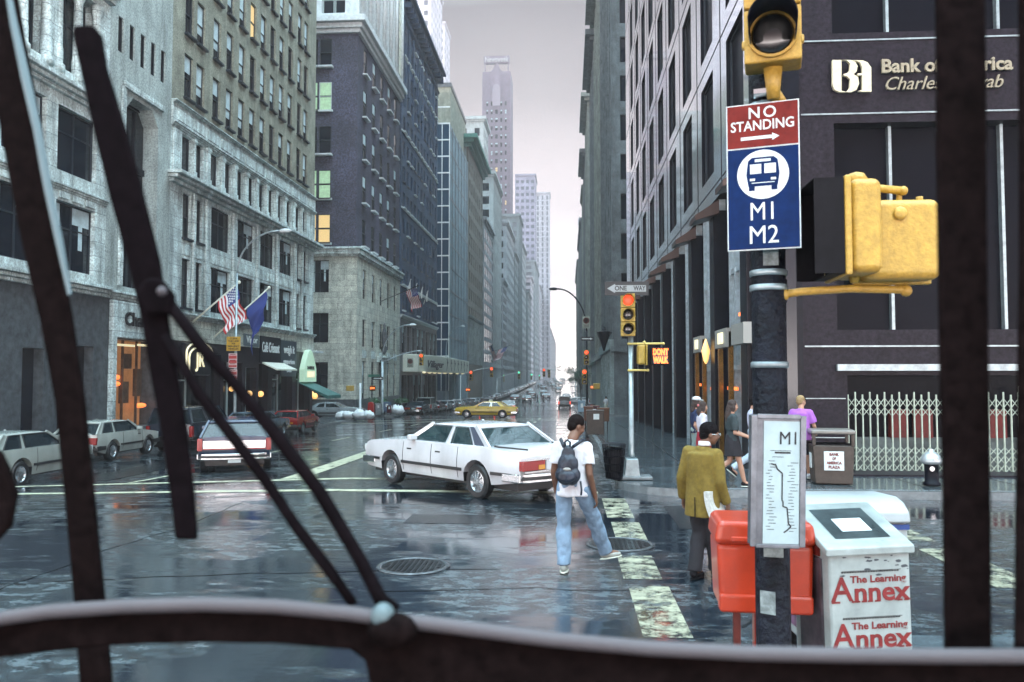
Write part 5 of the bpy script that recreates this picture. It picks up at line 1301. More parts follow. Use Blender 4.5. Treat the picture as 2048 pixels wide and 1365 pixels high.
    if stripe:
        for s in (-1, 1):
            mb = MB(); y0, y1 = sorted((s * hw * 1.0, s * (hw + .01))); mb.box(a0, a1, y0, y1, .62, .74); part(t, 'side_stripe', mb, stripe)
    if style in ('wagon', 'van') and detail > 1:
        for s in (-1, 1): mb = MB(); mb.bar((g1 + .1, s * yt * .85, zr + .05), (g2 - .2, s * yt * .85, zr + .05), .03, .02); mb.box(g1 + .2, g1 + .24, s * yt * .85 - .01, s * yt * .85 + .01, zr, zr + .05); mb.box(g2 - .4, g2 - .36, s * yt * .85 - .01, s * yt * .85 + .01, zr, zr + .05); part(t, 'roof_rail', mb, CHROME)
    # underbody
    mb = MB(); mb.box(-hl + .3, hl - .3, -hw * .78, hw * .78, .22, .5); part(t, 'underbody', mb, CTRIM)
    return t
def G(x, y): return (x, y, gz(y, x))
# white sedan turning in the middle: rear-left wheel at (-1.78, 15.4), nose to the left and away
hd = 136; c_, s_ = math.cos(R(hd)), math.sin(R(hd)); rwx = -1.42
mx_, my_ = -1.72, 15.3
# local rear-left wheel point (rwx, +.9)
ox = mx_ - (rwx * c_ - .9 * s_); oy = my_ - (rwx * s_ + .9 * c_)
hero = car('sedan', P_WHITE, 'big white four door sedan turning through the middle of the crossing', (ox, oy, gz(oy)), hd, None, 3, wx=(-1.42, 1.50), roofm=None, glass=CGLASS2, name='white_sedan')
# driver silhouette in the white sedan
mb = MB(); mb.ell((.1, .38, 1.2), (.1, .09, .13), 10); mb.ell((.05, .38, .9), (.14, .24, .26), 10)
o = part(None, 'person', mb, SEATM, smooth=True); o.parent = None; o.matrix_world = hero.matrix_basis.copy(); o.location = hero.location; o.rotation_euler = hero.rotation_euler
o['label'] = 'dim figure of the driver behind the windows of the white sedan'; o['category'] = 'person'
CG = 'cars standing along the left kerb'
car('hatch', P_CREAM, 'pale grey hatchback at the left edge, nearest of the kerb side cars', G(-14.35, 20.2), 90, CG, 2)
car('hatch', paint('off white', (.38, .41, .38)), 'off white hatchback between the two thick wiper bars', G(-16.2, 27.4), 90, CG, 2)
car('truck', P_DARK, 'black high sided pickup ahead of the off white hatchback', G(-15.4, 32.6), 90, CG, 2, name='pickup_truck', cat='pickup')
car('wagon', P_NAVY, 'dark blue station wagon with chrome tailgate panel and red strip', G(-9.75, 23.2), 111, 'cars driving away up the avenue', 2, name='station_wagon')
car('sedan', P_GREY, 'dark grey sedan between the station wagon and the red hatchback', G(-16.0, 40.2), 90, CG, 1)
car('hatch', P_RED, 'bright red hatchback standing at the kerb by the café', G(-16.2, 47.0), 90, CG, 2, hw=.84)
car('sedan', P_SILV, 'silver sedan driving out of the side street past the café corner', G(-20.4, 68.6), 0, None, 1)
t = car('sedan', P_YEL, 'yellow taxi crossing the avenue behind the white sedan', G(PY(974, 800, 68).x, 68), 178, None, 2, glass=CGLASS2, name='yellow_taxi', cat='taxi')
mb = MB(); mb.box(-.45, -.2, -.3, .3, 1.4, 1.53); part(t, 'roof_sign', mb, CREAM, bevel=.02)
t = car('wagon', P_WHITE, 'long white station wagon crossing the avenue by the far signals', G(PY(1149, 800, 140).x, 140), 180, None, 1)
car('van', P_SILV, 'silver van driving away up the centre of the avenue', G(PY(1129, 790, 124).x, 124), 90, 'vehicles driving away up the avenue', 1, tail=True, name='van', cat='van')
car('truck', P_DARK, 'dark off road vehicle with lit brake lights behind the taxi', G(PY(978, 790, 96).x, 96), 90, 'vehicles driving away up the avenue', 1, tail=True, name='off_road_vehicle')
car('sedan', P_WHITE, 'white sedan with red brake lights ahead of the taxi', G(PY(1015, 790, 96).x, 99), 90, 'vehicles driving away up the avenue', 1, tail=True)
PK = 'cars parked along the far left kerb'
spec = [('sedan', P_DARK, 'dark sedan, first parked car beyond the side street'), ('van', P_CREAM, 'pale van parked second beyond the side street'), ('sedan', P_MAR, 'maroon sedan parked behind the pale van'), ('sedan', P_SILV, 'silver sedan parked past the maroon one'), ('sedan', P_WHITE, 'white sedan parked fifth beyond the side street')]
y = 86.0
for i, (s_, m_, lb) in enumerate(spec):
    car(s_, m_, lb, G(-16.2, y), 90, PK, 1); y += 6.1 if i else 5.6
# small far cars share a few prototypes
fars = [(-16.2, 117, 0), (-16.2, 123, 1), (-16.2, 129, 2), (-16.2, 135, 0), (-16.2, 141, 3)] + [(-16.2, 160 + 6.2 * i, i % 4) for i in range(13)] + [(-16.2, 244 + 6.2 * i, (i * 3) % 4) for i in range(12)] + [(-16.2, 330 + 6.4 * i, (i + 2) % 4) for i in range(10)]
fars += [(-8.5, 168, 3), (-11.5, 176, 1), (-5.0, 190, 0), (-9, 206, 2), (-6.5, 222, 3), (-11, 236, 0), (-3, 260, 3), (-8, 275, 1), (-5, 300, 2), (-11, 320, 3), (-3, 340, 0), (-8, 360, 1), (-5, 390, 3), (-11, 410, 2), (-2, 430, 3), (-7, 460, 0), (-4, 500, 3), (-9, 540, 1), (-3, 600, 3)]
fars += [(-.3, 34 + 70 + 6.5 * i, (i + 1) % 4) for i in range(1)] + [(-.4, 84, 2), (-.3, 168, 1), (-.3, 176, 0), (-.3, 184, 3)]
protos = [None] * 4; pm = [P_WHITE, P_GREY, P_MAR, P_SILV]; pn = ['white', 'grey blue', 'maroon', 'silver']
for x, y, k in fars:
    if x > -1 and y < 160: continue
    lb = 'small %s car far up the avenue %s' % (pn[k], 'in the parked row on the left' if x < -14 else 'at the right kerb' if x > -1 else 'out in the traffic lanes')
    gp = 'distant %s cars %s' % (pn[k], 'parked left' if x < -14 else 'at the right kerb' if x > -1 else 'in traffic')
    if protos[k] is None: protos[k] = car('sedan', pm[k], lb, G(x, y), 90, gp, 0, name='distant_car')
    else: dup(protos[k], G(x, y), None, lb, gp)
# ------------------------------------------------------------------ people
SK_D = mat('brown skin', (.16, .075, .045), .5, noise_s=8, amt=.12); SK_L = mat('light skin', (.45, .25, .17), .5, noise_s=8, amt=.1)
HAIRM = mat('black hair', (.007, .005, .006), .85, spec=.1, noise_s=40, amt=.5, bump=.6, bscale=90); HAIRB = mat('dark brown hair', (.035, .018, .014), .5, noise_s=30, amt=.5, bump=.6, bscale=70); HAIRL = mat('sandy hair', (.30, .20, .09), .6, noise_s=30, amt=.3, bump=.4, bscale=70)
def remesh(mb, vox, name, m, parent, smooth_it=3, fold=0, fscale=9, label=None):
    "one continuous surface from overlapping rounded volumes"
    me = mb.mesh('tmp', m); o = bpy.data.objects.new('tmp', me); col.objects.link(o)
    r = o.modifiers.new('r', 'REMESH'); r.mode = 'VOXEL'; r.voxel_size = vox; r.use_smooth_shade = True
    s = o.modifiers.new('s', 'SMOOTH'); s.iterations = smooth_it; s.factor = .5
    bpy.context.view_layer.update()
    nm = bpy.data.meshes.new_from_object(o.evaluated_get(bpy.context.evaluated_depsgraph_get()))
    bpy.data.objects.remove(o)
    if fold:
        for v in nm.vertices:
            p = v.co; q = noise.noise(Vector((p.x * fscale, p.y * fscale, p.z * fscale * .55))) + .5 * noise.noise(Vector((p.x * fscale * 2.3 + 7, p.y * fscale * 2.3, p.z * fscale * 1.2)))
            v.co = p + v.normal * q * fold
    nm.materials.clear(); nm.materials.append(m); nm.polygons.foreach_set('material_index', [0] * len(nm.polygons)); nm.polygons.foreach_set('use_smooth', [True] * len(nm.polygons))
    nm.name = name
    return link(name, nm, parent)
V = lambda *a: Vector(a)
def mirror(J, k): return J[k]
def person(label, loc, rz, J, skin, vox=.011, scale=1.0, group=None):
    t = thing('person', label, 'person', loc, rz, group); t.scale = (scale,) * 3
    mb = MB(); H = J['head']; tw = J.get('turn', 0); fwd = Vector((math.sin(R(tw)), math.cos(R(tw)), 0)); rt = Vector((fwd.y, -fwd.x, 0)); nod = J.get('nod', 0)
    rot = Matrix((rt, fwd, V(0, 0, 1))).transposed() @ Matrix.Rotation(-R(nod), 3, 'X')
    hp = lambda x, y, z: H + rot @ V(x, y, z)
    mb.ell(H + rot @ V(0, -.012, .03), (.076, .095, .092), 16, rot); mb.ell(hp(0, .028, -.03), (.060, .068, .085), 14, rot); mb.ell(hp(0, .05, -.088), (.032, .03, .026), 10, rot)
    mb.ell(hp(0, .098, -.02), (.014, .018, .024), 8, rot); mb.ell(hp(0, .088, .012), (.045, .012, .014), 8, rot); mb.ell(hp(0, .09, -.058), (.024, .01, .009), 8, rot)
    for s in (-1, 1): mb.ell(hp(s * .078, -.008, -.012), (.009, .022, .033), 8, rot); mb.ell(hp(s * .035, .075, -.03), (.022, .02, .02), 8, rot)
    mb.cap(J['neck'], H + V(0, -.01, -.03), .062, .055); 
    mb.cap(J['chest'] + V(-.05, 0, .0), J['chest'] + V(.05, 0, 0), .105, .105); mb.cap(J['chest'], J['pelvis'], .105, .10); mb.cap(J['pelvis'] + V(-.05, 0, 0), J['pelvis'] + V(.05, 0, 0), .11, .11)
    mb.cap(J['neck'] + V(0, 0, -.07), J['chest'], .07, .11)
    for s in 'LR':
        mb.cap(J['neck'] + V(0, 0, -.08), J['sh' + s], .05, .05); mb.cap(J['sh' + s], J['el' + s], .048, .038); mb.cap(J['el' + s], J['wr' + s], .040, .027)
        mb.cap(J['hip' + s], J['kn' + s], .085, .055); mb.cap(J['kn' + s], (J['kn' + s] * .65 + J['an' + s] * .35), .052, .056); mb.cap((J['kn' + s] * .65 + J['an' + s] * .35), J['an' + s], .056, .038)
        mb.cap(J['an' + s], J['an' + s] + J.get('toe' + s, V(0, .14, -.04)), .036, .028)
        # hand: palm, four unequal fingers with a bend, thumb from the side
        w_ = J['wr' + s]; d = (w_ - J['el' + s]).normalized(); sd = 1 if s == 'R' else -1
        inn = Vector(J.get('palm' + s, (-sd, 0, 0))).normalized(); inn = (inn - d * inn.dot(d)).normalized(); ac = d.cross(inn).normalized()
        if ac.y < 0: ac = -ac      # towards the thumb side (front)
        M3 = Matrix((ac, inn, d)).transposed(); mb.ell(w_ + d * .05, (.040, .017, .05), 12, M3)
        curl = J.get('curl', .5)
        for i, (o_, ln) in enumerate(((.030, .072), (.010, .080), (-.010, .074), (-.029, .058))):
            b0 = w_ + d * .085 + ac * o_; b1 = b0 + (d * .8 + inn * curl * .6).normalized() * ln * .5; b2 = b1 + (d * .4 + inn * curl * 1.5).normalized() * ln * .5
            mb.cap(b0, b1, .0095, .009, 8); mb.cap(b1, b2, .009, .0075, 8)
        t0 = w_ + d * .03 + ac * .036; t1 = t0 + (d * .7 + ac * .7 + inn * .3).normalized() * .035; mb.cap(t0, t1, .012, .010, 8); mb.cap(t1, t1 + (d * .9 + inn * .4).normalized() * .03, .010, .008, 8)
    remesh(mb, vox, 'body', skin, t, 2)
    t_eye = MB()
    for s in (-1, 1): t_eye.ell(hp(s * .031, .087, .0), (.011, .006, .006), 8, rot)
    part(t, 'eye', t_eye, mat('eye', (.03, .02, .02), .2), smooth=True)
    return t, hp, rot
def limbs(mb, J, pts, add): 
    for a, b_, r0, r1 in pts: mb.cap(J[a] if isinstance(a, str) else a, J[b_] if isinstance(b_, str) else b_, r0 + add, r1 + add)
def trousers(t, J, m, vox, low=.05, fold=.012, name='trousers', add=0, wide=.0):
    mb = MB(); mb.cap(J['pelvis'] + V(-.05, 0, .02), J['pelvis'] + V(.05, 0, .02), .120 + add, .120 + add)
    for s in 'LR':
        mb.cap(J['hip' + s], J['kn' + s], .098 + add, .072 + wide); kn, an = J['kn' + s], J['an' + s]; e_ = an + (kn - an).normalized() * low
        mb.cap(kn, kn.lerp(e_, .5), .076 + wide, .072 + wide); mb.tube(kn.lerp(e_, .5), e_, .072 + wide, .066 + wide, 14)
    remesh(mb, vox, name, m, t, 2, fold, 11)
def shirt(t, J, m, vox, hem=.88, sleeve=.45, name='shirt', add=0, fold=.012, long=False, flare=0):
    mb = MB(); pz = J['pelvis']; c = J['chest']
    k0 = len(mb.v); hz = V(pz.x, pz.y, hem)
    # torso as an elliptical lofted tube open to remesh
    prof = [(hz, .168 + flare, .120 + flare * .9), (pz + V(0, 0, .14), .152 + flare * .5, .114 + flare * .4), (c + V(0, 0, -.12), .162, .116), (c + V(0, 0, .02), .175, .122), (c + V(0, 0, .11), .17, .112), (J['neck'] + V(0, 0, -.06), .10, .085), (J['neck'] + V(0, 0, .0), .066, .064)]
    n = 22; vs = []
    for p, rx, ry in prof:
        for k in range(n): a = 2 * math.pi * k / n; vs.append(p + V((rx + add) * math.cos(a), (ry + add) * math.sin(a), 0))
    fs = [(i * n + k, i * n + (k + 1) % n, (i + 1) * n + (k + 1) % n, (i + 1) * n + k) for i in range(len(prof) - 1) for k in range(n)] + [tuple(range(n - 1, -1, -1)), tuple(range((len(prof) - 1) * n, len(prof) * n))]
    mb.add(vs, fs)
    for s in 'LR':
        sh, el, wr = J['sh' + s], J['el' + s], J['wr' + s]; mb.cap(J['neck'] + V(0, 0, -.085), sh, .062 + add, .066 + add)
        if long:
            mb.cap(sh, el, .066 + add, .054 + add); mb.cap(el, el.lerp(wr, .5), .054 + add, .048 + add); mb.tube(el.lerp(wr, .5), el.lerp(wr, .96), .048 + add, .042 + add, 14)
        else: mb.tube(sh, sh.lerp(el, sleeve + .35), .068 + add, .074 + add, 16)
    remesh(mb, vox, name, m, t, 2, fold, 8)
def shoes(t, J, m, vox=.009, sole=None):
    for s in 'LR':
        an = J['an' + s]; toe = J.get('toe' + s, V(0, .14, -.04)); f = V(toe.x, toe.y, 0).normalized(); rt = V(f.y, -f.x, 0); up = V(0, 0, 1)
        pitch = J.get('pitch' + s, 0); rr = Matrix((rt, f, up)).transposed() @ Matrix.Rotation(R(pitch), 3, 'X')
        mb = MB(); mb.ell(an + rr @ V(0, -.02, -.02), (.045, .055, .05), 12, rr); mb.ell(an + rr @ V(0, .07, -.045), (.046, .10, .036), 12, rr); mb.ell(an + rr @ V(0, .13, -.05), (.044, .055, .028), 12, rr)
        o = remesh(mb, vox, 'shoe', m, t, 2)
        mb = MB(); mb.ell(an + rr @ V(0, .055, -.074), (.05, .14, .012), 16, rr); part(o, 'sole', mb, sole or CREAM, smooth=True)
def hair(t, hp, rot, m, length=0, vox=.008, afro=0, fold=.004):
    mb = MB(); g = afro
    mb.ell(hp(0, -.020, .045), (.084 + g, .098 + g, .090 + g), 16, rot); mb.ell(hp(0, -.055, -.005), (.074 + g * .6, .058 + g, .075), 14, rot)
    if length: mb.cap(hp(0, -.07, -.02), hp(0, -.10, -length * .55), .065, .062); mb.cap(hp(0, -.10, -length * .55), hp(.01, -.085, -length), .06, .03); mb.ell(hp(-.06, -.01, -.04), (.03, .05, .08), 10, rot); mb.ell(hp(.06, -.01, -.04), (.03, .05, .08), 10, rot)
    remesh(mb, vox, 'hair', m, t, 1, fold, 30)
def base(**k):
    J = dict(head=V(0, .02, 1.63), neck=V(0, -.01, 1.49), chest=V(0, -.01, 1.28), pelvis=V(0, 0, .98), shL=V(-.165, -.01, 1.41), shR=V(.165, -.01, 1.41), elL=V(-.21, -.04, 1.12), elR=V(.21, -.04, 1.12), wrL=V(-.22, .04, .87), wrR=V(.22, .04, .87),
             hipL=V(-.095, 0, .93), hipR=V(.095, 0, .93), knL=V(-.10, .03, .50), knR=V(.10, .03, .50), anL=V(-.10, 0, .085), anR=V(.10, 0, .085)); J.update(k); return J
def at_ground(x, y, Y, dz=0): q = PY(x, y, Y); return (q.x, Y, gz(Y) + dz)
# man with backpack, seen from behind
J = base(head=V(.035, .07, 1.635), neck=V(0, .0, 1.49), turn=52, nod=22, knL=V(-.115, .06, .50), anL=V(-.10, -.03, .09), toeL=V(-.01, .13, -.04), hipR=V(.10, 0, .93), knR=V(.21, .26, .55), anR=V(.31, .44, .16), toeR=V(.13, .06, -.02), pitchR=8,
         elL=V(-.22, .02, 1.12), wrL=V(-.21, .13, .87), elR=V(.20, -.06, 1.11), wrR=V(.25, .04, .85), curl=.8)
TEE = mat('white t-shirt cotton', (.66, .66, .70), .85, bump=.3, bscale=12); JEAN = mat('pale blue denim', (.20, .29, .40), .85, noise_s=5, amt=.25, bump=.4, bscale=16)
t, hp, rot = person('man in white t-shirt and pale jeans with a dark backpack, looking down', at_ground(1146, 1140, 9.55), R(-10), J, SK_D, .0095, 1.05)
hair(t, hp, rot, mat('short cropped hair', (.010, .007, .007), .95, spec=.08, noise_s=60, amt=.4, bump=.3, bscale=120), vox=.007, fold=.001)
shirt(t, J, TEE, .011, hem=.86, sleeve=.30, flare=.012, fold=.016); trousers(t, J, JEAN, .011, low=.0, fold=.018, wide=.012)
shoes(t, J, mat('pale trainers', (.33, .34, .31), .6, noise_s=6, amt=.25))
bk = MB(); BPK = mat('dark blue nylon', (.012, .018, .032), .4, noise_s=6, amt=.6, bump=.5, bscale=14)
bk.ell(V(-.02, -.185, 1.11), (.145, .085, .115), 16); bk.ell(V(-.02, -.175, 1.22), (.12, .075, .13), 16); bk.ell(V(-.02, -.155, 1.33), (.08, .055, .11), 14)
b0 = remesh(bk, .010, 'backpack', BPK, t, 3, .012, 12)
mb = MB(); mb.ell(V(-.02, -.262, 1.10), (.10, .035, .065), 14); part(b0, 'front_pocket', mb, BPK, smooth=True)
mb = MB(); mb.ell(V(-.02, -.255, 1.18), (.045, .02, .022), 12); part(b0, 'pocket_badge', mb, mat('grey leather patch', (.28, .27, .25), .6), smooth=True)
mb = MB()
for s in (-1, 1): mb.path([V(-.02 + s * .05, -.17, 1.42), V(s * .105, -.105, 1.475), V(s * .13, -.02, 1.49), V(s * .14, .09, 1.42), V(s * .15, .12, 1.28)], .019, 8)
mb.path([V(-.045, -.2, 1.43), V(-.05, -.215, 1.475), V(-.02, -.22, 1.50), V(.01, -.215, 1.475), V(.005, -.2, 1.43)], .011, 8); mb.path([V(.12, -.20, 1.05), V(.135, -.22, .96), V(.13, -.22, .90)], .012, 6)
part(b0, 'strap', mb, BPK, smooth=True)
# man in olive jacket with newspaper
J = base(head=V(.075, .05, 1.60), neck=V(.02, 0, 1.47), turn=48, nod=6, shL=V(-.155, -.02, 1.40), shR=V(.165, .03, 1.38), elL=V(-.225, -.05, 1.11), wrL=V(-.255, .03, .86), elR=V(.225, .0, 1.09), wrR=V(.235, .12, .84), knL=V(-.07, .05, .5), anL=V(-.07, -.06, .09), knR=V(.06, .12, .5), anR=V(.07, .16, .09), curl=1.0)
OLV = mat('olive wool jacket', (.17, .115, .018), .9, noise_s=26, amt=.25, bump=.12, bscale=30); BLT = mat('near black trousers', (.012, .011, .016), .8, noise_s=6, amt=.4)
t, hp, rot = person('man in olive jacket with glasses and a folded newspaper, walking away', at_ground(1406, 1150, 9.35), R(-38), J, SK_D, .0095, 1.03)
hair(t, hp, rot, HAIRM, vox=.007, afro=.005, fold=.006)
shirt(t, J, OLV, .011, hem=.70, long=True, name='jacket', add=.008, flare=.034, fold=.008); trousers(t, J, BLT, .012, low=.0, fold=.01, wide=.01); shoes(t, J, BLACK, sole=BLACK)
mb = MB(); mb.lathe([(.066, 0), (.070, .01), (.066, .045), (.060, .05)], 18); mb.xf(Matrix.Translation((.035, .0, 1.475))); part(t, 'shirt_collar', mb, TEE, smooth=True)
mb = MB(); mb.box(-.004, .004, -.15 - .006, -.148, .70, .92); mb.xf(Matrix.Translation((0, -.012, 0))); part(t, 'jacket_vent', mb, BLACK)
mb = MB()
for s in (-1, 1):
    a, b2 = hp(s * .080, .0, .004), hp(s * .058, .098, .006); mb.tube(a, b2, .0028, .0028, 6)
    k = len(mb.v); mb.lathe([(.021, -.002), (.024, 0), (.021, .002)], 14); M4 = Matrix.Translation(hp(s * .032, .106, .0)) @ (rot.to_4x4() @ Matrix.Rotation(R(90), 4, 'X')); mb.xf(M4, k)
part(t, 'glasses', mb, CHROME, smooth=True)
mb = MB(); mb.path([hp(.056, .105, -.045) + V(0, 0, 0), hp(.0, .108, -.042)], .008, 6); part(t, 'moustache', mb, HAIRM)
nwp = MB()
for i in range(9):
    u = i / 8; z = 1.02 - .38 * u; x = .115 + .14 * u * u * .9; nwp.v += [(x, -.175 + .0 * u, z), (x + .055, -.165, z), (x + .06, .12, z), (x + .01, .13, z)]
for i in range(8):
    for q in range(4): a = 4 * i; nwp.f.append((a + q, a + (q + 1) % 4, a + 4 + (q + 1) % 4, a + 4 + q)); nwp.m.append(0)
nwp.f += [(0, 1, 2, 3), (32, 33, 34, 35)]; nwp.m += [0, 0]
o = part(None, 'newspaper', nwp, mat('newsprint', (.50, .50, .47), .8, noise_s=30, amt=.25)); o.location = t.location; o.rotation_euler = t.rotation_euler; o['label'] = 'folded pale newspaper held at the right hip of the olive jacket'; o['category'] = 'newspaper'
# walking woman in black
def walker(stride, back=.0, armf=.25, **k):
    return base(hipL=V(-.08, 0, .93), hipR=V(.08, 0, .93), knR=V(.07, .12 * stride, .50), anR=V(.06, .22 * stride, .09), knL=V(-.07, .02 - .05 * stride, .52), anL=V(-.06, -.42 * stride, .24), pitchL=-40, toeL=V(0, .10, -.10),
                elL=V(-.21, .08 * armf, 1.13), wrL=V(-.19, .30 * armf + .1, 1.0), elR=V(.21, -.10, 1.12), wrR=V(.2, .05, .90), **k)
J = walker(1.0, armf=1.0, nod=3); J['wrR'] = V(.16, .24, 1.02); J['elR'] = V(.22, -.02, 1.10)
t, hp, rot = person('woman with long dark hair, black top and short skirt striding right', (PY(1468, 978, 16.0).x, 16.1, .15), R(-82), J, SK_L, .013, .97)
hair(t, hp, rot, HAIRB, length=.42, vox=.011, fold=.008); shirt(t, J, mat('teal black blouse', (.02, .035, .04), .7, noise_s=6, amt=.5), .014, hem=.92, sleeve=.5, fold=.012, name='blouse')
mb = MB(); n = 18; pr = [(J['pelvis'] + V(0, 0, .08), .155, .12), (J['pelvis'] + V(0, 0, -.08), .175, .15), (V(.0, .03, .62), .18, .19)]
mb.add([p + V(a_ * math.cos(2 * math.pi * k / n), b_ * math.sin(2 * math.pi * k / n), 0) for p, a_, b_ in pr for k in range(n)], [(i * n + k, i * n + (k + 1) % n, (i + 1) * n + (k + 1) % n, (i + 1) * n + k) for i in range(2) for k in range(n)] + [tuple(range(n - 1, -1, -1)), tuple(range(2 * n, 3 * n))]); remesh(mb, .015, 'skirt', BLT, t, 1, .006)
shoes(t, J, BLACK, .011, sole=CREAM)
# jeans figure partly behind the map case
J = walker(1.1, armf=.6)
t, hp, rot = person('person in pale shirt and light trousers half hidden by the map case', (PY(1512, 975, 17.0).x, 17.1, .15), R(-85), J, SK_L, .015, 1.0)
hair(t, hp, rot, HAIRM, vox=.012); shirt(t, J, mat('pale lilac shirt', (.42, .42, .52), .8), .015, hem=.90, sleeve=.5); trousers(t, J, mat('light blue trousers', (.36, .44, .52), .85), .015, low=.02); shoes(t, J, BLACK, .012)
# girl in white top and red skirt, friend with cap
J = walker(.7, armf=.5, nod=5)
t, hp, rot = person('girl in white top and red skirt with tied dark hair by the doorway', (PY(1408, 960, 17.4).x, 17.5, .15), R(-80), J, SK_L, .015, .93)
hair(t, hp, rot, HAIRB, length=.22, vox=.012); shirt(t, J, mat('pale pink top', (.55, .53, .60), .8), .015, hem=.93, sleeve=.4, name='top')
mb = MB(); mb.add([p + V(a_ * math.cos(2 * math.pi * k / n), b_ * math.sin(2 * math.pi * k / n), 0) for p, a_, b_ in pr for k in range(n)], [(i * n + k, i * n + (k + 1) % n, (i + 1) * n + (k + 1) % n, (i + 1) * n + k) for i in range(2) for k in range(n)] + [tuple(range(n - 1, -1, -1)), tuple(range(2 * n, 3 * n))]); remesh(mb, .015, 'skirt', mat('red skirt cloth', (.30, .015, .03), .7), t, 1, .006); shoes(t, J, BLACK, .012)
mb = MB(); mb.ell(hp(-.0, -.12, .02), (.035, .03, .035), 10); part(t, 'hair_tie', mb, mat('pink hair tie', (.5, .14, .14), .5), smooth=True)
J = walker(.6, armf=.4)
t, hp, rot = person('girl in white cap and dark blue top behind the red skirt', (PY(1395, 955, 18.1).x, 18.2, .15), R(-80), J, SK_L, .016, .97)
hair(t, hp, rot, HAIRB, length=.3, vox=.012); shirt(t, J, mat('dark blue top', (.01, .02, .07), .7), .016, hem=.93, sleeve=.4, name='top'); trousers(t, J, mat('pale green trousers', (.25, .34, .33), .85), .016, low=.02); shoes(t, J, BLACK, .012)
mb = MB(); mb.ell(hp(0, -.01, .085), (.092, .105, .065), 14, rot); mb.ell(hp(0, .11, .06), (.07, .06, .01), 12, rot); part(t, 'cap', mb, mat('white cap cloth', (.58, .62, .62), .8), smooth=True)
# man in purple
J = base(head=V(.0, .03, 1.64), turn=35, knL=V(-.10, .08, .5), anL=V(-.11, -.16, .13), pitchL=-25, toeL=V(0, .12, -.08), knR=V(.09, .16, .52), anR=V(.10, .24, .09), elR=V(.25, .02, 1.14), wrR=V(.27, .22, 1.0), elL=V(-.25, -.02, 1.12), wrL=V(-.25, .1, .9))
t, hp, rot = person('fair haired man in purple t-shirt and dark shorts beside the litter bin', (PY(1613, 965, 17.0).x, 17.3, .15), R(-25), J, SK_L, .013, 1.0)
hair(t, hp, rot, HAIRL, vox=.011, fold=.004); shirt(t, J, mat('purple cotton', (.36, .12, .50), .8, bump=.3, bscale=10), .014, hem=.84, sleeve=.45, add=.012, flare=.02); 
J2 = dict(J); J2['knL'] = J['hipL'].lerp(J['knL'], .72); J2['knR'] = J['hipR'].lerp(J['knR'], .72); J2['anL'] = J2['knL'] + V(0, 0, -.06); J2['anR'] = J2['knR'] + V(0, 0, -.06)
trousers(t, J2, BLT, .014, low=.0, name='shorts', wide=.02); shoes(t, J, TEE, .012)
# far walkers
for i, (x, y, Y, lb, m1, m2) in enumerate(((1050, 809, 150, 'tiny walker in dark blue crossing far up the avenue', P_NAVY, BLT), (1075, 809, 150, 'tiny walker in dark clothes, middle one of three crossing', BLT, P_GREY), (1087, 809, 150, 'tiny walker with dark red top, rightmost of three crossing', P_MAR, BLT), (1212, 812, 84, 'pale walker on the far right pavement', TEE, CREAM), (1220, 812, 90, 'second pale walker on the far right pavement', P_CREAM, TEE))):
    J = walker(.8, armf=.6); t, hp, rot = person(lb, (PY(x, y, Y).x, Y, gz(Y) + (.15 if i > 2 else 0)), R([-80, -90, 80, 0, 180][i]), J, SK_L, .03, 1.0)
    shirt(t, J, m1, .03, hem=.9, fold=0); trousers(t, J, m2, .03, fold=0)
    mb = MB(); mb.ell(hp(0, -.02, .04), (.09, .1, .09), 10); part(t, 'hair', mb, HAIRM, smooth=True)
# ------------------------------------------------------------------ signals, signs, poles
def arc_visor(mb, r, l, a0=-30, a1=210, th=.004, n=16, c=(0, 0, 0)):
    k = len(mb.v)
    for rr in (r, r - th):
        for i in range(n + 1):
            a = R(a0 + (a1 - a0) * i / n)
            for yy in (0, -l if i not in (0, n) else -l * .55): mb.v.append((c[0] + rr * math.cos(a), c[1] + yy, c[2] + rr * math.sin(a)))
    s = 2 * (n + 1)
    for i in range(n):
        a = k + 2 * i; mb.f += [(a, a + 1, a + 3, a + 2), (a + s, a + s + 2, a + s + 3, a + s + 1), (a + 1, a + s + 1, a + s + 3, a + 3)]; mb.m += [0, 0, 0]
def signal(label, loc, rz=0, lit=0, w_=.3, n=3, pm=YELO, lm=LRED, vis=BLACK, group=None, name='traffic_light', detail=True):
    "front faces -y; loc is the bottom centre"
    t = thing(name, label, 'traffic light', loc, rz, group)
    for i in range(n):
        z = w_ * 1.03 * (n - 1 - i) + w_ / 2
        mb = MB(); mb.box(-w_ / 2, w_ / 2, 0, w_ * .62, z - w_ * .5, z + w_ * .5)
        for s in (-1, 1): mb.box(s * w_ * .5 - .012, s * w_ * .5 + .012, .0, .05, z - w_ * .2, z - w_ * .05); 
        h = part(t, 'housing', mb, pm, bevel=w_ * .09, seg=3)
        if detail:
            mb = MB(); mb.lathe([(w_ * .44, -.012), (w_ * .44, .012), (w_ * .39, .012), (w_ * .39, -.012)], 24); mb.xf(Matrix.Translation((0, -.006, z)) @ Matrix.Rotation(R(90), 4, 'X')); part(h, 'lens_ring', mb, pm)
        mb = MB(); mb.ell((0, -.0, z), (w_ * .38, .035, w_ * .38), 20); part(t, 'lens', mb, lm if i == lit else LENSD, smooth=True)
        mb = MB(); arc_visor(mb, w_ * .42, w_ * .75, -25, 205, c=(0, -.01, z)); part(t, 'visor', mb, vis, smooth=True)
    return t
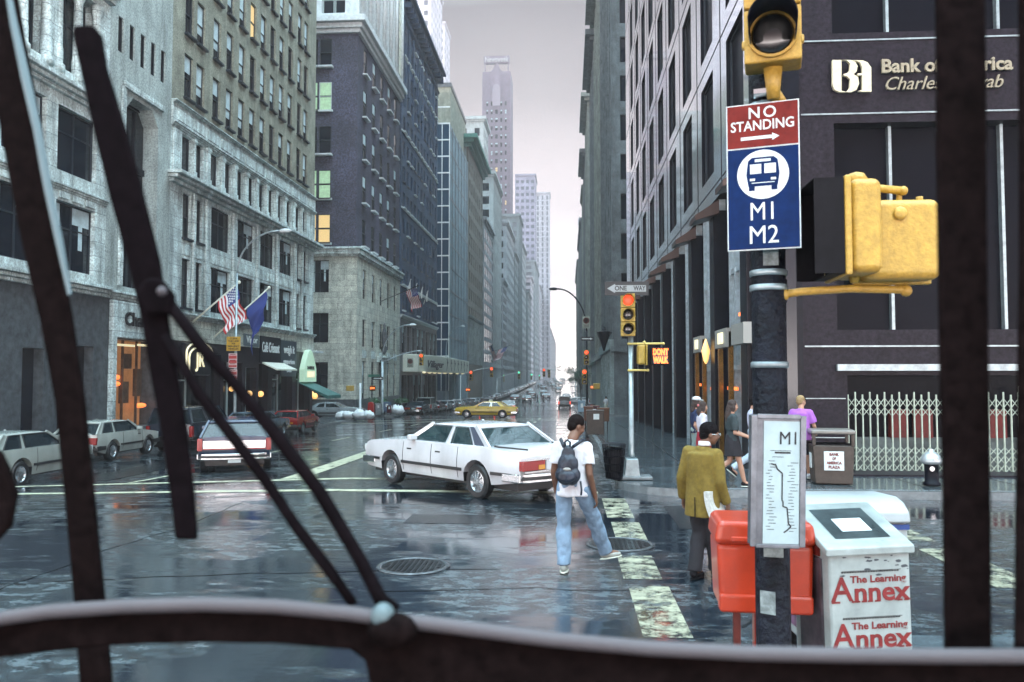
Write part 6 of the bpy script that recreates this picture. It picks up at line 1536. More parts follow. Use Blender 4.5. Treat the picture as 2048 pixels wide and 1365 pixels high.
def pedsignal(label, loc, rz=0, w_=.4, h=.43, d=.2, lit=None, pm=YEL, group=None, hood=.14):
    "walk signal, front faces -y, loc = centre of the box"
    t = thing('pedestrian_signal', label, 'pedestrian signal', loc, rz, group)
    mb = MB(); mb.box(-w_ / 2, w_ / 2, .035, d, -h / 2, h / 2); part(t, 'housing', mb, pm, bevel=.045, seg=4)
    mb = MB(); mb.box(-w_ / 2 - .012, w_ / 2 + .012, 0, .034, -h / 2 - .012, h / 2 + .012); part(t, 'door', mb, pm, bevel=.012)
    mb = MB(); mb.box(-w_ / 2 + .03, w_ / 2 - .03, -.006, -.001, -h / 2 + .03, h / 2 - .03); part(t, 'face', mb, LENSD)
    mb = MB()
    for a in ((-w_ / 2, -w_ / 2 + .006, -h / 2, h / 2), (w_ / 2 - .006, w_ / 2, -h / 2, h / 2), (-w_ / 2 + .006, w_ / 2 - .006, h / 2 - .006, h / 2)): mb.box(a[0], a[1], -hood, -.002, a[2], a[3])
    mb.box(-w_ / 2 + .006, w_ / 2 - .006, -hood * .4, -.002, -h / 2, -h / 2 + .006)
    part(t, 'hood', mb, BLACK)
    if lit:
        mb = MB()
        for s_, z in lit: text(mb, s_, 0, -.012, z, h * .5, ext=.004, off=.012, width=w_ * .86)
        part(t, 'lit_words', mb, mat('lit orange words', (.8, .2, .05), .4, emit=(1, .17, .03), es=3.0))
    return t

# ---- near corner pole and everything on it
px = PY(1543, 1000, 4.45).x; NP = Vector((px, 4.45, .15))
t = thing('signal_pole', 'thick grimy dark signal pole standing beside the news boxes', 'pole', NP)
mb = MB(); mb.lathe([(.16, 0), (.16, .08), (.12, .22), (.092, .26), (.092, 3.9), (.08, 3.95)], 16); part(t, 'shaft', mb, RUST, smooth=True)
mb = MB()
for z in (2.20, 2.62, 2.70, 3.42, 3.62): mb.lathe([(.095, z), (.101, z + .004), (.101, z + .03), (.095, z + .034)], 16)
part(t, 'steel_band', mb, STEEL, smooth=True)
mb = MB()
for i, (a, z, w_, h) in enumerate(((-100, 1.2, .1, .14), (-70, 1.6, .07, .1), (-95, 2.75, .08, .2), (-120, .9, .08, .12))):
    q = R(a); k = len(mb.v); mb.box(-w_ / 2, w_ / 2, -.0945, -.0925, z, z + h); mb.xf(Matrix.Rotation(q + R(90), 4, 'Z'), k)
part(t, 'sticker_scrap', mb, mat('torn paper', (.22, .26, .26), .8, noise_s=20, amt=.6))
p = PY(1543, 62, 4.3); zb = PY(1543, 130, 4.2).z
sg = signal('yellow traffic light with dark unlit lenses at the top of the near pole', (PY(1545, 62, 4.15).x, 4.15, zb), R(-14), lit=-1, w_=.285, pm=YEL, vis=DARKMET)
mb = MB(); mb.tube((0, .12, -.16), (0, .1, 0), .032, .05, 12); mb.path([(.0, .12, -.12), (.04, .2, -.16), (.02, .28, -.2)], .035, 8); part(sg, 'mount_bracket', mb, YEL, smooth=True)
mb = MB()
for z in (-.30, -.22, -.12): mb.box(-.1, .02, .12, .3, z, z + .025)
part(sg, 'clamp_band', mb, CHROME)

sg = thing('bus_stop_sign', 'brown red no standing plate above a blue bus plate reading M1 M2', 'street sign', (PY(1526, 350, 4.27).x, 4.27, PY(1526, 500, 4.27).z), R(-17))
w2 = .185; zr0 = .545; zr1 = .775
def plate(parent, name, x0, x1, z0, z1, m, y0=-.004, y1=.0): mb = MB(); mb.box(x0, x1, y0, y1, z0, z1); return part(parent, name, mb, m)
mb = MB(); mb.box(-w2, w2, -.003, .0, 0, zr1 + .01); part(sg, 'backing_plate', mb, SIGNWHITE, bevel=.0)
rp = plate(sg, 'red_plate', -w2 + .006, w2 - .006, zr0 + .006, zr1 + .004, SIGNRED, -.006, -.0031)
bp_ = plate(sg, 'blue_plate', -w2 + .006, w2 - .006, .006, zr0 - .002, SIGNBLUE, -.006, -.0031)
mb = MB(); text(mb, 'NO', 0, -.007, zr0 + .185, .085, ext=.001, off=.001, sp=1.25); text(mb, 'STANDING', 0, -.007, zr0 + .118, .075, ext=.001, off=.001, width=.32)
mb.box(-.11, .05, -.008, -.0065, zr0 + .045, zr0 + .062); mb.add([(.05, -.007, zr0 + .034), (.05, -.007, zr0 + .073), (.085, -.007, zr0 + .0535)], [(0, 1, 2)]); part(rp, 'lettering', mb, SIGNWHITE)
mb = MB(); cz = .40; mb.lathe([(.131, -.0075), (.131, -.0065)], 48); mb.xf(Matrix.Translation((0, -.001, cz)) @ Matrix.Rotation(R(-90), 4, 'X')); part(bp_, 'white_disc', mb, SIGNWHITE)
mb = MB(); yb_ = -.0095
mb.prism([(-.074, cz - .062), (.074, cz - .062), (.084, cz + .0), (.075, cz + .075), (.055, cz + .092), (-.055, cz + .092), (-.075, cz + .075), (-.084, cz + .0)], yb_ - .0006, yb_ + .001)
mb.box(-.072, -.042, yb_ - .0006, yb_ + .001, cz - .085, cz - .06); mb.box(.042, .072, yb_ - .0006, yb_ + .001, cz - .085, cz - .06)
part(bp_, 'bus_symbol', mb, SIGNBLUE)
mb = MB(); y_ = yb_ - .0012
for a in ((-.065, -.008, cz + .005, cz + .056), (.008, .066, cz + .005, cz + .056), (-.04, .04, cz + .068, cz + .082), (-.066, -.04, cz - .032, cz - .02), (.04, .066, cz - .032, cz - .02), (-.058, .058, cz - .046, cz - .042)): mb.box(a[0], a[1], y_, y_ + .0008, a[2], a[3])
part(bp_, 'bus_window_marks', mb, SIGNWHITE)
mb = MB(); text(mb, 'M1', 0, -.0075, .200, .135, ext=.001, off=.0, width=.115); text(mb, 'M2', 0, -.0075, .075, .135, ext=.001, off=.0, width=.145); part(bp_, 'route_numbers', mb, SIGNWHITE)
mb = MB(); mb.box(-.03, .03, .0, .09, .62, .66); mb.box(-.03, .03, .0, .09, .1, .14); part(sg, 'clamp', mb, STEEL)

q = PY(1678, 458, 4.25); a_ = pedsignal('yellow walk signal box turned sideways with a black hood on its left', (q.x, 4.33, q.z), R(-92), .38, .49, .19, group=None, hood=.15)
q = PY(1797, 482, 4.3); b_ = pedsignal('yellow walk signal box seen from the back, right of its twin', (q.x, 4.42, q.z), R(180), .385, .42, .19)
mb = MB(); mb.lathe([(.025, 0), (.05, .012), (.055, .035), (.04, .06), (.01, .07)], 14, (.0, .12, .245)); mb.lathe([(.02, 0), (.02, .02), (.008, .03)], 8, (-.13, .1, .245)); part(a_, 'mount_knob', mb, YEL, smooth=True)
mb = MB(); mb.lathe([(.02, .0), (.03, .03), (.02, .05)], 10, (.0, .1, -.275)); part(a_, 'lower_knob', mb, YELO, smooth=True)
mb = MB(); mb.ell((.02, .202, .13), (.035, .012, .035), 10)
for x in (-.12, .12): mb.tube((x, .1, .21), (x, .1, .235), .018, .018, 8)
part(b_, 'back_cap', mb, YEL, smooth=True)
t = thing('signal_bracket', 'yellow tube bracket carrying the two walk signal boxes', 'bracket', NP + Vector((0, 0, 2.5)))
def rel(x, y, Y): return PY(x, y, Y) - (NP + Vector((0, 0, 2.5)))
mb = MB(); mb.path([rel(1562, 590, 4.42), rel(1600, 584, 4.4), rel(1700, 578, 4.4), rel(1800, 580, 4.4), rel(1812, 582, 4.4)], .022, 10); mb.ell(rel(1566, 590, 4.42), .036, 10); mb.ell(rel(1812, 582, 4.4), .032, 10); mb.path([rel(1800, 575, 4.42), rel(1798, 545, 4.42)], .02, 8); part(t, 'lower_tube', mb, YEL, smooth=True)
mb = MB(); mb.path([rel(1665, 372, 4.4), rel(1740, 376, 4.4), rel(1806, 382, 4.4)], .022, 10); mb.ell(rel(1806, 382, 4.4), .026, 10); mb.path([rel(1798, 384, 4.42), rel(1798, 405, 4.42)], .016, 8); part(t, 'upper_tube', mb, YEL, smooth=True)
mb = MB(); mb.tube(rel(1561, 560, 4.43), rel(1561, 606, 4.43), .035, .035, 10); part(t, 'pole_clamp', mb, DARKMET)

# route map case on the pole
c = PY(1552, 962, 4.25); w_, h_ = .262, .675
t = thing('bus_route_map_case', 'grey framed bus route map case lettered M1 on the near pole', 'map case', (c.x, 4.25, c.z - h_ / 2), R(5)); t.rotation_euler = (0, R(1.5), R(5))
mb = MB(); mb.box(-w_ / 2, w_ / 2, 0, .08, 0, h_); part(t, 'case', mb, mat('grey metal case', (.14, .15, .17), .35, metal=.5, noise_s=9, amt=.4), bevel=.008)
mb = MB()
for a in ((-w_ / 2 - .012, -w_ / 2 + .018, 0, h_), (w_ / 2 - .018, w_ / 2 + .012, 0, h_), (-w_ / 2 + .018, w_ / 2 - .018, h_ - .018, h_ + .006), (-w_ / 2 + .018, w_ / 2 - .018, -.006, .014)): mb.box(a[0], a[1], -.014, .0, a[2], a[3])
part(t, 'frame', mb, mat('worn grey frame', (.16, .17, .19), .35, metal=.5, noise_s=9, amt=.4), bevel=.004)
mb = MB(); mb.box(-w_ / 2 + .055, w_ / 2 - .02, -.005, -.001, .016, h_ - .03); pn_ = part(t, 'map_sheet', mb, mat('map sheet', (.42, .52, .54), .35, noise_s=7, amt=.12))
mb = MB(); text(mb, 'M1', .055, -.007, h_ - .12, .095, ext=.001, off=.0, width=.085); part(pn_, 'route_number', mb, SIGNBLACK)
def mp(x, y): return ((x - 1552) / 376 , h_ - (y - 836) / 376)
mb = MB(); route = [(1538, 930), (1547, 932), (1550, 940), (1560, 948), (1560, 1000), (1562, 1002), (1562, 1012), (1570, 1014), (1573, 1045), (1578, 1050), (1570, 1058), (1564, 1062)]
for a, b2 in zip(route, route[1:]): (x0, z0), (x1, z1) = mp(*a), mp(*b2); mb.bar((x0, -.0065, z0), (x1, -.0065, z1), .001, .007, (0, 0, 1) if abs(x1 - x0) > abs(z1 - z0) else (1, 0, 0))
x0, z0 = mp(1545, 910); mb.box(x0, x0 + .082, -.0065, -.0055, z0, z0 + .009); part(pn_, 'route_line', mb, SIGNBLACK)
mb = MB(); rq = random.Random(5)
for i in range(46):
    y = 925 + i * 3; x = (1578 if i % 2 else 1536) + rq.uniform(-4, 4); x0, z0 = mp(x - 4, y); mb.box(x0, x0 + rq.uniform(.015, .04), -.0062, -.0052, z0, z0 + .0028)
x0, z0 = mp(1536, 905); mb.box(x0, x0 + .11, -.0062, -.0052, z0, z0 + .003); x0, z0 = mp(1540, 917); mb.box(x0, x0 + .06, -.0062, -.0052, z0, z0 + .0025); part(pn_, 'small_print', mb, SIGNBLACK)

# ---- news boxes
def newsbox_orange():
    c = PY(1518, 1040, 4.85); w_, h, d = .56, .53, .42; top = c.z
    t = thing('orange_news_box', 'bright orange plastic news box behind the near signal pole', 'news box', (c.x + .02, 4.78, .15), R(-4)); OM = mat('orange red plastic', (.46, .038, .010), .35, noise_s=4, amt=.22, coat=.3, dirt=.25)
    zt = top - .15
    mb = MB(); mb.prism([(-w_ / 2 + .02, zt - h), (w_ / 2 - .02, zt - h), (w_ / 2 - .005, zt - .13), (-w_ / 2 + .005, zt - .13)], 0.01, d); part(t, 'body', mb, OM, bevel=.035, seg=4)
    mb = MB(); mb.prism([(-w_ / 2 - .012, zt - .14), (w_ / 2 + .012, zt - .14), (w_ / 2 - .01, zt), (-w_ / 2 + .01, zt)], -.012, d + .01); part(t, 'lid', mb, OM, bevel=.04, seg=4)
    mb = MB(); mb.box(-w_ / 2 + .08, w_ / 2 - .05, -.028, -.01, zt - .115, zt - .085); part(t, 'lid_rib', mb, OM, bevel=.01)
    mb = MB(); mb.box(-w_ / 2 + .015, w_ / 2 - .015, -.006, .1, zt - h, zt - h + .11); part(t, 'bottom_band', mb, OM, bevel=.02)
    mb = MB(); mb.box(-.05, .05, .12, .22, .0, zt - h); part(t, 'pedestal', mb, OM, bevel=.01); 
    mb = MB(); mb.box(-w_ / 2 + .1, -w_ / 2 + .14, .05, .09, 0, zt - h); part(t, 'leg', mb, mat('rusty red leg', (.12, .02, .015), .5, noise_s=9, amt=.4))
    mb = MB()
    pts = [(-w_ / 2 + .12, .0, .42), (-.02, -.05, .46), (.1, -.12, .40), (.25, -.1, .43)]
    for i in range(24):
        u = i / 23 * 3; k = min(2, int(u)); a = Vector(pts[k]).lerp(Vector(pts[k + 1]), u - k); k0 = len(mb.v)
        mb.lathe([(.016, -.003), (.02, 0), (.016, .003)], 8, (0, 0, 0), sx=1.3); mb.xf(Matrix.Translation(a) @ Matrix.Rotation(R(90 * (i % 2)), 4, 'X'), k0)
    part(t, 'chain', mb, CHROME)
newsbox_orange()
def newsbox_annex():
    c = PY(1742, 1150, 4.75); w_, d = .50, .46
    t = thing('white_news_box', 'leaning white paper box printed twice in dark red capitals', 'news box', (c.x, 4.72, .15), R(-3)); t.rotation_euler = (R(1), R(-1.5), R(9))
    WM_ = mat('dirty white plastic', (.38, .43, .42), .4, noise_s=5, amt=.25, dirt=.8, bump=.08)
    zf = PY(1740, 1092, 4.7).z - .15; zk = zf + .14
    mb = MB(); mb.prism([(0, 0.02), (d, .02), (d, zk - .0), (0, zf)], -w_ / 2 + .01, w_ / 2 - .01, ax='x'); part(t, 'body', mb, WM_, bevel=.018, seg=3)
    mb = MB(); mb.prism([(-.02, zf - .05), (d + .02, zk - .03), (d + .02, zk + .02), (-.02, zf + .0)], -w_ / 2 - .012, w_ / 2 + .012, ax='x'); part(t, 'lid', mb, WM_, bevel=.012)
    sl = (zk + .02 - zf) / (d + .04)
    mb = MB()
    def T(x, y, up): return (x, y, zf + (y + .02) * sl + up)
    mb.add([T(-.16, .07, .0025), (.17, .07, T(0, .07, .0025)[2]), T(.17, .40, .0025), T(-.16, .40, .0025)], [(0, 1, 2, 3)]); part(t, 'top_window', mb, mat('dark perspex', (.05, .065, .07), .2, noise_s=5, amt=.4))
    mb = MB(); mb.add([T(-.08, .14, .005), T(.1, .14, .005), T(.1, .28, .005), T(-.08, .28, .005)], [(0, 1, 2, 3)]); part(t, 'paper_in_window', mb, SIGNWHITE)
    RM = mat('dark red print', (.22, .02, .02), .5, noise_s=20, amt=.3)
    for zz in (zf - .26, zf - .52):
        mb = MB(); y = -.003
        text(mb, 'The Learning', .045, y, zz + .075, .055, ext=.0012, off=.0012, width=.33)
        text(mb, 'A', -.17, y, zz + .018, .19, ext=.0012, off=.0025, width=.13); text(mb, 'nnex', .062, y, zz + .0, .15, ext=.0012, off=.0035, width=.33)
        for x in (-.232, -.115): mb.box(x, x + .05, y - .0012, y + .001, zz - .052, zz - .042)
        for x in (-.1, -.056, -.02, .022, .155, .195): mb.box(x, x + .03, y - .0012, y + .001, zz - .052, zz - .043)
        part(t, 'red_lettering', mb, RM)
        mb = MB()
        for i in range(22): mb.box(-.17 + i * .0155, -.17 + i * .0155 + .012, y - .0005, y + .001, zz + .115, zz + .121)
        mb.box(-.17, .18, y - .0005, y + .001, zz + .123, zz + .1255); part(t, 'small_print', mb, SIGNBLACK)
    mb = MB()
    for i in range(16):
        a = rnd.uniform(-.22, .23); zz = zf - rnd.uniform(.05, .17); r1 = rnd.uniform(.004, .02); n_ = 9; mb.add([(a + r1 * rnd.uniform(.8, 1.8) * math.cos(6.283 * k / n_), -.0012, zz + r1 * rnd.uniform(.25, .6) * math.sin(6.283 * k / n_)) for k in range(n_)], [tuple(range(n_))])
    part(t, 'paint_scuff', mb, mat('scuffed dark patch', (.06, .07, .08), .6))
    mb = MB(); mb.box(-w_ / 2 - .003, -w_ / 2 + .012, .08, .36, .15, zf - .08); part(t, 'side_poster', mb, mat('dark side poster', (.07, .05, .06), .4, noise_s=8, amt=.8))
    mb = MB(); mb.box(-w_ / 2 - .004, -w_ / 2 + .013, .1, .32, zf - .07, zf - .0); part(t, 'side_label', mb, SIGNRED)
newsbox_annex()
def newsbox_big():
    c = PY(1712, 1000, 5.6); w_, d = .70, .5; zt = c.z - .15
    t = thing('white_and_blue_news_box', 'wide white news box with rounded top and thin blue stripe', 'news box', (c.x, 5.6, .15), R(4))
    WM_ = mat('white enamel box', (.42, .45, .46), .3, noise_s=2.5, amt=.12, dirt=.3, coat=.3)
    mb = MB(); mb.prism([(0, .35), (d, .35), (d, zt - .12), (0, zt - .16)], -w_ / 2, w_ / 2, ax='x'); part(t, 'body', mb, WM_, bevel=.02)
    mb = MB(); pts = [(-.03, zt - .155), (d, zt - .115), (d, zt - .01), (.16, zt), (.06, zt - .025), (-.01, zt - .08)]; mb.prism(pts, -w_ / 2 - .01, w_ / 2 + .01, ax='x'); part(t, 'hood', mb, WM_, bevel=.02, seg=3)
    mb = MB(); mb.box(-w_ / 2 - .004, w_ / 2 + .004, -.008, .01, zt - .20, zt - .165); part(t, 'blue_stripe', mb, mat('blue stripe', (.015, .06, .25), .3))
    mb = MB(); mb.box(-w_ / 2 - .006, -w_ / 2 + .01, .03, d - .04, .42, zt - .2); part(t, 'side_poster', mb, mat('violet side poster', (.12, .05, .10), .4, noise_s=7, amt=.9))
    for x in (-w_ / 2 + .04, w_ / 2 - .08):
        mb = MB(); mb.box(x, x + .04, .04, .08, 0, .35); mb.box(x, x + .04, d - .08, d - .04, 0, .35); part(t, 'leg', mb, BLACK)
    mb = MB(); mb.box(-.1, .12, -.006, .004, .62, .8); part(t, 'coin_panel', mb, STEEL)
newsbox_big()
t = thing('wooden_post', 'short brown wooden post stub next to the near pole foot', 'post', (PY(1582, 1300, 4.5).x, 4.55, .15))
mb = MB(); mb.box(-.05, .05, -.04, .04, 0, .62); part(t, 'stub', mb, mat('brown wet wood', (.16, .09, .04), .5, noise_s=6, amt=.4, stretch=(3, 3, .4)), bevel=.008)
mb = MB(); mb.box(-.03, .02, -.043, -.038, .3, .42); part(t, 'paper_scrap', mb, CREAM)

# ---- far side corner signal post with one way sign
FP = Vector((1.36, 17.35, .15))
t = thing('corner_signal_post', 'slim grey steel post with square foot on the far right corner', 'post', FP)
mb = MB(); mb.lathe([(.075, .45), (.07, .5), (.058, .55), (.055, 3.05), (.05, 3.05)], 16); part(t, 'shaft', mb, STEEL, smooth=True)
mb = MB(); mb.prism([(-.2, 0), (.2, 0), (.16, .1), (.13, .42), (-.13, .42), (-.16, .1)], -.16, .16); part(t, 'pedestal', mb, STEEL, bevel=.02)
mb = MB(); mb.box(-.42, .42, -.28, .28, -.01, .06); part(t, 'foot_slab', mb, KERB, bevel=.02)
signal('corner traffic light glowing red under the one way sign', (PY(1256, 600, 17.2).x, 17.2, 3.18), 0, 0, .30, pm=YELO, vis=YELO)
ow = thing('one_way_sign', 'black and white one way arrow sign pointing left over the corner light', 'street sign', (PY(1253.5, 577, 17.2).x, 17.2, 4.2), R(3))
mb = MB(); mb.box(-.47, .47, -.005, .01, -.15, .15); part(ow, 'panel', mb, SIGNBLACK)
mb = MB(); mb.prism([(-.42, 0), (-.25, .10), (-.25, .07), (.41, .07), (.41, -.07), (-.25, -.07), (-.25, -.10)], -.009, -.006); part(ow, 'arrow', mb, mat('dull white sign', (.24, .27, .28), .4))
mb = MB(); text(mb, 'ONE', -.13, -.011, 0, .14, ext=.001, off=.004, width=.26); text(mb, 'WAY', .27, -.011, 0, .14, ext=.001, off=.004, width=.26); part(ow, 'lettering', mb, SIGNBLACK)
q = PY(1294, 710, 17.2); a_ = pedsignal('small yellow walk signal box turned away beside the lit words', (q.x, 17.3, q.z), R(95), .26, .42, .2, pm=YELO)
q = PY(1321, 713, 17.0); pedsignal('black hooded signal lit with the orange words dont walk', (q.x, 17.0, q.z), R(-4), .37, .36, .2, lit=[('DONT', .085), ('WALK', -.085)], pm=BLACK, hood=.12)
t = thing('yellow_bracket_arms', 'pair of pale yellow bracket arms on the corner post', 'bracket', FP)
mb = MB(); z1 = PY(1290, 688, 17.3).z - .15; z0 = PY(1290, 741, 17.3).z - .15
for z, x1 in ((z1, .68), (z0, .35)):
    mb.path([(-.05, -.06, z), (x1, -.12, z)], .024, 8); mb.ell((x1, -.12, z), .032, 8); mb.ell((-.05, -.06, z), .03, 8)
mb.ell((.28, -.09, z1 + .03), .035, 8); part(t, 'arm', mb, mat('pale yellow paint', (.55, .45, .14), .4), smooth=True)
def basket(x, y, label):
    t = thing('wire_litter_basket', label, 'litter basket', (x, y, gz(y) + .15))
    mb = MB()
    for i in range(26):
        a = 2 * math.pi * i / 26; mb.bar((.17 * math.cos(a), .17 * math.sin(a), .04), (.25 * math.cos(a), .25 * math.sin(a), .78), .008, .01, (math.cos(a), math.sin(a), 0))
    for z in (.05, .2, .36, .52, .68, .78):
        r = .17 + .08 * (z - .04) / .74; mb.lathe([(r - .006, z - .006), (r + .006, z), (r - .006, z + .006)], 26)
    part(t, 'wire_basket', mb, DARKMET)
    mb = MB(); mb.lathe([(.14, .05), (.16, .1), (.19, .4), (.2, .62), (.12, .7), (.02, .68)], 18)
    for i, v in enumerate(mb.v): q = noise.noise(Vector(v) * 9) * .04; mb.v[i] = (v[0] * (1 + q * 4), v[1] * (1 + q * 4), v[2] + q)
    part(t, 'bin_bag', mb, BLACK, smooth=True)
basket(PY(1228, 930, 17.0).x, 17.0, 'wire litter basket with black bag beside the corner post foot')
c = PY(1662, 925, 16.9)
t = thing('litter_bin', 'brown square litter bin with white bank plaza label', 'litter bin', (c.x, 16.9, .15), R(-8)); BR = mat('dark brown metal', (.055, .04, .032), .45, noise_s=7, amt=.3)
mb = MB(); mb.prism([(-.36, 0), (.36, 0), (.40, .78), (-.40, .78)], -.32, .32); part(t, 'body', mb, BR, bevel=.03)
mb = MB()
for x in (-.4, .34): 
    for y in (-.33, .27): mb.box(x, x + .06, y, y + .06, .78, 1.0)
part(t, 'corner_upright', mb, BR)
mb = MB(); mb.box(-.43, .43, -.36, .36, 1.0, 1.09); part(t, 'lid', mb, mat('pale brown lid', (.22, .20, .18), .3), bevel=.035)
mb = MB(); mb.box(-.36, .36, -.28, .28, .78, .80); part(t, 'inner_rim', mb, BLACK)
mb = MB(); mb.box(-.19, .19, -.345, -.33, .28, .66); lp = part(t, 'label_plate', mb, SIGNWHITE, bevel=.004)
mb = MB()
for i, s_ in enumerate(('BANK', 'OF', 'AMERICA', 'PLAZA')): text(mb, s_, 0, -.352, .60 - i * .085, .075, ext=.001, off=.003, width={0: .18, 1: .07, 2: .29, 3: .22}[i])
part(lp, 'lettering', mb, SIGNRED)
mb = MB(); mb.box(-.405, -.385, -.1, .1, .3, .6); part(t, 'side_label', mb, SIGNWHITE)
c = PY(1863, 940, 16.6)
t = thing('standpipe', 'silver domed standpipe on a dark barrel near the kerb', 'standpipe', (c.x, 16.6, .15))
mb = MB(); mb.lathe([(.17, 0), (.17, .05), (.13, .08), (.13, .4), (.15, .42)], 18); part(t, 'barrel', mb, DARKMET, smooth=True)
mb = MB(); mb.lathe([(.15, .42), (.2, .45), (.205, .49), (.17, .58), (.1, .65), (.05, .67), (.05, .71), (.01, .72)], 20); part(t, 'dome', mb, mat('silver dome paint', (.48, .52, .54), .3, metal=.5), smooth=True)
mb = MB(); mb.tube((0, -.2, .53), (0, -.1, .53), .03, .03, 8); mb.tube((-.05, -.15, .34), (-.05, -.1, .34), .05, .05, 10); part(t, 'nozzle', mb, CHROME)

# ---- news boxes and bins along the right kerb
def small_box(nm, label, x, y, w_, d, h, m, cat='news box', lab=True, leg=.0):
    t = thing(nm, label, cat, (x, y, gz(y, x) + .15)); mb = MB(); mb.prism([(-w_ / 2, leg), (w_ / 2, leg), (w_ / 2, h * .93), (-w_ / 2, h * .93)], 0, d); part(t, 'body', mb, m, bevel=.02)
    mb = MB(); mb.box(-w_ / 2 - .02, w_ / 2 + .02, -.02, d + .02, h * .93, h); part(t, 'lid', mb, m, bevel=.02)
    if leg:
        for x_ in (-w_ / 2 + .05, w_ / 2 - .09): mb = MB(); mb.box(x_, x_ + .04, d / 2 - .02, d / 2 + .02, 0, leg); part(t, 'leg', mb, BLACK)
    if lab: mb = MB(); mb.box(-w_ * .12, w_ * .22, -.008, 0, h * .62, h * .85); part(t, 'label', mb, SIGNWHITE)
    return t
small_box('litter_bin', 'dark brown kerbside bin with pale square label', PY(1191, 850, 34).x, 34, .72, .6, 1.02, BR, 'litter bin')
small_box('news_box', 'rusty orange box just right of the dark brown kerbside bin', PY(1207, 840, 35.5).x, 35.5, .5, .45, 1.1, mat('rust orange box', (.12, .05, .025), .5), lab=False, leg=.5)
small_box('news_box', 'small rust brown box just left of the dark brown kerbside bin', PY(1177, 840, 36.5).x, 36.5, .4, .4, 1.15, mat('rust brown box', (.10, .04, .025), .5), lab=False, leg=.5)
small_box('news_box', 'dark maroon news box with white label behind the kerbside bin', PY(1187, 820, 40).x, 40, .6, .45, 1.15, P_MAR, leg=.3)
small_box('news_box', 'black news box with pale label next in the kerb row', PY(1182, 818, 46).x, 46, .5, .45, 1.15, BLACK, leg=.3)
small_box('post_box', 'pale blue box on a leg by the far right signals', PY(1163, 805, 58).x, 58, .5, .4, 1.3, mat('pale blue box', (.25, .38, .48), .4), 'post box', leg=.5)

# ---- right hand far pole with arched lamp
def lamp(label, x, y, ztop, dx, zarm, r=.09, m=STEEL, headm=None, curve=True, name='street_lamp', group=None):
    t = thing(name, label, 'street lamp', (x, y, gz(y, x) + .15), 0, group); b = gz(y, x) + .15; zt = ztop - b; za = zarm - b
    mb = MB(); mb.lathe([(r * 2, 0), (r * 2, .5), (r * 1.2, .7), (r, .8), (r * .7, za)], 10); part(t, 'pole', mb, m, smooth=True)
    pts = [(dx * (1 - math.cos(R(a))) , 0, za + (zt - za) * math.sin(R(a))) for a in range(0, 91, 10)]; mb = MB(); mb.path(pts, [r * .6] * len(pts), 8); part(t, 'arm', mb, m, smooth=True)
    sg_ = 1 if dx > 0 else -1; mb = MB(); mb.lathe([(.02, -.12), (.12, -.09), (.15, 0), (.1, .08), (.02, .11)], 10, sx=2.4, sy=1.0); mb.xf(Matrix.Translation((dx + sg_ * .3, 0, zt))); part(t, 'lamp_head', mb, headm or SILL, smooth=True)
    return t
lamp('dark pole on the right with an arched lamp arm reaching over the lanes', PY(1174, 800, 60.5).x, 60.5, 9.0, -2.2, 5.8, m=RUST, headm=DARKMET)
pxr = PY(1174, 800, 60.5).x
def noturn(label, x, y, z, s=1.0, group=None):
    t = thing('no_turn_sign', label, 'street sign', (x, y, z), 0, group); mb = MB(); mb.box(-.3 * s, .3 * s, 0, .01, -.45 * s, .45 * s); part(t, 'panel', mb, mat('weathered sign plate', (.22, .26, .22), .5))
    mb = MB(); mb.lathe([(.24 * s, -.004), (.24 * s, .004), (.19 * s, .004), (.19 * s, -.004)], 24); mb.xf(Matrix.Translation((0, -.012, .13 * s)) @ Matrix.Rotation(R(90), 4, 'X')); mb.bar((-.15 * s, -.012, .28 * s), (.15 * s, -.012, -.02 * s), .005, .04 * s, (0, 1, 0)); part(t, 'prohibition_ring', mb, mat('dark faded red', (.14, .04, .035), .5))
    mb = MB(); mb.box(-.04 * s, .04 * s, -.008, -.001, -.0 * s, .2 * s); mb.box(-.04 * s, .12 * s, -.0085, -.0012, .14 * s, .2 * s); 
    for z_ in (-.22, -.3, -.38): mb.box(-.2 * s, .2 * s, -.008, -.001, z_ * s, (z_ + .035) * s)
    part(t, 'sign_marks', mb, SIGNBLACK)
noturn('weathered no turn sign high on the right hand far pole', PY(1172.5, 645, 60.3).x, 60.3, PY(1172, 645, 60.3).z, 1.0)
q = PY(1175, 678, 60.3); t = thing('one_way_sign', 'small dark one way sign pointing right on the far pole', 'street sign', (q.x, 60.3, q.z)); mb = MB(); mb.box(-.46, .46, 0, .01, -.15, .15); part(t, 'panel', mb, SIGNBLACK); mb = MB(); mb.prism([(-.38, -.03), (-.38, .03), (.2, .03), (.2, .08), (.38, 0), (.2, -.08), (.2, -.03)], -.005, -.001); part(t, 'arrow', mb, SIGNWHITE)
signal('red traffic light on the far right pole, upper one', (PY(1173, 716, 60).x, 60, PY(1173, 730, 60).z), 0, 0, .36, n=3, lm=LREDX, detail=False)
signal('red traffic light on the far right pole, lower one', (PY(1169, 756, 59.5).x, 59.5, PY(1169, 769, 59.5).z), 0, 0, .36, n=3, lm=LREDX, detail=False)
q = PY(1193, 773, 60); pedsignal('yellow walk signal box on the far right pole', (q.x, 60, q.z), R(180), .5, .42, .2, pm=YELO)
q = PY(1185, 775, 60.2); pedsignal('small orange lit walk signal by the far right pole', (q.x, 60.2, q.z), 0, .3, .35, .2, pm=YELO, lit=[('DW', 0)])

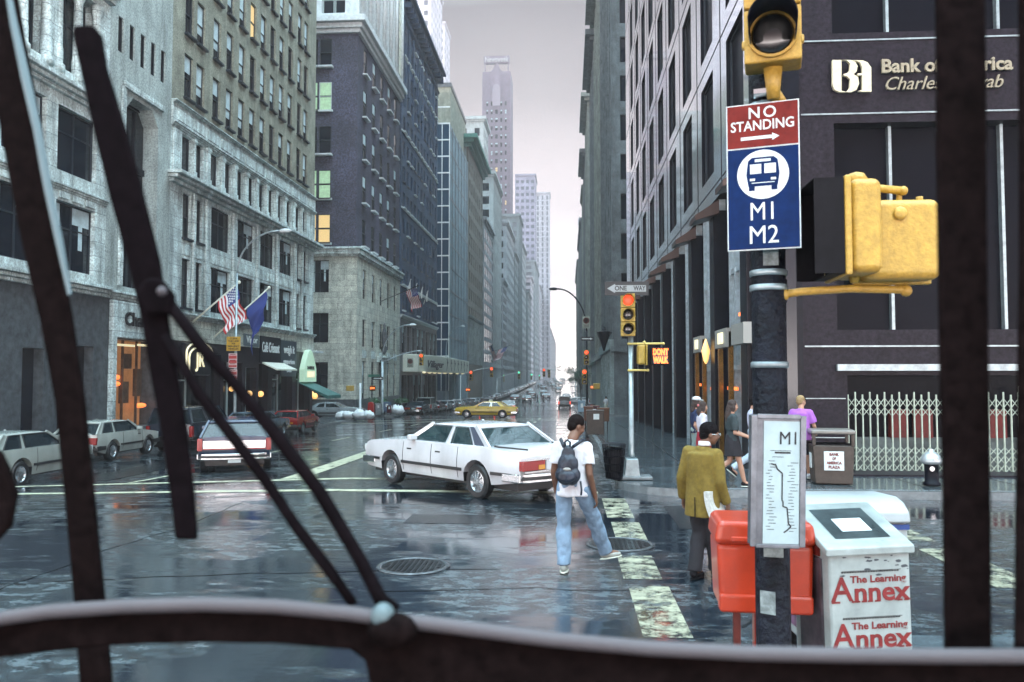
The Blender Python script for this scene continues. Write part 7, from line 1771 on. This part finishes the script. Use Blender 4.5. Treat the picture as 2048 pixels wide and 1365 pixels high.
# ---- left side: lamps, mast arms, posts
xL = PY(470, 800, 39.5).x
t = lamp('tall lamp standing in front of the grey office block flags', xL, 39.5, 9.75, 2.2, 7.6, r=.08)
q = PY(467, 688, 39.3); t = thing('lane_warning_sign', 'yellow sign with four lines of black words above red plates', 'street sign', (q.x, 39.3, q.z)); mb = MB(); mb.box(-.36, .36, 0, .012, -.36, .36); part(t, 'panel', mb, mat('yellow sign plate', (.50, .30, .03), .45, noise_s=8, amt=.2), bevel=.01)
mb = MB()
for i, (s_, wd) in enumerate((('CLEAR', .4), ('THIS LANE', .55), ('FOR', .18), ('EMERGENCY', .62), ('VEHICLES', .52))): text(mb, s_, 0, -.004, .26 - i * .13, .12, ext=.002, off=.003, width=wd)
part(t, 'lettering', mb, SIGNBLACK)
for i, (yy, lb) in enumerate(((722, 'white and red parking plate directly under the yellow sign'), (754, 'lower red and white parking plate on the left lamp pole'))):
    q = PY(465.5, yy, 39.3); t = thing('parking_sign', lb, 'street sign', (q.x, 39.3, q.z)); mb = MB(); mb.box(-.22, .22, 0, .01, -.37, .37); part(t, 'panel', mb, mat('pinkish white plate', (.62, .48, .48), .5))
    mb = MB()
    for z0, h in ((.1, .16), (-.12, .14), (-.32, .1)): mb.box(-.2, .2, -.004, -.001, z0, z0 + h)
    part(t, 'red_band', mb, mat('faded red band', (.45, .05, .05), .5))
    mb = MB()
    for z0 in (.3, .02, -.17): mb.box(-.14, .14, -.006, -.002, z0, z0 + .03)
    part(t, 'small_print', mb, SIGNRED)
c = PY(720, 840, 64.4); t = thing('corner_post', 'white post at the café corner carrying a yellow walk signal', 'post', (c.x, 64.4, gz(64.4, -17) + .15)); mb = MB(); mb.lathe([(.16, 0), (.15, .3), (.09, .4), (.09, 2.9)], 12); part(t, 'shaft', mb, SILL, smooth=True)
q = PY(700, 777, 64.4); pedsignal('yellow walk signal box left of the white corner post', (q.x, 64.4, q.z), R(200), .62, .42, .3, pm=YELO)
q = PY(745, 777, 74); pedsignal('orange lit walk signal across the side street', (q.x, 74, q.z), 0, .5, .5, .25, pm=YELO, lit=[('DW', 0)])
c = PY(763, 830, 73.8); lamp('thin lamp with curved arm in front of the brick corner building', c.x, 73.8, PY(812, 650, 73.8).z, 2.6, 3.9, r=.07)
c = PY(765, 830, 73.6)
def mast(label, x, y, z0, z1, dx, sigs, m=STEEL, group=None):
    t = thing('mast_arm', label, 'signal mast', (x, y, gz(y, x) + .15), 0, group); b = gz(y, x) + .15
    mb = MB(); mb.lathe([(.14, 0), (.13, .4), (.09, .5), (.08, z0 - b)], 10); part(t, 'pole', mb, m, smooth=True)
    mb = MB(); pts = [(dx * u, 0, z0 - b + (z1 - z0) * math.sin(u * math.pi / 2)) for u in [i / 8 for i in range(9)]]; mb.path(pts, .05, 8); part(t, 'arm', mb, m, smooth=True)
    for X, zc, lb, w_, lm in sigs: signal(lb, (x + X, y - .1, zc - w_ * 1.5), 0, 0, w_, lm=lm, detail=False, vis=YELO)
mast('mast arm in front of the white marquee', c.x, 73.6, PY(770, 725, 73.6).z, PY(845, 702, 73.6).z, PY(845, 700, 73.6).x - c.x, [(PY(843, 700, 73.6).x - c.x, PY(843, 720, 73.6).z, 'red traffic light hanging in front of the white marquee', .36, LREDX)])
noturn('dark no turn sign hanging before the white marquee', PY(821, 726, 73.6).x, 73.5, PY(821, 726, 73.6).z, 1.0)
q = PY(748, 752, 73.6); t = thing('street_name_sign', 'small green street name plate by the brick corner', 'street sign', (q.x, 73.6, q.z)); mb = MB(); mb.box(-.55, .55, 0, .03, -.13, .13); part(t, 'panel', mb, mat('green sign plate', (.02, .13, .09), .5)); 
q = PY(756, 755, 73.4); t = thing('one_way_sign', 'dark one way plate under the street name by the brick corner', 'street sign', (q.x, 73.4, q.z - .1)); mb = MB(); mb.box(-.5, .5, 0, .02, -.15, .15); part(t, 'panel', mb, SIGNBLACK); mb = MB(); mb.prism([(-.4, -.03), (-.4, .03), (.22, .03), (.22, .08), (.42, 0), (.22, -.08), (.22, -.03)], -.005, -.001); part(t, 'arrow', mb, SIGNWHITE)
mast('white mast arm with two red lights past the marquee', PY(921, 800, 122).x, 122, PY(921, 751, 122).z, PY(983, 736, 122).z, PY(985, 740, 122).x - PY(921, 740, 122).x, [(PY(942, 740, 122).x - PY(921, 740, 122).x, PY(942, 752, 122).z, 'red traffic light, inner one on the white mast arm', .5, LREDX), (PY(983, 740, 122).x - PY(921, 740, 122).x, PY(983, 745, 122).z, 'red traffic light, outer one on the white mast arm', .5, LREDX)], m=SILL)
q = PY(936, 780, 122); pedsignal('orange lit walk signal under the white mast arm', (q.x, 122, q.z), 0, .7, .6, .3, pm=YELO, lit=[('DW', 0)])
mast('farther mast arm beyond the white one', PY(994, 800, 182).x, 182, PY(994, 757, 182).z, PY(1041, 746, 182).z, PY(1041, 740, 182).x - PY(994, 740, 182).x, [], m=SILL)
x0 = PY(1151, 740, 150).x
mast('thin mast arm reaching left from the far right kerb', x0, 150, PY(1151, 748, 150).z, PY(1086, 739, 150).z, PY(1086, 740, 150).x - x0, [(PY(1088, 740, 150).x - x0, PY(1088, 746, 150).z, 'red traffic light hanging over the middle of the avenue', .5, LREDX), (PY(1098, 740, 150).x - x0, PY(1098, 748, 150).z, 'unlit dark traffic light beside the red one over the avenue', .5, LENSD)])
for i, (x, y, Y, lb) in enumerate(((1063, 754, 330, 'nearer'), (1079, 755, 410, 'middle'), (1006, 757, 250, 'leftmost'), (1038, 751, 250, 'upper'))):
    q = PY(x, y, Y); signal('tiny green light far up the avenue, the %s one' % lb, (q.x, Y, q.z - 1.2), 0, 0, .8, lm=LGRN, detail=False, group='green lights far up the avenue', vis=YELO)
c = PY(906, 800, 110); lamp('pale lamp head reaching out past the marquee', c.x - 2.2, 118, PY(905, 653, 118).z, 2.2, PY(905, 700, 118).z, r=.07)
t = thing('red_post_box', 'red post box on the corner before the brick building', 'post box', (PY(742, 830, 73.2).x, 73.2, gz(73, -17) + .15)); mb = MB(); mb.prism([(-.26, .12), (.26, .12), (.26, 1.0), (.18, 1.16), (0, 1.22), (-.18, 1.16), (-.26, 1.0)], -.24, .24); part(t, 'body', mb, REDP, bevel=.02)
mb = MB()
for x in (-.24, .18):
    for y in (-.22, .16): mb.box(x, x + .06, y, y + .06, 0, .12)
part(t, 'leg', mb, BLACK)
small_box('news_box', 'grey box right of the red post box', PY(756, 830, 73.4).x, 73.4, .5, .45, 1.05, STEEL); small_box('news_box', 'blue topped box right of the grey one', PY(773, 830, 73.6).x, 73.6, .7, .5, 1.2, mat('dull blue box', (.05, .10, .18), .4), leg=.3)
small_box('news_box', 'small dark red box beside the white bags', PY(778, 832, 73).x, 72.98, .4, .4, .9, P_MAR, leg=.2)
def bags(label, x, y, seeds, s=1.0):
    for k, (dx, dy, r) in enumerate(seeds):
        mb = MB(); mb.ell((0, 0, r * .62), (r, r * .85, r * .72), 16)
        for i, v in enumerate(mb.v):
            p = Vector(v); q = noise.noise(p * 4.5 / s + Vector((k * 9, x, 0))); mb.v[i] = (v[0] * (1 + q * .35), v[1] * (1 + q * .35), max(0, v[2] * (1 + q * .4)))
        mb.cap((0, 0, r * 1.15), (.02, 0, r * 1.45), r * .16, r * .1, 8)
        solo('rubbish_bag', mb, mat('white plastic bag', (.62, .66, .68), .3, noise_s=5, amt=.15), label[k], 'rubbish bag', 'white rubbish bags on the corner', (x + dx, y + dy, gz(y, -17) + .15), smooth=True)
x = PY(700, 845, 63.2).x
bags(['lumpy white bag, leftmost in the heap by the white corner post', 'white bag second from the left at the white corner post', 'biggest white bag right at the foot of the white corner post', 'white bag right of the white corner post'], x, 63.6, [(-.9, 0, .42), (-.2, -.2, .45), (.75, -.3, .55), (1.4, .1, .45)])
bags(['white bag beside the small dark red box across the side street'], PY(796, 830, 74).x, 74, [(0, 0, .62)])
for i in range(4):
    u = (78.8, 82.4, 90.0, 93.6)[i]; t = thing('potted_shrub', ('leftmost', 'second', 'third', 'rightmost')[i] + ' dark planter with a green shrub against the stone base', 'planter', (-19.2, u, gz(u) + .15), 0, 'planters along the brick corner building')
    mb = MB(); mb.prism([(-.3, 0), (.3, 0), (.42, .95), (-.42, .95)], -.35, .35); part(t, 'pot', mb, DARKMET, bevel=.02)
    mb = MB()
    for k in range(160):
        p = Vector((rnd.gauss(0, .22), rnd.gauss(0, .22), 1.15 + rnd.gauss(0, .16))); d = Vector((rnd.uniform(-1, 1), rnd.uniform(-1, 1), rnd.uniform(-.3, 1))).normalized() * .1; e_ = d.orthogonal().normalized() * .05
        mb.quad(p, p + d + e_, p + d * 2, p + d - e_)
    part(t, 'shrub', mb, mat('shrub leaves', (.03, .11, .04), .5))
flag(PX(762, 603, -19.9), PX(836, 572, -14.6), 'us', 'american flag hanging on a thin dark pole before the dark blue building', 3.4, 2.2, droop=.1, pm=DARKMET)
flag(Vector((-19.9, 178, 8.0)), PX(985, 690, -15.2), 'us', 'american flag far up the street, left one of the pair', 4.6, 3.2, droop=.1, yaw=(.8, -.3, 0), pm=DARKMET)
flag(Vector((-19.9, 196, 8.0)), PX(1018, 692, -13.8), 'us', 'american flag far up the street, right one of the pair', 5.0, 3.6, droop=.1, yaw=(-.8, -.3, 0), pm=DARKMET)
# street tree on the right
t = thing('street_tree', 'small dark leafy street tree beyond the far right signals', 'tree', (1.6, 98, gz(98) + .15))
mb = MB(); mb.path([(0, 0, 0), (.05, 0, 1.6), (-.05, .05, 3.0), (-.3, 0, 4.2)], [.1, .08, .06, .03], 8)
for a in range(7): q = R(a * 51); mb.path([(0, 0, 2.4 + a * .2), (.5 * math.cos(q) - .2, .5 * math.sin(q), 3.4 + a * .15), (1.3 * math.cos(q) - .4, 1.1 * math.sin(q), 4.1 + a * .1)], [.04, .03, .01], 6)
part(t, 'trunk', mb, mat('dark wet bark', (.03, .028, .025), .6), smooth=True)
mb = MB(); cl = [(rnd.gauss(-.6, .9), rnd.gauss(0, .8), rnd.gauss(4.3, .6), rnd.uniform(.25, .5)) for _ in range(26)]
for k in range(2600):
    c = rnd.choice(cl); p = Vector((rnd.gauss(c[0], c[3] * .6), rnd.gauss(c[1], c[3] * .6), rnd.gauss(c[2], c[3] * .5))); d = Vector((rnd.uniform(-1, 1), rnd.uniform(-1, 1), rnd.uniform(-1, .6))).normalized() * .07; e_ = d.orthogonal().normalized() * .04
    mb.quad(p, p + d + e_, p + d * 2, p + d - e_)
part(t, 'crown', mb, mat('dark tree leaves', (.018, .055, .03), .5, noise_s=1.5, amt=.6))

# ------------------------------------------------------------------ bus front seen from the driver's place
BD = mat('dark brown bus trim', (.0075, .0045, .0045), .9, spec=.04, noise_s=60, amt=.6); BRUB = mat('wiper rubber', (.0055, .0035, .0045), .9, spec=.05, noise_s=60, amt=.5); RIM = mat('pale metal trim rim', (.10, .088, .095), .6, spec=.2, metal=.0, noise_s=2, amt=.1)
D0 = .95
def Q(x, y, Y=D0): return PY(x, y, Y)
def ribbon(mb, pts, depth, Y=D0, m=0):
    "thick flat bar with given left and right edges (pixel rows converted once to real positions)"
    k = len(mb.v)
    for (xl, xr, y) in pts:
        a, b2 = Q(xl, y, Y), Q(xr, y, Y); mb.v += [tuple(a), tuple(b2), tuple(b2 + Vector((0, depth, 0))), tuple(a + Vector((0, depth, 0)))]
    for i in range(len(pts) - 1):
        a = k + 4 * i
        for q in range(4): mb.f.append((a + q, a + (q + 1) % 4, a + 4 + (q + 1) % 4, a + 4 + q)); mb.m.append(m)
    n = len(pts) - 1; mb.f += [(k, k + 1, k + 2, k + 3), (k + 4 * n + 3, k + 4 * n + 2, k + 4 * n + 1, k + 4 * n)]; mb.m += [m, m]
t = thing('bus_window_frame', 'dark out of focus window frame of the bus around the view', 'window frame', (0, D0, 1.75))
fr = t
mb = MB(); ribbon(mb, [(-65, 17, -60), (-45, 31, 0), (-5, 77, 250), (31, 107, 450), (75, 141, 640), (105, 165, 800), (125, 185, 1000), (143, 205, 1200), (157, 223, 1400), (160, 227, 1480)], .012, D0 + .10); W_(part(t, 'left_pillar', mb, BD, bevel=.006), t)
mb = MB(); ribbon(mb, [(-60, -4, 900), (-60, 12, 935), (-60, 30, 990), (-60, 18, 1055), (-60, -10, 1085)], .012, D0 + .04); W_(part(t, 'mirror_arm', mb, BD, bevel=.006), t)
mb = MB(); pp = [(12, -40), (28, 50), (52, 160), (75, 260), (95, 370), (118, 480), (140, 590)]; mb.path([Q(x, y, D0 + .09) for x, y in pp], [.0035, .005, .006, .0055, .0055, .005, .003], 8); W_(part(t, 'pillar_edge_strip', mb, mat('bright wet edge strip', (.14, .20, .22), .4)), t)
mb = MB(); ribbon(mb, [(1874, 1976, -60), (1876, 1978, 300), (1882, 1982, 700), (1889, 1986, 1000), (1894, 1990, 1480)], .012, D0 + .06); W_(part(t, 'right_pillar', mb, BD, bevel=.01), t)
mb = MB(); ribbon(mb, [(2042, 2140, -60), (2044, 2140, 500), (2038, 2140, 900), (2032, 2140, 1480)], .012, D0); W_(part(t, 'right_frame_edge', mb, BD, bevel=.01), t)
rail = [(-80, 1248), (0, 1236), (100, 1222), (250, 1212), (400, 1208), (550, 1212), (700, 1226), (766, 1236), (900, 1252), (1100, 1278), (1300, 1296), (1500, 1306), (1700, 1310), (1900, 1312), (2140, 1312)]
mb = MB(); mb.path([Q(x, y + 1, D0 - .02) for x, y in rail], .0082, 14); W_(part(t, 'pale_rim', mb, RIM, smooth=True), t)
mb = MB(); lo = [(-80, 1330), (0, 1318), (100, 1306), (200, 1295), (250, 1292), (400, 1288), (550, 1290), (700, 1302), (730, 1325), (760, 1480), (900, 1480), (1100, 1480), (1300, 1480), (1700, 1480), (2140, 1480)]
up = [(-80, 1262), (0, 1250), (100, 1236), (200, 1228), (250, 1226), (400, 1222), (550, 1226), (700, 1240), (730, 1246), (760, 1250), (900, 1266), (1100, 1292), (1300, 1310), (1700, 1324), (2140, 1326)]
k = 0
for (x, y), (x2, y2) in zip(up, lo):
    a, b2 = Q(x, y, D0 - .01), Q(x2, y2, D0 - .01); mb.v += [tuple(a), tuple(b2), tuple(b2 + Vector((0, .012, 0))), tuple(a + Vector((0, .012, 0)))]
for i in range(len(up) - 1):
    a = 4 * i
    for q in range(4): mb.f.append((a + q, a + (q + 1) % 4, a + 4 + (q + 1) % 4, a + 4 + q)); mb.m.append(0)
n = len(up) - 1; mb.f += [(0, 1, 2, 3), (4 * n + 3, 4 * n + 2, 4 * n + 1, 4 * n)]; mb.m += [0, 0]
W_(part(t, 'lower_rail', mb, BD, bevel=.004), t)
t = thing('windscreen_wiper', 'big dark out of focus wiper with a thick blade and twin arms', 'wiper', Q(770, 1236))
mb = MB(); ribbon(mb, [(145, 183, 48), (141, 201, 70), (155, 210, 130), (185, 253, 270), (217, 287, 400), (250, 317, 520), (275, 331, 620), (295, 350, 740), (317, 371, 860), (335, 385, 980), (347, 393, 1082)], .010); W_(part(t, 'blade', mb, BRUB, bevel=.006), t)
mb = MB(); ribbon(mb, [(286, 320, 556), (268, 347, 590), (288, 342, 630)], .012, D0 - .01); W_(part(t, 'blade_joint', mb, BRUB, bevel=.006), t)
mb = MB(); mb.path([Q(x, y) for x, y in ((322, 585), (400, 690), (480, 780), (560, 880), (640, 985), (720, 1120), (762, 1200), (790, 1226))], [.0075, .0085, .0075, .009, .0085, .0085, .009, .011], 10); W_(part(t, 'upper_arm', mb, BRUB, smooth=True), t)
mb = MB(); mb.path([Q(x, y) for x, y in ((330, 670), (400, 790), (470, 880), (530, 960), (590, 1050), (650, 1130), (708, 1210))], [.006, .007, .0075, .007, .007, .0075, .006], 10); W_(part(t, 'lower_arm', mb, BRUB, smooth=True), t)
mb = MB(); mb.ell(Q(766, 1234, D0 - .03), (.014, .014, .016), 14); W_(part(t, 'pivot_cap', mb, mat('pale blue metal cap', (.10, .14, .15), .5), smooth=True), t)
mb = MB(); mb.ell(Q(785, 1260, D0 - .03), (.03, .02, .02), 12); W_(part(t, 'pivot_housing', mb, BD, smooth=True), t)
mb = MB(); mb.ell(Q(324, 583, D0 - .03), (.006, .006, .006), 10); W_(part(t, 'joint_bolt', mb, RIM, smooth=True), t)
# ------------------------------------------------------------------ haze
mb = MB(); mb.box(-1650, 1650, -80, 1750, -6, 235)
hm = bpy.data.materials.new('haze air'); hm.use_nodes = True; n = hm.node_tree.nodes; n.remove(n['Principled BSDF'])
pv = n.new('ShaderNodeVolumePrincipled'); pv.inputs['Color'].default_value = (.60, .54, .53, 1); pv.inputs['Density'].default_value = .0011; pv.inputs['Anisotropy'].default_value = .1
hm.node_tree.links.new(pv.outputs[0], n['Material Output'].inputs['Volume'])
o = part(None, 'haze', mb, hm, kind='stuff'); o.display_type = 'WIRE'
